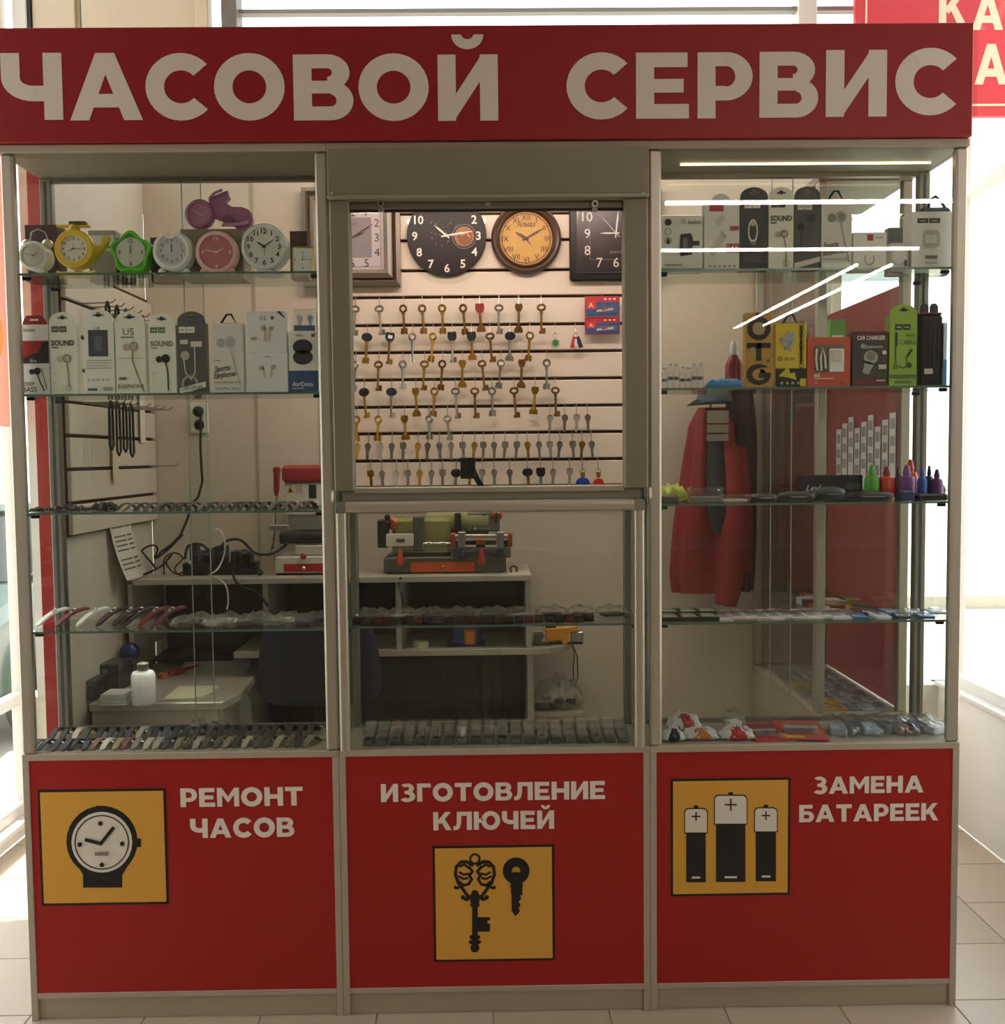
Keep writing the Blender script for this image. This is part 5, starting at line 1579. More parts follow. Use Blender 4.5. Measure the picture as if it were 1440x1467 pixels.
package('white earphone box reading SOUND in black, second from left', 69.5, 447, 109, z, 'cfc6b4', logo('4d4840', .08, .88)+[('t', '2a2522', 'SOUND', .48, .73, .075, .84, .03), ('r', '2a2522', .08, .655, .32, .672)]+earbud('a59c8c', '7d756a', .5, .50, .95, [(.66, .30), (.68, .10)])+[('o', '7d756a', .66, .10, .12, .10)]+lines('9f978a', .10, .20, .30, 6, .045), 'round', group=G)
package('white earphone box with a dark square window picture', 119, 443, 162, z, 'd3cbbc', [('t', '55504a', 'U5', .45, .90, .05)]+[('r', '33373d', .14, .52, .80, .88), ('r', '50555c', .35, .60, .60, .80)]+lines('8f887c', .06, .9, .46, 4, .035)+[('c', '9b9488', .12+.16*i, .20, .04) for i in range(5)]+[('r', '55504a', .08, .05, .4, .085), ('r', '8f887c', .6, .05, .92, .10)], 'round', group=G)
package('white earphone box reading U5 with a grey earbud', 163.5, 446, 207, z, 'cfc6b6', [('t', '6d675e', 'U5', .45, .88, .10), ('r', '6d675e', .2, .79, .62, .81)]+earbud('9c8f80', '84786c', .5, .66, .95, [(.55, .48), (.92, .03)])+lines('8f887c', .08, .9, .50, 1)+[('r', '6a635a', .1, .20, .35, .24), ('t', '5d574e', 'EARPHONE', .5, .11, .055, .85, .02)], 'round', group=G)
package('white and green earphone box reading SOUND with a black earbud', 212, 449, 251, z, 'd2cab6', logo('5f7c50', .06, .88)+[('t', '6f6b55', 'SOUND', .48, .73, .075, .84, .03), ('r', '6f6b55', .08, .655, .32, .672)]+earbud('23211f', '191817', .5, .50, .95, [(.68, .30), (.68, .05)])+lines('9fa08a', .10, .22, .30, 5, .045), 'round', group=G)
package('charcoal earphone card box with white earphone drawing', 253.5, 446, 294, z, '4a4a48', logo('c9c3b6', .05, .86, '4a4a48')+[('r', 'b5b0a5', .08, .70, .36, .76), ('r', 'b5b0a5', .46, .66, .86, .74), ('c', '9a968d', .25, .54, .16), ('l', 'c9c3b6', [(.2, .50), (.25, .30), (.45, .20), (.6, .3), (.6, .66)], .03), ('o', '8f8b83', .4, .14, .30, .22), ('p', 'c9c3b6', [(.03, .0), (.97, .09), (.97, .17), (.03, .08)]), ('t', '4a4a48', 'ORIGINAL', .5, .085, .05, .8, .01, 0, 5)], 'round', group=G)
package('pale grey earphone box reading Sports Earphones on the left case shelf', 302.5, 463, 348, z, 'bdb9b2', earbud('8d8f90', '9aa0a2', .45, .72, 1.1, [(.72, .40), (.92, .06)])+[('r', '8d887f', .04, .46, .3, .475), ('t', '24211f', 'Sports', .32, .36, .085, .5, .012, .3, 8), ('t', '24211f', 'Earphones', .40, .27, .085, .72, .012, .3, 8), ('r', '8d887f', .05, .15, .9, .165), ('r', 'd9d6cf', .02, .02, .97, .11), ('t', '7a756c', 'EARPHONES', .5, .065, .05, .8)], 'tri', group=G)
z2 = zsl[1]
tl_ = P(381, 505, .055).z
package('plain white earbud box, lower of two stacked', 353, 505, 412, z2, 'd6cec0', [('r', '8d867b', .42, .88, .60, .91), ('l', 'a59d90', [(.40, .62), (.44, .38)], .05), ('l', 'a59d90', [(.62, .66), (.60, .40)], .06), ('c', 'a59d90', .36, .62, .07), ('c', '8d867b', .66, .64, .06)], group=G, depth=.05)
package('white earbud box marked I12, upper of two stacked', 352, 446, 410, tl_+.0004, 'd9d1c3', [('t', '4d4843', 'I12', .42, .84, .10), ('c', '4d4843', .66, .84, .045), ('l', 'a59d90', [(.47, .60), (.47, .28)], .06), ('l', 'a59d90', [(.58, .60), (.57, .28)], .06), ('c', 'a59d90', .42, .60, .07), ('c', '8d867b', .63, .58, .06), ('r', '8d867b', .12, .30, .26, .37), ('p', '3b3936', [(.76, 1), (.86, 1), (.99, .82), (.94, .84)])], group=G, depth=.05)
ad = package('white and blue earbud box reading AirDots', 413, 475, 455.5, z2, 'd3cabb', [('r', '2f5377', 0, 0, 1, .36), ('t', 'e2ded6', 'AirDots', .45, .14, .075, .8, .012), ('r', '9aa9b8', .1, .06, .5, .075), ('c', '2d2c2e', .48, .75, .34, .75), ('c', '2d2c2e', .48, .58, .34, .75), ('r', '8d867b', .25, .92, .5, .95), ('r', 'a33a30', .78, .91, .9, .96)], group=G, depth=.04)
zt = P(434, 475, .06).z
t = thing('clear_case', 'small clear plastic case with white earbuds, on the AirDots box', 'case', (P(436, 475, .075).x, .075, zt))
a = P(419.5, 475, .06).x; b = P(453, 475, .06).x
part('case_shell', MB().box(a, b, .06, .09, zt, zt+.063), ACRYL, t, bevel=.004)
part('earbud', MB().lathe([(.004, .004), (.0045, .03), (.008, .034), (.009, .044), (.002, .050)], (a+.018, .072, zt), (0, 0, 1), 10), M('d8d5cf', .4), t, smooth=True)
part('earbud', MB().lathe([(.004, .004), (.0045, .03), (.008, .034), (.009, .044), (.002, .050)], (b-.018, .072, zt), (0, 0, 1), 10), M('8ea0b4', .4), t, smooth=True)
part('blue_insert', MB().box(a+.003, b-.003, .063, .068, zt+.003, zt+.018), M('3f5f86', .5), t)

# ---- right case, first shelf
z = zsr[0]
G = 'boxes on the top shelf, right case'
package('white and green charger box reading belkin', 948.5, 308.5, 1007, z, 'd2cab8', [('r', '4f7a4a', 0, 0, 1, .055), ('c', '24221f', .15, .88, .085), ('o', '4a4640', .15, .71, .085, .07), ('o', '4a4640', .15, .55, .085, .07), ('p', '24221f', [(.09, .54), (.15, .60), (.21, .54), (.19, .54), (.19, .49), (.11, .49), (.11, .54)]), ('t', '35322d', 'belkin', .80, .88, .07, .34, .01), ('o', '7d7668', .53, .9, .05, .03), ('p', '24231f', [(.42, .36), (.46, .66), (.70, .68), (.76, .60), (.74, .30), (.46, .27)]), ('r', '24231f', .74, .46, .92, .54), ('r', '5d5c55', .52, .34, .62, .6), ('r', '7d7668', .06, .10, .5, .125)], group=G, depth=.05)
t = package('white and red charger box with round hang tab and red price patch', 1009, 291, 1060, z, 'd0c6b9', [('r', 'b03a44', .15, .88, .55, 1), ('p', 'b3aa9c', [(.1, .28), (.45, .55), (.60, .46), (.25, .20)]), ('p', 'a39a8e', [(.45, .55), (.60, .46), (.64, .52), (.5, .6)]), ('p', 'b3aa9c', [(.3, .72), (.5, .84), (.6, .78), (.4, .66)]), ('r', 'b03a44', .62, .27, 1, .40), ('t', 'e6dfd2', '2.4A', .80, .335, .09, .34, .015), ('r', 'b03a44', .74, .60, .97, .66)]+[('c', 'a8555a', .16+.14*i, .07, .03) for i in range(6)], group=G)
cx_ = P(1033, 291, .06); part('hang_tab', MB().prism([(cx_.x-.028, z+.0+P(1033, 291, .055).z-z), (cx_.x+.028, P(1033, 291, .055).z)]+[(cx_.x+.028*math.cos(a_), P(1033, 291, .055).z+.028*math.sin(a_)) for a_ in [i*math.pi/10 for i in range(11)]], (0, .06, 0), UX, UZ, .001), M('d9d4cc', .5), t)
package('dark green-black cable box with a white looped cable', 1060.5, 268, 1101, z, '2b302b', logo('c2bdb0', .16, .87, '2b302b')+[('o', 'b9b5aa', .46, .55, .18, .13, 2.4), ('r', 'a39f95', .40, .62, .52, .70), ('r', '5a5e58', .38, .36, .58, .40)]+lines('565a54', .12, .85, .22, 4, .03), 'round', group=G)
package('white earphone box reading SOUND in the right case', 1101.5, 268, 1138, z, 'c9c0b0', logo('33302c', .1, .88)+[('t', '2a2522', 'SOUND', .5, .73, .075, .86, .03), ('r', '2a2522', .08, .655, .32, .672)]+earbud('9d9484', '736b60', .5, .50, .95, [(.70, .30), (.70, .06)])+[('o', '7d756a', .70, .10, .12, .10)], 'round', group=G)
package('dark grey earphone card box in the right case', 1138.5, 267, 1176, z, '413f3d', logo('b5b0a5', .12, .84, '413f3d')+[('c', '1d1c1c', .25, .60, .14), ('c', '2a2928', .65, .72, .16), ('l', '1d1c1c', [(.25, .58), (.28, .2)], .04), ('p', 'b5aea2', [(0, .02), (1, .12), (1, .19), (0, .10)])], 'round', group=G)
package('pale grey earphone box reading Sports Earphones in the right case', 1177, 285.5, 1221.5, z, 'b2aea6', earbud('6c6964', '84817c', .5, .74, 1.1, [(.76, .40), (.95, .05)])+[('t', '2c2926', 'Sports', .32, .36, .085, .5, .012, .3, 8), ('t', '2c2926', 'Earphones', .42, .27, .085, .74, .012, .3, 8), ('r', '8d887f', .05, .15, .9, .165), ('r', 'c6c2ba', .02, .02, .97, .11)], 'tri', group=G)
package('small white box with a red square sticker', 1222.5, 333, 1271, z, 'c9beb6', [('r', 'a8403c', .42, .78, .60, .95), ('r', '9a8f88', .66, .84, .88, .88), ('l', '7c726b', [(.36, .38), (.36, .22), (.44, .14), (.54, .14), (.62, .22), (.62, .38)], .025)], group=G, depth=.06)
t = package('grey box standing behind the low white box, right case', 1273, 326, 1304, z, '6d6a68', [('r', '8d8a86', .1, .6, .9, .7)], group=G, depth=.03, Y=.15)
t = thing('phone_ring', 'low white rounded device box with a dial pattern, right case', 'box', (P(1288, 383, .08).x, .08, z), G)
a = P(1271.5, 383, .055); b = P(1305, 347.5, .055)
part('box_body', MB().box(a.x, b.x, .055, .10, z, b.z), M('b9b4ac', .45), t, bevel=.010)
print_on(t, (a.x, .055, z), UX, UZ, b.x-a.x, b.z-z, [('o', '7d7a74', .5, .5, .38, .36), ('r', '45586a', .72, .12, .86, .36)]+[('l', '5d5a55', [(.5+.30*math.cos(i*math.pi/6), .5+.30*math.sin(i*math.pi/6)), (.5+.35*math.cos(i*math.pi/6), .5+.35*math.sin(i*math.pi/6))], .02) for i in range(12)])
t = package('white earbud case box at the right end of the top shelf', 1306.5, 303, 1365, z, 'c0bdb9', logo('3a3937', .14, .80)+[('p', '9b9893', [(.28, .42), (.28, .62), (.35, .68), (.62, .68), (.70, .62), (.70, .42), (.62, .37), (.35, .37)]), ('p', 'b5b2ad', [(.34, .45), (.34, .60), (.62, .60), (.62, .45)]), ('r', '6a6764', .34, .18, .64, .24), ('r', '8d8a86', .34, .10, .64, .12)], group=G, depth=.06)
q = P(1340, 303, .16)
t = thing('black_pouch', 'black pouch with a cord loop behind the white earbud box', 'pouch', (q.x, .17, z), None)
a = P(1320, 300, .15); b = P(1364, 296, .15)
part('pouch_body', MB().box(a.x, b.x, .15, .19, z, b.z), M('23242a', .6), t, bevel=.008)
part('cord_loop', MB().tube([(q.x-.02, .16, b.z-.004), (q.x-.018, .16, b.z+.02), (q.x, .16, b.z+.032), (q.x+.016, .16, b.z+.018), (q.x+.03, .16, b.z-.004)], .0045, 6), M('191a20', .6), t, smooth=True)

# ---- right case, second shelf
z = zsr[1]
G = 'boxes on the second shelf, right case'
package('orange-yellow box with big black letters OTG', 1068, 448, 1107, z, 'b98a3a', [('c', '1d1a15', .5, .79, .44, 1.0), ('c', 'b98a3a', .5, .79, .24, 1.0), ('r', '1d1a15', .38, .96, .7, 1), ('r', '8f8468', .35, .72, .68, .86), ('r', '1d1a15', .06, .53, .94, .60), ('r', '1d1a15', .40, .36, .60, .60), ('c', '1d1a15', .5, .18, .46, .85), ('c', 'b98a3a', .52, .18, .26, .85), ('r', 'b98a3a', .55, .20, .98, .27), ('r', '1d1a15', .5, .13, .94, .20), ('r', '8f8468', .2, .46, .36, .54), ('c', '6a5a35', .85, .36, .07)], group=G)
package('yellow and black quick charge cable box', 1111.5, 463, 1156, z, 'd0b62f', [('r', '1f1c16', 0, 0, 1, .30), ('p', 'cdb43a', [(.1, .18), (.42, .34), (.48, .22), (.62, .24), (.68, .12), (.4, .16)]), ('r', 'd0b62f', .80, .02, 1, .14), ('r', '2a261c', .80, .38, .86, .95), ('t', '2a261c', 'CHARGER CABLE', .84, .67, .07, None, .01, 0, 90), ('p', '8f8f8a', [(.12, .70), (.38, .86), (.62, .86), (.62, .72), (.48, .62), (.52, .56), (.40, .56), (.30, .66)]), ('l', '7a7a75', [(.12, .76), (.5, .70), (.3, .60)], .05), ('o', '2a261c', .14, .45, .07, .05), ('t', '2a261c', 'QC 3.0', .45, .45, .04, .5)]+[('c', '8f8a7a', .20+.18*i, .07, .05) for i in range(4)], 'tri', group=G)
t = package('orange-red charger box with a clear window showing charger and cable', 1157, 483, 1219, z, 'c04f37', [('r', '6d5a50', .17, .30, .86, .86), ('t', 'e8ddd2', 'mi', .22, .25, .09, None, .03), ('r', 'd9b3a6', .16, .165, .6, .185), ('r', '8a4a40', .76, .04, .84, .10), ('r', 'd9b3a6', .18, .08, .22, .10)], group=G, depth=.035)
a = P(1157, 483, .055)
def bp2(x0, y0, x1, y1, Y0, dp):
    return bxp(x0, x1, y0, y1, Y0, dp)
part('charger_plug', MB().box(*bp2(1188, 499, 1210, 533, .047, .007)), M('c9c2b8', .4), t, bevel=.003)
part('charger_face', MB().box(*bp2(1192, 502, 1206, 518, .0455, .0014)), M('b1a99f', .4), t, bevel=.0008)
part('coiled_cable', MB().tube([P(1170, 500, .050), P(1169, 515, .049), P(1171, 530, .050), P(1177, 531, .049), P(1176, 512, .050), P(1179, 499, .049), P(1182, 512, .050), P(1183, 528, .049)], .0030, 6), M('c9c2b8', .4), t, smooth=True)
package('black box reading CAR CHARGER with a grey charger', 1221.5, 475, 1272.5, z, '35302d', [('r', '6a2a2c', 0, .0, 1, .14), ('r', '57262a', 0, .84, 1, 1), ('t', 'd0c8ba', 'CAR CHARGER', .53, .89, .075, .8, .025), ('t', 'b0aaa0', 'Qualcomm', .6, .73, .055, .55), ('c', '8a8680', .30, .74, .07), ('c', '8d8984', .52, .53, .20), ('p', '8d8984', [(.36, .48), (.62, .42), (.46, .22), (.28, .26)]), ('c', '6e6a66', .52, .56, .13), ('r', 'a8a39a', .74, .32, .96, .40), ('c', 'b9b4aa', .90, .62, .06), ('r', 'a8a39a', .68, .1, .92, .13)], group=G)
package('bright green card box reading CABLE', 1275, 436, 1315, z, '8fae3d', logo('3c4a2a', .2, .80)+[('t', '4d5c33', 'AUX', .75, .73, .045), ('t', '55633a', 'CABLE', .66, .63, .065, .6, .015), ('l', '3a3f30', [(.25, .74), (.22, .45), (.24, .30), (.5, .26), (.66, .30), (.62, .40), (.78, .5)], .04), ('l', '25281f', [(.24, .76), (.25, .58)], .08), ('l', '25281f', [(.66, .43), (.80, .52)], .08), ('c', '2a2d24', .72, .30, .10), ('c', '5e7a3a', .22, .28, .09), ('r', '4d6a3c', 0, .12, 1, .17), ('r', '5f7a35', .2, .05, .8, .08)], 'round', group=G)
t = thing('black_pouch', 'black striped case with a dark red top beside the green cable box', 'case', (P(1334, 553, .075).x, .075, z))
a = P(1317.5, 552, .06); b = P(1352, 451, .06)
part('case_body', MB().box(a.x, b.x, .06, .10, z, b.z), M('1d1b1d', .55), t, bevel=.006)
part('red_top', MB().box(a.x+.002, b.x-.002, .062, .098, b.z, b.z+.008), M('5e2024', .5), t, bevel=.003)
for k in range(5):
    x = a.x+.012+k*.0125
    part('rib', MB().box(x, x+.004, .0575, .060, z+.05, b.z-.03), M('2c2a2d', .5), t, bevel=.001)
for dx in (.018, .045):
    part('hang_tab', MB().prism([(-.012, 0), (.012, 0), (.012, .018), (.006, .026), (-.006, .026), (-.012, .018)], (a.x+dx, .075, b.z+.008), UX, UZ, .002), M('2a282b', .5), t)
part('white_label', MB().box(a.x+.012, a.x+.036, .0570, .0576, z+.035, z+.050), M('b9b6b0', .5), t)
t = package('narrow blue and white box at the right end of the second shelf', 1352.5, 462, 1358, z, '9fb0c2', [('r', '3c78b4', 0, 0, 1, .42)], group=G, depth=.04)
# small clear vials left of the second shelf
for k in range(7):
    px = 952+k*8.6
    q = P(px, 545, .07+.03*(k % 2)); r_ = .0095
    h = .048+.014*((k*3) % 4)/3
    t = thing('clear_vial', f"small clear plastic vial with dark band, {ordn(k+1)} from left on the second right shelf", 'vial', (q.x, q.y, z), 'clear vials on the second right shelf')
    part('vial_body', MB().lathe([(r_, 0), (r_, h), (r_*.6, h+.003), (r_*.6, h+.008)], (q.x, q.y, z), (0, 0, 1), 12), ACRYL, t, smooth=True)
    part('dark_band', MB().lathe([(r_*.8, h*.45), (r_*.8, h*.60)], (q.x, q.y, z), (0, 0, 1), 10), M('55504a', .5), t)
    part('stopper', MB().lathe([(r_*.7, h+.0082), (r_*.7, h+.014), (r_*.4, h+.016)], (q.x, q.y, z), (0, 0, 1), 10), M('a9a49a', .4), t)
q = P(1054, 550, .10)
t = thing('nozzle_bottle', 'dark red bottle with white nozzle behind a blue wrapper', 'bottle', (q.x, .12, z))
part('bottle_body', MB().lathe([(.024, 0), (.026, .01), (.026, .07), (.014, .095), (.010, .10)], (q.x, .12, z), (0, 0, 1), 16), M('7a2a2a', .35), t, smooth=True)
part('nozzle', MB().lathe([(.009, .1005), (.012, .11), (.010, .135), (.004, .142)], (q.x, .12, z), (0, 0, 1), 12), M('d6d0c6', .4), t, smooth=True)
def wrapf(x0, x1, y0, y1, zb, h, seed):
    """crumpled pillow shape"""
    rr = random.Random(seed); ph = [rr.uniform(0, 6.28) for _ in range(8)]; fr = [rr.uniform(5, 12) for _ in range(4)]
    sp = lambda c, e: math.copysign(abs(c)**e, c)
    def f(u_, v_):
        th = 2*math.pi*u_
        e = max(0.0, 1-abs(2*v_-1)**3)**.4
        cy, sy_ = sp(math.cos(th), .7), sp(math.sin(th), .75)
        x = (x0+x1)/2+(x1-x0)/2*(2*v_-1)*(1+.04*math.sin(3*th+ph[4]))
        y = (y0+y1)/2+(y1-y0)/2*cy*(.72+.28*e)*(1+.05*math.sin(v_*15+ph[3]))
        n_ = math.sin(fr[0]*v_*1.6+3*cy+ph[0])+.7*math.sin(fr[1]*v_*2.1-5*cy+ph[1])+.5*math.sin(fr[2]*v_*3+7*cy+ph[2])
        zz = zb+h*(.42+.42*sy_*(.2+.8*e))*(.5+.5*e)+(h*.11*n_*e if sy_ > .05 else 0)
        return (x, y, max(zz, zb))
    return f
a = P(1012, 556, .045).x; b = P(1066, 556, .045).x
t = one('blue_wrapper', MB().grid(wrapf(a, b, .045, .085, z, .030, 4), 22, 14, True), M('4a86b8', .35), 'crumpled blue plastic wrapper in front of the red bottle', 'wrapper', smooth=True, fix='merge')

# ---- right case, third shelf
z = zsr[2]
def clearbox(px0, px1, py0, Y, d, zb, label, inner, g='clear boxes on the third right shelf'):
    a = P(px0, 700, Y); b = P(px1, 700, Y); h = P((px0+px1)/2, py0, Y).z-zb
    t = thing('clear_box', label, 'box', ((a.x+b.x)/2, Y+d/2, zb), g)
    part('box_shell', MB().box(a.x, b.x, Y, Y+d, zb, zb+h*.7), ACRYL, t, bevel=.004)
    part('lid', MB().box(a.x-.001, b.x+.001, Y-.001, Y+d+.001, zb+h*.7, zb+h), ACRYL, t, bevel=.004)
    part('contents', MB().box(a.x+.006, b.x-.006, Y+.006, Y+d-.006, zb+.0015, zb+h*.38), M(inner, .5), t, bevel=.003)
clearbox(990, 1037, 698, .06, .06, z, 'clear rounded plastic box with grey insert on the third right shelf', '6a665f')
clearbox(1037, 1076, 708, .05, .06, z, 'low clear plastic box with pale insert on the third right shelf', 'a59a8c')
a = P(947, 718, .05).x; b = P(974, 718, .05).x
one('grey_tin', MB().box(a, b, .05, .11, z, z+.022), M('55534f', .4, .3), 'flat dark grey tin at the left end of the third right shelf', 'tin', bevel=.004)
one('green_bag', MB().grid(wrapf(P(948, 700, .12).x, P(986, 700, .12).x, .12, .19, z, .055, 9), 22, 14, True), M('b4b84e', .4), 'crumpled yellow-green bag behind the grey tin', 'bag', smooth=True, fix='merge')
# spectacle cases and sunglasses
def spec_case(px0, px1, Y, d, h, col, label):
    a = P(px0, 718, Y).x; b = P(px1, 718, Y).x
    cx_ = (a+b)/2; hw_ = (b-a)/2
    def f(u_, v_):
        th = 2*math.pi*u_; bb_ = -math.pi/2+math.pi*v_
        return (cx_+hw_*math.copysign(abs(math.sin(bb_))**.8, math.sin(bb_)), Y+d/2+d/2*math.cos(bb_)**.6*math.cos(th), z+h/2+h/2*max(0, math.cos(bb_))**.6*math.sin(th))
    t = thing('glasses_case', label, 'glasses case', (cx_, Y+d/2, z), 'glasses cases on the third right shelf')
    part('shell', MB().grid(f, 20, 14, True), M(col, .35), t, smooth=True, fix='merge')
    part('seam', MB().tube([(cx_+hw_*1.002*math.cos(a_), Y+d/2-d/2*1.01*math.sin(a_)**.8, z+h/2) for a_ in [i*math.pi/12 for i in range(13)]], .0012, 5), M('8d8a80', .4), t)
spec_case(1078, 1118, .05, .06, .026, '2d2824', 'dark oval glasses case, leftmost of four on the third right shelf')
spec_case(1119, 1172, .045, .06, .030, '2a2320', 'dark brown glasses case, second of four on the third right shelf')
spec_case(1174, 1216, .05, .07, .042, '23302c', 'greenish black glasses case, third of four on the third right shelf')
spec_case(1218, 1286, .035, .05, .028, '1c1c1e', 'long black glasses case in front of the coloured bottles')
a = P(1148, 707, .17).x; b = P(1236, 707, .17).x; h = P(1190, 681, .17).z-z
t = thing('black_box', 'long black box with script lettering behind the glasses cases', 'box', ((a+b)/2, .19, z))
part('box_body', MB().box(a, b, .17, .22, z, z+h), M('1b1a1d', .45), t, bevel=.001)
print_on(t, (a, .17, z), UX, UZ, b-a, h, [('t', 'b5b2ac', 'Leylear', .29, .50, .26, .45, .004, .4), ('p', '3f4440', [(.68, .48), (.75, .68), (.96, .66), (.98, .46), (.8, .40)])])
# coloured bottles
def bottle(px, hpx, wpx, col, Y, label, cap=None):
    q = P(px, 710, Y); r_ = (P(px+wpx/2, 710, Y).x-q.x); h = P(px, 710-hpx, Y).z-z
    t = thing('dropper_bottle', label, 'bottle', (q.x, Y, z), 'coloured bottles on the third right shelf')
    part('bottle_body', MB().lathe([(r_*.92, 0), (r_, .006), (r_, h*.55), (r_*.85, h*.66), (r_*.42, h*.70), (r_*.40, h*.74)], (q.x, Y, z), (0, 0, 1), 16), M(col, .3), t, smooth=True)
    part('cap', MB().lathe([(r_*.5, h*.741), (r_*.5, h*.78), (r_*.36, h*.90), (r_*.26, h*.985), (r_*.1, h)], (q.x, Y, z), (0, 0, 1), 14), M(cap or col, .3), t, smooth=True)
    for k in range(8):
        a_ = 2*math.pi*k/8
        pass
bottle(1249, 44, 21, '4f9a2c', .12, 'green bottle with pointed cap, leftmost of the coloured bottles')
bottle(1270, 42, 23, 'c0452c', .12, 'orange-red bottle, second of the coloured bottles', '8a3524')
bottle(1286, 40, 12, '3c2f2b', .17, 'dark slim bottle between the orange and purple ones')
bottle(1299, 44, 23, '6f3f7d', .10, 'purple bottle in front of a red one', '7d4c8a')
bottle(1304, 52, 20, 'c23428', .18, 'tall red bottle behind the purple one')
bottle(1321, 40, 14, '2f4f9c', .12, 'blue bottle right of the purple one')
bottle(1331, 43, 12, '2b2730', .15, 'black bottle right of the blue one')
bottle(1342, 38, 17, '5e3562', .12, 'dark violet bottle, rightmost of the coloured bottles')
a = P(1290, 716, .05).x; b = P(1311, 716, .05).x
one('blue_case', MB().box(a, b, .045, .08, z, z+.030), M('2c3560', .4), 'small navy blue case in front of the purple bottle', 'case', bevel=.006)
a = P(1314, 716, .05).x; b = P(1357, 716, .05).x
one('black_case', MB().box(a, b, .04, .09, z, z+.020), M('1a191b', .45), 'flat black case at the right end of the third right shelf', 'case', bevel=.005)

# ---- left case, first shelf: alarm clocks
z = zsl[0]
GA = 'alarm clocks on the top left shelf'
def cz(px, py, Y): return P(px, py, Y)
# box stock behind
def backbox(x0, y0, x1, Y, d, col, label, ops=()):
    return package(label, x0, y0, x1, z, col, list(ops), depth=d, Y=Y, group='cartons behind the alarm clocks', name='carton_box')
backbox(35, 322, 82, .15, .06, '3a2224', 'dark maroon carton behind the twin-bell clock')
backbox(126, 330, 165, .16, .06, '8d8a86', 'grey printed carton behind the yellow helicopter clock', [('r', 'c9c6c0', .05, .6, .95, .9), ('r', '6a6763', .1, .65, .8, .70)])
backbox(162, 341, 186, .17, .05, '26262a', 'black carton behind the green flower clock')
backbox(215, 340, 256, .17, .05, '3b2b28', 'dark brown carton behind the heart clock')
backbox(258, 328, 347, .12, .10, '6f6856', 'olive carton behind the pink clock, under the motorcycle clock')
backbox(415, 331, 440, .13, .06, '4a3432', 'brown carton behind the small square clock', [('r', '6a504c', .2, .3, .8, .5)])

def desk_clock(label, px, py, rpx, body, rim, face, inkc, hands, nums=ALLN, depth=.045, Y=.06, rf=.8, nh=.16, hcol=None, ticks=True, outline=None, extra=None, name='alarm_clock'):
    c = P(px, py, Y); r_ = P(px+rpx, py, Y).x-c.x
    t = thing(name, label, 'clock', (c.x, Y+depth/2, z), GA)
    if outline is None:
        part('case', MB().lathe([(r_*.86, depth), (r_*.97, depth*.8), (r_, depth*.35), (r_, .004), (r_*.95, 0), (r_*rf*1.02, 0), (r_*rf, .006)], c, (0, 1, 0), 40), M(body, .35), t, smooth=True)
    else:
        pts = outline(r_)
        mb = MB(); mb.prism(pts, c, UX, UZ, depth)
        part('case', mb, M(body, .35), t, bevel=.004, smooth=True)
    fy = c.y+(.003 if outline is None else -.0012)
    part('dial_plate', MB().cyl((c.x, fy, c.z), (c.x, fy+.001, c.z), r_*rf, 36), M(face, .5), t)
    if rim:
        part('rim', MB().tube([(c.x+r_*rf*1.02*math.cos(a_), fy-.002, c.z+r_*rf*1.02*math.sin(a_)) for a_ in [i*math.pi/18 for i in range(36)]], .0022, 6, True), M(rim, .35), t, smooth=True)
    dial(t, (c.x, fy-.0004, c.z), r_*rf, None, inkc, nums, r_*nh, .78, ticks, .02, hands, hcol)
    return t, c, r_
H2 = lambda h, m: [('hour_hand', h, .5, .07), ('minute_hand', m, .8, .05)]
# twin bell
t, c, r_ = desk_clock('white twin-bell alarm clock, far left of the clock shelf', 47, 366, 21, 'c9c4b6', 'd9d5c9', 'a8a59a', '55524b', H2(60, 285)+[('alarm_hand', 200, .5, .03)], nums=None, depth=.06, rf=.82)
for sx in (-1, 1):
    b_ = part('bell', MB().ball((c.x+sx*r_*.72, .09, c.z+r_*.92), r_*.38, 12, 8, (1, 1, .85)), M('b4b0a6', .25, .5), t, smooth=True)
part('handle', MB().tube([(c.x-r_*.5, .09, c.z+r_*.95), (c.x-r_*.35, .09, c.z+r_*1.75), (c.x+r_*.1, .09, c.z+r_*1.95), (c.x+r_*.6, .09, c.z+r_*1.7), (c.x+r_*.8, .09, c.z+r_*1.0)], .0018, 6), STEEL, t, smooth=True)
for sx in (-1, 1):
    part('leg', MB().cyl((c.x+sx*r_*.55, .08, c.z-r_*.75), (c.x+sx*r_*.75, .085, z), .0035, 8), M('8d8a82', .4), t, smooth=True)
# yellow helicopter
t, c, r_ = desk_clock('yellow helicopter-shaped alarm clock with tail and skids', 105, 356, 28, 'd3b23a', 'e2c65a', 'b9b4a4', '4a463c', H2(245, 92)+[('alarm_hand', 0, .5, .03)], depth=.06, rf=.70, nh=.15)
yl = M('d3b23a', .35)
rz = P(105, 325, .08)
part('rotor_mast', MB().lathe([(.020, -.012), (.014, 0), (.008, .012)], (rz.x, .085, rz.z), (0, 0, 1), 12), yl, t, smooth=True)
part('rotor_blade', MB().box(P(81, 325, .08).x, P(128, 325, .08).x, .076, .094, rz.z-.001, rz.z+.006), yl, t, bevel=.002)
part('rotor_cap', MB().box(P(99, 318, .08).x, P(123, 318, .08).x, .075, .095, P(105, 323, .08).z, P(105, 317, .08).z), M('4a4420', .5), t, bevel=.002)
part('tail_boom', MB().tube([P(128, 362, .09), P(142, 360, .09), P(150, 352, .09), P(154, 344, .09)], [.020, .013, .009, .008], 10), yl, t, smooth=True)
part('tail_rotor', MB().ball(P(152, 343, .085), .014, 12, 8, (1, .5, .8)), yl, t, smooth=True)
a = P(80, 391, .07)
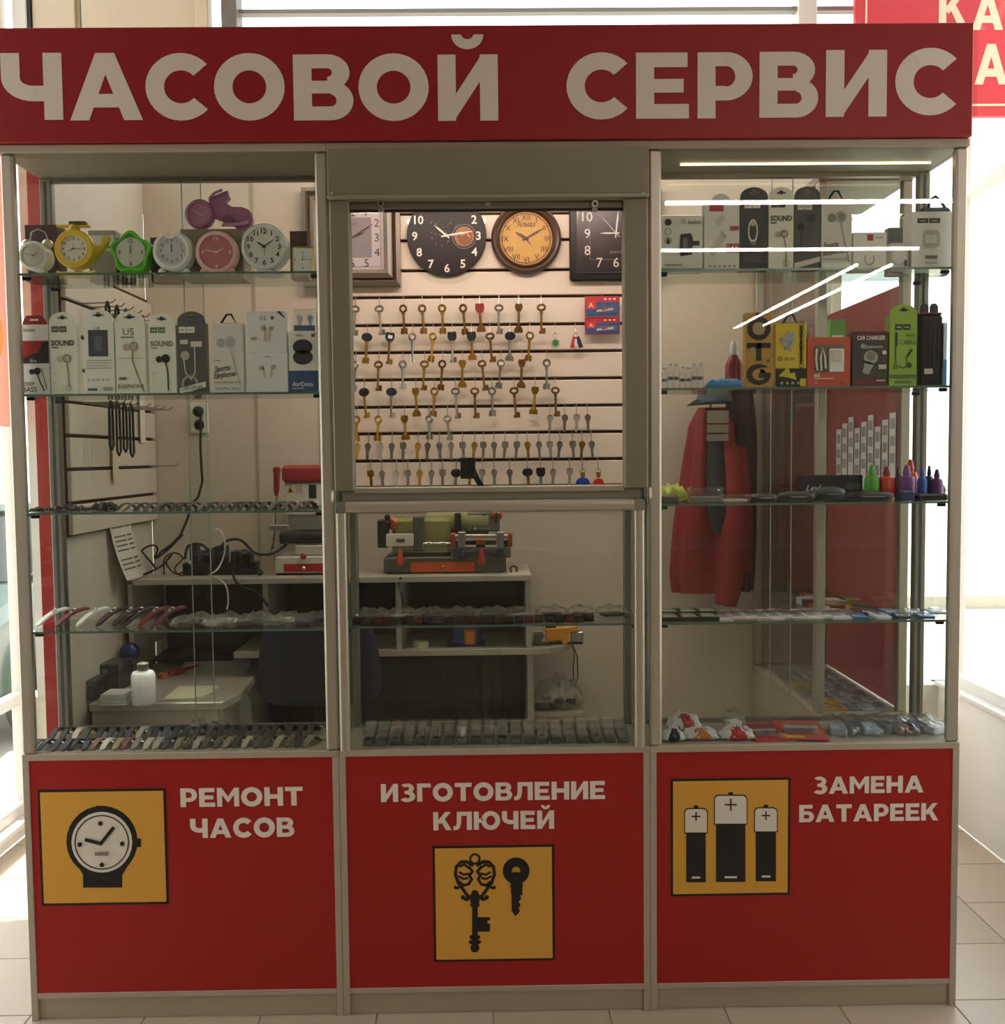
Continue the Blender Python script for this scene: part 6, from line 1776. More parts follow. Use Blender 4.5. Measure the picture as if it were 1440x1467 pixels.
part('skid', MB().tube([(P(80, 388, .06).x, .065, z+.010), (P(86, 388, .06).x, .065, z+.006), (P(130, 388, .06).x, .065, z+.006), (P(136, 388, .06).x, .065, z+.012)], .006, 8), yl, t, smooth=True)
part('skid', MB().tube([(P(84, 388, .11).x, .115, z+.006), (P(134, 388, .11).x, .115, z+.006)], .006, 8), yl, t, smooth=True)
# green flower
def flower(r_): return [(r_*(1.0+.115*math.cos(5*(a_-math.pi/2)))*math.cos(a_)*.97, r_*(1.0+.115*math.cos(5*(a_-math.pi/2)))*math.sin(a_)) for a_ in [i*2*math.pi/50 for i in range(50)]]
t, c, r_ = desk_clock('bright green flower-shaped alarm clock', 187.5, 361.5, 28, '4f9c2e', None, 'a3a49c', '45483f', [('hour_hand', 2, .48, .08), ('minute_hand', 0, .70, .05)], nums=[(12, '12'), (3, '3'), (6, '6'), (9, '9')], outline=flower, rf=.74, nh=.20, ticks=False)
part('petal_ring', MB().tube([(c.x+x*.93, c.y-.001, c.z+z_*.93) for x, z_ in flower(r_)], .0045, 6, True), M('5cb234', .35), t, smooth=True)
part('foot', MB().box(c.x-r_*.6, c.x+r_*.6, c.y, c.y+.05, z, c.z-r_*.85), M('4f9c2e', .4), t, bevel=.003)
# heart
def heart(r_):
    return [(r_*1.02*(math.sin(a_)**3)*1.0, r_*(13*math.cos(a_)-5*math.cos(2*a_)-2*math.cos(3*a_)-math.cos(4*a_))/15.5*.55+r_*.12 if False else r_*((13*math.cos(a_)-5*math.cos(2*a_)-2*math.cos(3*a_)-math.cos(4*a_))/16.0+.12)) for a_ in [i*2*math.pi/60 for i in range(60)]][::-1]
t, c, r_ = desk_clock('white heart-shaped alarm clock on two round feet', 246.5, 359, 28, 'cfc8bb', None, 'a5a6a8', '4a4a4c', [('hour_hand', 355, .48, .08), ('minute_hand', 3, .66, .05)], nums=[(12, '12'), (3, '3'), (6, '6'), (9, '9'), (1, '1'), (2, '2'), (4, '4'), (5, '5'), (7, '7'), (8, '8'), (10, '10'), (11, '11')], outline=lambda r_: [(x*1.02, z_) for x, z_ in [((abs(math.cos(a_))**.85)*math.copysign(1, math.cos(a_))*r_, (math.sin(a_)*r_*.98 - (r_*.24*math.exp(-((math.cos(a_))/.22)**2) if math.sin(a_) > 0 else 0))) for a_ in [i*2*math.pi/60 for i in range(60)]]], rf=.70, nh=.15, ticks=False)
part('petal_ring', MB().tube([(c.x+math.cos(a_)*r_*.86, c.y-.001, c.z+math.sin(a_)*r_*.86-(r_*.22*math.exp(-((math.cos(a_))/.22)**2) if math.sin(a_) > 0 else 0)) for a_ in [i*2*math.pi/48 for i in range(48)]], .005, 6, True), M('d8d2c6', .35), t, smooth=True)
for sx in (-1, 1):
    part('foot', MB().ball((c.x+sx*r_*.62, c.y+.015, z+.011), .011, 12, 8), M('cfc8bb', .35), t, smooth=True)
# pink round
t, c, r_ = desk_clock('pink round alarm clock on two ball feet', 309.5, 361, 30.5, 'cf9a98', 'd8a8a5', 'b06a70', 'd9b0b0', [('hour_hand', 64, .5, .05), ('minute_hand', 282, .72, .04)], nums=[(12, '12'), (3, '3'), (6, '6'), (9, '9')], rf=.82, nh=.18, hcol='d9c4c0')
for sx in (-1, 1):
    part('foot', MB().ball((c.x+sx*r_*.66, c.y+.012, z+.010), .010, 12, 8), M('c98f90', .35), t, smooth=True)
# pale round big
t, c, r_ = desk_clock('large pale round alarm clock with black numerals and oval foot', 378, 353, 33, 'b9bdb6', 'c6cac3', 'b4b6ae', '33332f', [('hour_hand', 304, .45, .09), ('minute_hand', 57, .66, .06), ('second_hand', 176, .62, .025)], nums=ALLN, rf=.86, nh=.22, depth=.075)
part('foot', MB().lathe([(r_*.72, 0), (r_*.75, .004), (r_*.5, .010), (r_*.3, P(378, 384, .06).z-z+.004)], (c.x, c.y+.030, z), (0, 0, 1), 24, sx=.5 if False else 1.0, sy=1.0), M('b9bdb6', .35), t, smooth=True)
# small square
a = P(417.5, 352.5, .06); b = P(450, 388, .06)
t = thing('alarm_clock', 'small square white clock with gold edge at the right end', 'clock', ((a.x+b.x)/2, .075, z), GA)
hwx = (b.x-a.x)/2; hh = a.z-z; ccx = (a.x+b.x)/2; ccz = z+hh/2
part('case', MB().box(a.x, b.x, .06, .09, z, a.z), M('b9a06a', .3, .5), t, bevel=.006)
part('dial_plate', MB().box(a.x+.006, b.x-.006, .0588, .0599, z+.006, a.z-.006), M('c9c6ba', .5), t)
dial(t, (ccx, .0584, ccz), hwx*.8, None, '4a4a44', [(12, '12'), (3, '3'), (6, '6'), (9, '9')], hwx*.26, .86, True, .0, [('hour_hand', 4, .62, .08), ('minute_hand', 88, .8, .06)])
# motorcycle clock on the olive carton
zc_ = P(300, 328, .12).z
c = P(285, 306, .13); r_ = P(306, 306, .13).x-c.x
mot = M_glass('violet_acrylic', (.62, .40, .58), .10, .12, .40)
vio = M('9c6a88', .22, coat=.5)
t = thing('alarm_clock', 'violet motorcycle-shaped alarm clock standing on the olive carton', 'clock', (c.x+.06, .16, zc_), GA)
part('front_wheel', MB().lathe([(r_*.8, .03), (r_, .024), (r_, .004), (r_*.9, -.002), (r_*.74, -.002), (r_*.72, .006)], c, (0, 1, 0), 32), vio, t, smooth=True)
part('dial_plate', MB().cyl((c.x, c.y+.003, c.z), (c.x, c.y+.004, c.z), r_*.74, 28), M('96687c', .5), t)
dial(t, (c.x, c.y+.0026, c.z), r_*.72, None, '5a3448', None, .01, .8, True, 0, [('hour_hand', 120, .45, .06), ('minute_hand', 300, .7, .04)], 'c9b0bc')
part('wheel_foot', MB().box(c.x-.012, c.x+.012, c.y+.002, c.y+.026, zc_, c.z-r_*.9), vio, t, bevel=.003)
pq = lambda x, y: (P(x, y, .135).x, P(x, y, .135).z)
part('bike_body', MB().prism([pq(300, 298), pq(298, 284), pq(306, 280), pq(316, 276), pq(326, 272), pq(329, 284), pq(322, 290), pq(332, 296), pq(346, 296), pq(356, 300), pq(361, 306), pq(350, 316), pq(320, 318), pq(306, 312)][::-1], (0, .135, 0), UX, UZ, .022), vio, t, bevel=.003)
part('handlebar', MB().tube([P(300, 284, .13), P(308, 276, .12), P(318, 272, .115)], .004, 8), vio, t, smooth=True)
rw = P(346, 313, .135); rr_ = P(361, 313, .135).x-rw.x
part('rear_wheel', MB().lathe([(rr_*.5, .0), (rr_, .002), (rr_, .020), (rr_*.5, .022)], (rw.x, .137, zc_+rr_), (0, 1, 0), 24), vio, t, smooth=True)
part('engine', MB().lathe([(.014, 0), (.016, .012), (.012, .022)], (P(326, 314, .13).x, .132, P(326, 314, .13).z), (0, 1, 0), 14), M('75466a', .35), t, smooth=True)
part('exhaust', MB().tube([P(318, 322, .132), P(340, 322, .132), P(356, 318, .132)], .005, 8), M('a67a94', .3), t, smooth=True)
# ================================================================== straps, packs and other small goods
def strap_mb(w, L, curve, thick=.003, n=10, tip=True):
    """a leather strap lying along -y (towards the viewer) from y=0 to y=-L, arched by curve"""
    mb = MB()
    vs = []
    for i in range(n+1):
        f_ = i/n
        ww = w/2*(1-.18*f_)
        if tip and f_ > .86: ww *= math.sqrt(max(.06, 1-((f_-.86)/.145)**2))
        y = -L*f_
        zz = curve*math.sin(math.pi*min(1, f_*1.05))
        vs += [(-ww, y, zz), (ww, y, zz), (ww*.85, y, zz+thick), (-ww*.85, y, zz+thick)]
    fs = [(0, 1, 2, 3), (n*4+3, n*4+2, n*4+1, n*4)]
    for i in range(n):
        b = i*4
        for k in range(4):
            fs.append((b+k, b+4+k, b+4+(k+1) % 4, b+(k+1) % 4))
    mb.add(vs, fs)
    return mb
def stitch_mb(w, L, curve, thick=.003, n=8):
    mb = MB()
    for sx in (-1, 1):
        pts = []
        for i in range(n+1):
            f_ = .04+.78*i/n
            pts.append((sx*w/2*.62*(1-.18*f_), -L*f_, curve*math.sin(math.pi*min(1, f_*1.05))+thick+.0001))
        mb.tube(pts, .0005, 4)
    return mb
buck_mb = lambda w: MB().tube([(-w*.55, .004, .004), (w*.55, .004, .004), (w*.55, .014, .006), (w*.30, .018, .007), (-w*.30, .018, .007), (-w*.55, .014, .006)], .0016, 5, True).cyl((-w*.55, .003, .004), (w*.55, .003, .004), .0017, 6)
SM = {}
def leather(h): return M(h, .5, var=.15, scale=60, bump=.15, bscale=300)
def strap(loc, rot, w, L, curve, col, label, group, buckle='s', stitch=None, name='watch_strap'):
    k = (w, L, curve, col)
    if k not in SM: SM[k] = mesh('watch_strap', strap_mb(w, L, curve), leather(col), smooth=True)
    o = link(name, SM[k]); o.location = loc; o.rotation_euler = rot
    tag(o, label, 'watch strap', group)
    if buckle:
        kb = ('b', w, buckle)
        if kb not in SM: SM[kb] = mesh('buckle', buck_mb(w), STEEL if buckle == 's' else GO, smooth=True)
        link('buckle', SM[kb], o)
    if stitch:
        ks = ('st', w, L, curve, stitch)
        if ks not in SM: SM[ks] = mesh('stitching', stitch_mb(w, L, curve), M(stitch, .6))
        link('stitching', SM[ks], o)
    return o

# ---- left case floor: two rows of rolled straps
z = ZC
front = ['20242f', '23262f', '1f222c', '262932', '1d1d22', '2c2622', '8d5a50', 'bfb5a4', '8a7a60', '7c3a40', '7a7060', '9c9484', '8f8a80', '3a342e', '6e6350', '43382f', '8d8674', '5a4a3a', '3d3630', '7a6c58', '2e2926', '96897a', '4a4038', '3a2f2a', '8c8270', '574a3e', '2d2a28', '6b6253']
nm = {'2': 'dark', '1': 'black', '8': 'tan', 'b': 'cream', '7': 'brown', '9': 'beige', '3': 'dark brown', '6': 'olive brown', '4': 'brown', '5': 'brown'}
NF = len(front)
for i, c in enumerate(front):
    px = 58+i*(452-58)/(NF-1)
    x = P(px, 1068, .045).x
    strap((x, .105, z+.0005), (.0, 0, rnd.uniform(-.45, -.25)), .024, .078, .022, c, f"{nm[c[0]]} leather watch strap, {ordn(i+1)} from left, front row, left case floor", 'watch straps on the left case floor', 's', 'b9ae98' if i % 3 == 0 else None)
    if i >= 10:
        o = COL.objects[-1] if False else None
back_c = ['1d1c20', '2a201d', 'a39a8c', '2b2320', '1e1e24', '262026', '1c1d22', '3a3330', '8a857c', '26282c', '3b3d42', '303338', '24262b', '2a2c31', '3a3633', '26201e', '1f1f22', '2b2224', '37302c', '2a2a2e', '1f1d1e', '2e2522', '24272b', '3a2f28']
NBk = len(back_c)
nm2 = {'1': 'black', '2': 'near-black', '3': 'dark brown', 'a': 'pale grey', '8': 'grey'}
for i, c in enumerate(back_c):
    px = 85+i*(450-85)/(NBk-1)
    x = P(px, 1045, .16).x
    strap((x, .215, z+.0005), (0, 0, rnd.uniform(-.4, -.15)), .024, .082, .026, c, f"{nm2[c[0]]} watch strap, {ordn(i+1)} from left, back row, left case floor", 'watch straps on the left case floor', 'g' if i in (1, 2, 4, 5, 6) else 's')

def film_bag(px0, px1, Y, d, h, zb, seed, label, group, inner=None, innerh=None, pyref=1000, mat=None):
    a = P(px0, pyref, Y+d/2).x; b = P(px1, pyref, Y+d/2).x
    t = thing('clear_bag', label, 'bag', ((a+b)/2, Y+d/2, zb), group)
    part('film', MB().grid(wrapf(a, b, Y, Y+d, zb+.0003, h, seed), 22, 12, True), mat or FILM, t, smooth=True, fix='merge')
    if inner:
        rr = random.Random(seed)
        w = (b-a)*.62; cx_ = (a+b)/2
        R3 = Matrix.Rotation(rr.uniform(-.4, .4), 3, 'Z')
        part('packed_item', MB().obox((cx_, Y+d*.5, zb+.0008+(innerh or h*.3)/2), (w, d*.42, innerh or h*.3), R3), M(inner, .45), t, bevel=.002)
    return t
for k, (p0, p1) in enumerate(((270, 296), (296, 330), (330, 356))):
    film_bag(p0, p1, .17, .06, .045-.006*k, ZC, 30+k, f"crumpled clear film bag behind the strap rows, {['left', 'middle', 'right'][k]} of three", 'film bags on the left case floor', pyref=1035)

# ---- left case, third shelf: bracelets laid in a row
z = zsl[2]
NB_ = 22
cols_ = ['26211f', '3a2a22', '1f1f22', '4a4038', '2b2b2e', '55504a']
for i in range(NB_):
    px = 186+i*(448-186)/(NB_-1)
    x = P(px, 730, .06).x
    c = cols_[(i*5+i//4) % 6]
    strap((x, .125, z+.0003), (0, 0, rnd.uniform(-.5, -.2)), .017, .085, .020, c, f"{'brown' if c in ('3a2a22', '4a4038') else 'grey' if c == '55504a' else 'black'} strap, {ordn(i+1)} from left in the thin strap row, third left shelf", 'straps on the third left shelf', 's', 'a59c8c' if i % 4 == 0 else None)
for i, (p0, p1, c, h) in enumerate(((46, 78, '2d211e', .016), (70, 102, '33201f', .022), (96, 128, '241f22', .018), (122, 152, '2b2422', .026), (146, 168, '1f1b1b', .030))):
    a = P(p0, 732, .08).x; b = P(p1, 732, .08).x
    t = thing('strap_bundle', f"dark folded strap bundle, {ordn(i+1)} from left on the third left shelf", 'strap bundle', ((a+b)/2, .08, z), 'strap bundles on the third left shelf')
    yb_ = .05+.05*(i % 2)
    part('folded_strap', MB().grid(wrapf(a, b, yb_, yb_+.045, z+.0003, h, 50+i), 20, 12, True), leather(c), t, smooth=True, fix='merge')
    part('buckle', MB().tube([(b-.012, yb_-.002, z+.004), (b-.002, yb_-.002, z+.004), (b-.002, yb_-.002, z+.013), (b-.012, yb_-.002, z+.013)], .0012, 5, True), STEEL, t)

# ---- left case, fourth shelf: wide leather straps in packs, then clear bags
z = zsl[3]
wide = [(45, 82, 'd0c8ba', 'cream white'), (74, 110, '6d2024', 'deep red'), (105, 140, 'cfc6b6', 'ivory'), (136, 166, '3a1f22', 'dark maroon'), (160, 190, '40282a', 'brown maroon'), (176, 206, '2c2224', 'near-black'), (198, 228, '6e2a30', 'dark red'), (222, 250, '5e2c33', 'wine red')]
for i, (p0, p1, c, n_) in enumerate(wide):
    a = P(p0, 895, .07).x; b = P(p1, 895, .07).x
    w = .034
    t = thing('wide_strap', f"{n_} wide leather strap slanting on the fourth left shelf, {ordn(i+1)} from left", 'watch strap', ((a+b)/2, .12, z), 'wide straps on the fourth left shelf')
    ang = -.75
    R3 = Matrix.Rotation(ang, 3, 'Z') @ Matrix.Rotation(.42, 3, 'X')
    base = strap_mb(w, .105, .010, .005)
    mb = MB(); mb.f = list(base.f); mb.mi = list(base.mi)
    off = Vector(((a+b)/2+.03, .165, z+.0005))
    vv = [R3 @ Vector(v) for v in base.v]
    zmin = min(v.z for v in vv)
    mb.v = [tuple(v+off-Vector((0, 0, zmin))) for v in vv]
    part('strap_body', mb, leather(c), t, smooth=True)
    bkl = buck_mb(.018); v2 = [R3 @ (Vector(v)+Vector((0, -.05, .012))) for v in bkl.v]
    m2_ = MB(); m2_.f = list(bkl.f); m2_.mi = list(bkl.mi); m2_.v = [tuple(v+off-Vector((0, 0, zmin))) for v in v2]
    part('buckle', m2_, STEEL, t, smooth=True)
bagc = [('2a2a2e', 'black'), ('26262a', 'black'), ('8a8578', 'grey'), ('a8a698', 'pale'), ('33343a', 'charcoal'), ('3b3c40', 'charcoal'), ('6c6a66', 'grey'), ('b9b4a6', 'white'), ('242529', 'black'), ('1f1f22', 'black')]
for i, (c, n_) in enumerate(bagc):
    p0 = 248+i*21; film_bag(p0, p0+34, .05+.055*(i % 2), .075, .034, z, 70+i, f"clear bag with {n_} strap, {ordn(i+1)} from left on the fourth left shelf", 'bagged straps on the fourth left shelf', c, .012, 898)

# ---- centre shelf: folded straps under film
z = zsc
cc_ = ['3a2018', '2b1f1c', '402420', '2a2422', '5a1f1c', '34261f', '1f1c1c', '2b2322', '3b2a24', '231e1e']
N_ = 24
for i in range(N_):
    px = 512+i*(845-512)/(N_-1)
    x = P(px, 890, .05).x
    c = cc_[(i*7+i//3) % 10]
    t = thing('folded_strap', f"folded dark watch strap, {ordn(i+1)} from left on the centre glass shelf", 'watch strap', (x, .06, z), 'folded straps on the centre shelf')
    hw_ = .0125
    hh_ = .013+.006*rnd.random()
    yy = .042+.012*rnd.random()
    prof = [(yy, .0008), (yy-.004, hh_*.5), (yy, hh_), (yy+.05, hh_*1.02), (yy+.054, hh_*.5), (yy+.05, .0008)]
    mb = MB()
    vs = [(x+sx*hw_, y_, z+h_) for sx in (-1, 1) for y_, h_ in prof]
    n6 = 6
    mb.add(vs, [(k, (k+1) % n6, n6+(k+1) % n6, n6+k) for k in range(n6)]+[tuple(range(n6)), tuple(range(2*n6-1, n6-1, -1))])
    part('strap_body', mb, leather(c), t, bevel=.001)
    part('strap_loop', MB().box(x-hw_-.0006, x+hw_+.0006, yy+.012, yy+.018, z+hh_*.98, z+hh_*1.02+.0016), leather('1b1717'), t)
for i in range(9):
    p0 = 508+i*43
    film_bag(p0, p0+50, .11, .10, .034, z, 120+i, f"clear film bag, {ordn(i+1)} from left at the back of the centre glass shelf", 'film bags on the centre shelf', ['3a2a24', 'a59c8c', '2b2626', '6a3a34'][i % 4], .010, 880)
# ---- centre floor: clear watch boxes
z = ZC
N_ = 20
for i in range(N_):
    px = 528+i*(893-528)/(N_-1)
    x = P(px, 1055, .05).x
    hw_ = .0165
    t = thing('watch_box', f"small clear watch box with dark insert, {ordn(i+1)} from left on the centre floor", 'box', (x, .08, z), 'clear watch boxes on the centre floor')
    h0 = .020
    part('box_base', MB().box(x-hw_, x+hw_, .035, .130, z, z+h0), ACRYL, t, bevel=.002)
    R3 = Matrix.Rotation(.30, 3, 'X')
    part('lid', MB().obox((x, .095, z+h0+.016), (hw_*1.9, .085, .005), R3), ACRYL, t, bevel=.002)
    part('insert', MB().box(x-hw_+.003, x+hw_-.003, .039, .126, z+.001, z+h0*.75), M(['2b2c2e', '3a3b3d', '232427', '47474a'][i % 4], .5), t, bevel=.002)
    kind = i % 5
    if i in (2, 4, 5, 7, 10, 13, 17):
        w_ = M('d8d2c4', .45) if i == 7 else M('17171a', .45)
        part('watch_band', MB().obox((x, .088, z+h0+.004), (.013, .055, .006), Matrix.Rotation(.25, 3, 'X')), w_, t, bevel=.002)
for i in range(8):
    px = 540+i*48
    x0_ = P(px, 1030, .18).x
    t = thing('flat_case', f"flat clear plastic case, {ordn(i+1)} from left behind the watch boxes", 'case', (x0_, .19, z), 'flat clear cases on the centre floor')
    part('case_shell', MB().box(x0_-.04, x0_+.04, .155, .225, z, z+.016), ACRYL, t, bevel=.002)
    part('grey_insert', MB().box(x0_-.036, x0_+.036, .159, .221, z+.001, z+.009), M('55565a', .5), t)

# ---- right case, fourth shelf: flat card packs
z = zsr[3]
def flatpack(px0, px1, Y, d, zb, h, body, ops, label, group, film=True, rz=0.0, name='card_pack', pyref=888):
    a = P(px0, pyref, Y).x; b = P(px1, pyref, Y).x
    w = b-a; cx_ = (a+b)/2
    t = thing(name, label, 'pack', (cx_, Y+d/2, zb), group)
    part('card', MB().box(a, b, Y, Y+d, zb, zb+h), M(body, .4), t, bevel=.0004)
    print_on(t, (a, Y, zb+h), UX, UY, w, d, ops)
    if film:
        part('blister', MB().box(a+w*.14, b-w*.14, Y+d*.18, Y+d*.70, zb+h+.0012, zb+h+.008), ACRYL, t, bevel=.003)
    t.rotation_euler = (0, 0, rz)
    return t
for i in range(6):
    col_ = i % 3; row_ = i//3
    flatpack(949+col_*28-row_*2, 975+col_*28-row_*2, .035+.10*row_, .085, z, .012, '23241f', [('r', '8d9a7a', .1, .15, .9, .55), ('r', 'c9c4b8', .2, .7, .8, .8)], f"black battery card pack, {['left', 'middle', 'right'][col_]} in the {['front', 'back'][row_]} row, fourth right shelf", 'black card packs on the fourth right shelf', False)
pk = ['b9a9a4', 'a08a88', 'b4b0a0', '9c8f8c', 'c2b3b0', 'a59a98', '8f8486', 'b8aca4', '9a9492', 'aaa0a0', 'b5a6a0']
for i, c in enumerate(pk):
    p0 = 1032+i*18
    flatpack(p0, p0+22, .035+.012*(i % 3), .17, z+.0004*(i % 2), .004, c, [('r', '7a4a50' if i % 3 else '4f6a8a', .1, .6, .9, .9), ('r', 'ded8d0', .15, .1, .85, .5), ('l', '5a5658', [(.2, .2), (.8, .45)], .06)], f"blister card, {ordn(i+1)} from left in the row on the fourth right shelf", 'blister cards on the fourth right shelf', True, rnd.uniform(-.12, .12))
bl_ = ['3f6fa8', '2f3f5c', 'b4b8bc', '4a80b8', '30343c', 'c0c4c8', '3a5f96', '8d99a5']
for i, c in enumerate(bl_):
    p0 = 1226+i*16
    flatpack(p0, p0+20, .035+.07*(i % 2), .085, z+.0004*(i % 3), .007, c, [('r', 'd9dde0', .1, .2, .6, .5), ('r', '23262c', .2, .62, .8, .82)], f"{'blue' if c in ('3f6fa8', '4a80b8', '3a5f96') else 'silver grey' if c[0] in 'bc8' else 'dark'} pack, {ordn(i+1)} from left in the blue group, fourth right shelf", 'blue and silver packs on the fourth right shelf', True, rnd.uniform(-.35, .1))

# ---- right case floor: bags
z = ZC
def bagset(i, p0, p1, Y, d, h, base, print_, label, lean=0):
    a = P(p0, 1050, Y+d/2).x; b = P(p1, 1050, Y+d/2).x
    t = thing('packet', label, 'packet', ((a+b)/2, Y+d/2, z), 'packets on the right case floor')
    part('wrapper', MB().grid(wrapf(a, b, Y, Y+d, z+.0003, h, 200+i), 24, 14, True), M(base, .3, coat=.3), t, smooth=True, fix='merge')
    if print_:
        part('printed_patch', MB().grid(wrapf(a+(b-a)*.22, b-(b-a)*.22, Y-.0015, Y+d*.62, z+.001, h*1.04, 200+i), 20, 10, True), M(print_, .35), t, smooth=True, fix='merge')
    return t
bagset(0, 948, 980, .03, .06, .036, 'd8d4cc', '2a2a2e', 'white packet with black print at the left end of the right case floor')
bagset(1, 957, 1004, .12, .08, .055, 'd4cbc2', 'b04a44', 'white packet with red print behind the black-printed one')
bagset(2, 980, 1028, .04, .07, .034, 'ded6c8', 'c07a4a', 'cream packet with orange print on the right case floor')
bagset(3, 1031, 1080, .035, .06, .040, 'e0dbd0', 'b83a34', 'white packet with red fruit print beside the red card sheet')
film_bag(1036, 1066, .15, .08, .060, z, 240, 'upright clear bag behind the red fruit packet', 'packets on the right case floor', 'c9c4bc', .02, 1030)
flatpack(1078, 1140, .03, .19, z, .004, 'b5403e', [('r', '7a3f86', .2, .25, .5, .4), ('r', 'd8c84a', .62, .1, .95, .22), ('r', 'e0d8d0', .1, .5, .9, .62), ('r', '8a2a2e', .1, .7, .9, .9)], 'flat red card sheet with coloured prints, left one', 'card sheets on the right case floor', True, .1, 'card_sheet', 1050)
flatpack(1128, 1196, .025, .20, z+.0045, .004, 'b8524e', [('r', 'd9b53a', .1, .04, .5, .16), ('r', '4a4a6a', .1, .35, .8, .45), ('r', 'd8cfc8', .2, .55, .9, .7)], 'flat red card sheet with coloured prints, right one', 'card sheets on the right case floor', True, -.15, 'card_sheet', 1050)
for i, (p0, c, n_) in enumerate(((1182, '8d99a5', 'silver grey'), (1206, '55606c', 'slate grey'), (1228, '8fb0c0', 'pale blue'), (1250, '3c4048', 'charcoal'), (1272, '7a3a3c', 'dark red'), (1294, '4a4c70', 'violet grey'), (1316, 'b9bcc0', 'silver white'))):
    film_bag(p0, p0+36, .03+.02*(i % 2), .17, .045-.003*(i % 3), z, 260+i, f"clear bag with {n_} contents, {ordn(i+1)} shiny bag from left on the right case floor", 'shiny bags on the right case floor', c, .020, 1045)

# ---- side case goods: deck packs, shelf packs, hanging cards
rr9 = random.Random(9)
k = 0
for r_ in range(7):
    for cidx in range(5):
        k += 1
        x = SX0+.055+cidx*.043; y = SY0+.06+r_*.085
        c = ['b08a3a', '6a5a72', 'a07a34', '8e8a94', '7a7f8c', 'c0a050', '5a6070'][(r_*3+cidx*2) % 7] if cidx < 2 else ['7d828c', '9a9ea6', '5c616b', '8a8f99'][(r_+cidx) % 4]
        t = thing('small_pack', f"{'yellow' if c in ('b08a3a', 'a07a34', 'c0a050') else 'grey'} small pack, {ordn(cidx+1)} from left in the {ordn(r_+1)} row of the side case floor", 'pack', (x, y, ZC), 'small packs on the side case floor')
        part('card', MB().box(x-.019, x+.019, y-.036, y+.036, ZC, ZC+.006), M(c, .4), t, bevel=.0006)
        part('blister', MB().box(x-.013, x+.013, y-.022, y+.022, ZC+.0061, ZC+.016), ACRYL, t, bevel=.003)
sz = SZ[1]
cs = ['8a5a3a', 'c0b8a8', '55603a', '3a3c40', 'a04a3a', '8d8a84', 'b4a24a', '5a5c60', 'c9c4bc']
for i in range(14):
    x = SX0+.075+(i % 4)*.05; y = SY0+.07+(i//4)*.13
    t = thing('battery_pack', f"flat battery pack, {ordn(i % 4+1)} from left in the {ordn(i//4+1)} row of the middle side-case shelf", 'pack', (x, y, sz), 'battery packs on the side case shelf')
    hh_ = .012+.006*(i % 3)
    part('pack_body', MB().box(x-.022, x+.022, y-.05, y+.05, sz, sz+hh_), M(cs[i % 9], .4), t, bevel=.002)
    part('printed_band', MB().box(x-.0222, x+.0222, y-.0502, y-.02, sz+.001, sz+hh_+.0006), M(cs[(i+4) % 9], .4), t)
a = P(1320, 850, .36)
# hanging price cards inside the film side
hx_ = SX1-.03
for i in range(9):
    y = SY0+.06+i*.062
    zt = SZ[0]+.24-.02*(i % 3)
    t = thing('price_card', f"white price card, {ordn(i+1)} from the front along the red film of the side case", 'card', (hx_, y, SZ[0]), 'price cards in the side case')
    part('card', MB().box(hx_-.0015, hx_, y-.024, y+.024, SZ[0], zt), M('c9c6c4', .5), t)
    for q in range(3):
        part('barcode_label', MB().box(hx_-.0022, hx_-.0016, y-.017, y+.017, zt-.05-q*.055, zt-.018-q*.055), M('8a8688', .5), t)
for i in range(4):
    y = SY0+.10+i*.16
    x = SX0+.09
    z = SZ[2]
    t = thing('accessory_box', f"upright accessory box, {ordn(i+1)} from the front on the upper side-case shelf", 'box', (x, y, z), 'boxes on the upper side case shelf')
    part('carton', MB().box(x-.025, x+.025, y-.02, y+.02, z, z+.13), M(['6e9a4a', '8a3a38', '3a3c44', 'c0b8ac'][i], .45), t, bevel=.001)
    part('label_panel', MB().box(x-.018, x+.018, y-.0206, y-.0201, z+.03, z+.08), M('d0cbc2', .5), t)

# ---- things on the side desk at the left
z = zd
milky = M('f0efec', .35).copy()
milky.name = 'milky_plastic'
milky.node_tree.nodes['Principled BSDF'].inputs['Subsurface Weight'].default_value = 1.0
milky.node_tree.nodes['Principled BSDF'].inputs['Subsurface Radius'].default_value = (1, 1, 1)
milky.node_tree.nodes['Principled BSDF'].inputs['Subsurface Scale'].default_value = .10
q = P(205, 1008, .37)
t = thing('white_bottle', 'white bottle with dark pump cap standing on the side desk', 'bottle', (q.x, .378, z))
a = P(188.5, 1000, .37).x; b = P(222, 1000, .37).x; h = P(205, 961, .37).z-z
w_ = (b-a)/2
part('bottle_body', MB().lathe([(w_*.96, 0), (w_, .004), (w_, h*.86), (w_*.86, h*.96), (w_*.45, h)], (q.x, .378, z), (0, 0, 1), 24), milky, t, smooth=True)
part('pump_cap', MB().lathe([(w_*.42, h), (w_*.5, h+.004), (w_*.5, h+.022), (w_*.25, h+.026)], (q.x, .378, z), (0, 0, 1), 16), M('57544d', .4), t, smooth=True)
q = P(186, 934, .70)
t = thing('blue_ball', 'glossy dark blue ball on a stand at the back of the side desk', 'ball', (q.x, .70, z))
rb = P(200, 934, .70).x-q.x
part('ball', MB().ball((q.x, .70, q.z), rb, 20, 14), M('1c2f66', .12), t, smooth=True)
part('stand', MB().lathe([(.03, 0), (.03, .006), (.012, .012), (.010, q.z-rb-z+.004)], (q.x, .70, z), (0, 0, 1), 14), M('26242a', .5), t, smooth=True)
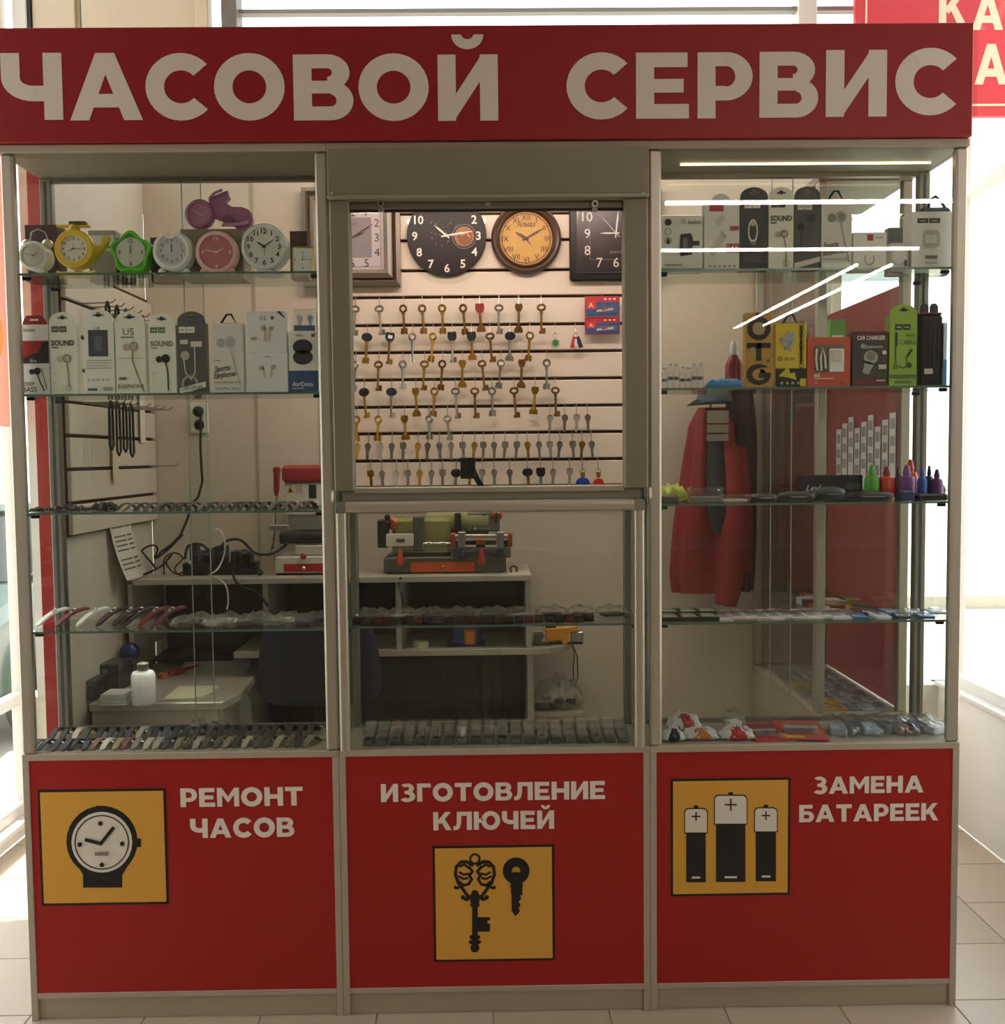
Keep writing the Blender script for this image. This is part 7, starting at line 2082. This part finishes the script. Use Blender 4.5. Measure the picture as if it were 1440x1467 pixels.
def deskbox(x0, x1, y0, Y, d, col, label, nm_='tool_box'):
    a = P(x0, 1000, Y).x; b = P(x1, 1000, Y).x; h = P((x0+x1)/2, y0, Y).z-z
    t = thing(nm_, label, 'box', ((a+b)/2, Y+d/2, z))
    part('box_body', MB().box(a, b, Y, Y+d, z, z+h*.72), M(col, .5), t, bevel=.003)
    part('lid', MB().box(a-.001, b+.001, Y-.001, Y+d+.001, z+h*.72+.0005, z+h), M(col, .4), t, bevel=.003)
    part('latch', MB().box((a+b)/2-.008, (a+b)/2+.008, Y-.004, Y-.001, z+h*.6, z+h*.82), STEEL, t, bevel=.001)
deskbox(108, 136, 976, .42, .10, '2b2a2c', 'dark tool box at the left end of the side desk')
deskbox(131, 172, 952, .54, .12, '3a3a3a', 'black perforated box behind the dark tool box')
t = thing('paper_stack', 'stack of folded white papers on the side desk left of the bottle', 'paper', (P(163, 1005, .37).x, .40, z))
for k_ in range(6):
    a = P(141+k_*.7, 1000, .36).x; b = P(182-k_*.5, 1000, .36).x
    part('sheet', MB().box(a, b, .355+.003*(k_ % 2), .44, z+.006*k_, z+.006*k_+.005), M('cbc8c0', .6), t, bevel=.0008)
def sheetf(pts, zz, bulge, seed):
    rr = random.Random(seed)
    def f(u_, v_):
        p = [pts[0][i]*(1-u_)*(1-v_)+pts[1][i]*u_*(1-v_)+pts[2][i]*u_*v_+pts[3][i]*(1-u_)*v_ for i in (0, 1)]
        return (p[0], p[1], zz+bulge*math.sin(math.pi*u_)*math.sin(math.pi*v_*.9)**2)
    return f
def pz(px, py): q_ = PZ(px, py, z); return (q_.x, q_.y)
t = thing('paper_pad', 'stack of white sheets lying at the back of the side desk', 'paper', (*PZ(310, 962, z).xy, z))
for k_ in range(4):
    part('sheet', MB().grid(sheetf([pz(256+k_, 965), pz(350+k_*2, 966-k_), pz(360, 948), pz(266, 950)], z+.003*k_+.001, .003, k_), 8, 6), M('d2cdc2', .6), t, fix=False)
t = thing('notebook', 'open cream notebook with curled corner at the front of the side desk', 'notebook', (*PZ(275, 1000, z).xy, z))
for k_ in range(3):
    part('page', MB().grid(sheetf([pz(233, 1005), pz(287, 1005-k_), pz(314, 985), pz(256, 986)], z+.003*k_+.001, .006, k_), 10, 8), M('c9bfa8', .6), t, fix=False)
t = thing('screwdriver', 'red handled screwdriver lying across the side desk', 'screwdriver', (*PZ(265, 962, z).xy, z))
p0 = PZ(242, 965, z+.012); p1 = PZ(283, 955, z+.012); p2 = PZ(312, 952, z+.010)
part('handle', MB().tube([p0, p0.lerp(p1, .3), p1], [.006, .009, .007], 10), M('a02a2c', .35), t, smooth=True)
part('shaft', MB().tube([p1, p2], .003, 8), STEEL, t, smooth=True)
q = PZ(234, 972, z)
one('orange_cap', MB().lathe([(.014, 0), (.016, .004), (.014, .018), (.006, .022)], (q.x, q.y, z), (0, 0, 1), 16), M('c46a2c', .4), 'small orange cap beside the white bottle', 'cap', smooth=True)
q = P(300, 930, 1.0)
t = thing('black_case', 'long black curved case at the back of the side desk', 'case', (q.x, 1.0, z))
part('case_body', MB().grid(wrapf(P(218, 930, 1.0).x, P(337, 930, 1.0).x, .98, 1.065, z+.0003, .060, 77), 24, 16, True), M('1b1b1d', .35), t, smooth=True, fix='merge')
# bag of scraps under the desk
a = P(766, 1010, .80).x; b = P(838, 1010, .80).x
zb_ = P(800, 1016, .84).z
t = thing('low_stand', 'low stand holding a clear bag under the desk end', 'stand', ((a+b)/2, .86, 0))
part('stand_top', MB().box(a-.01, b+.0, .80, .94, zb_-.018, zb_), lam2, t, bevel=.002)
for x in (a+.01, b-.03):
    for y in (.81, .91):
        part('leg', MB().box(x, x+.02, y, y+.02, 0, zb_-.018), lam2, t)
t = thing('clear_bag', 'clear bag of dark scraps lying on the low stand under the desk', 'bag', ((a+b)/2, .86, zb_))
part('film', MB().grid(wrapf(a, b, .805, .92, zb_+.0005, .125, 303), 24, 16, True), FILM, t, smooth=True, fix='merge')
for k_ in range(7):
    x = a+.025+(b-a-.05)*((k_*3) % 7)/6; y = .83+.05*(k_ % 3)/2
    part('scrap_piece', MB().obox((x, y, zb_+.014+.011*(k_ % 3)), (.035, .02, .018), Matrix.Rotation(k_*.7, 3, 'Z')), M(['2b2624', '4a3a30', '7a6a58', '33302e'][k_ % 4], .5), t, bevel=.003)

# paper, plastic and leather colours above were noted as they look under the dim hall light: lift them to their own albedo
for m in bpy.data.materials:
    if m in _before or not m.name.startswith('mat_'): continue
    b_ = m.node_tree.nodes.get('Principled BSDF')
    if b_ is None: continue
    def up(c):
        k = 1.6 if max(c[:3])-min(c[:3]) < .55*max(c[:3]) else 1.22
        return (*[min(.86, x*k) for x in c[:3]], 1)
    b_.inputs['Base Color'].default_value = up(b_.inputs['Base Color'].default_value)
    for n in m.node_tree.nodes:
        if n.type == 'MIX':
            n.inputs[6].default_value = up(n.inputs[6].default_value); n.inputs[7].default_value = up(n.inputs[7].default_value)
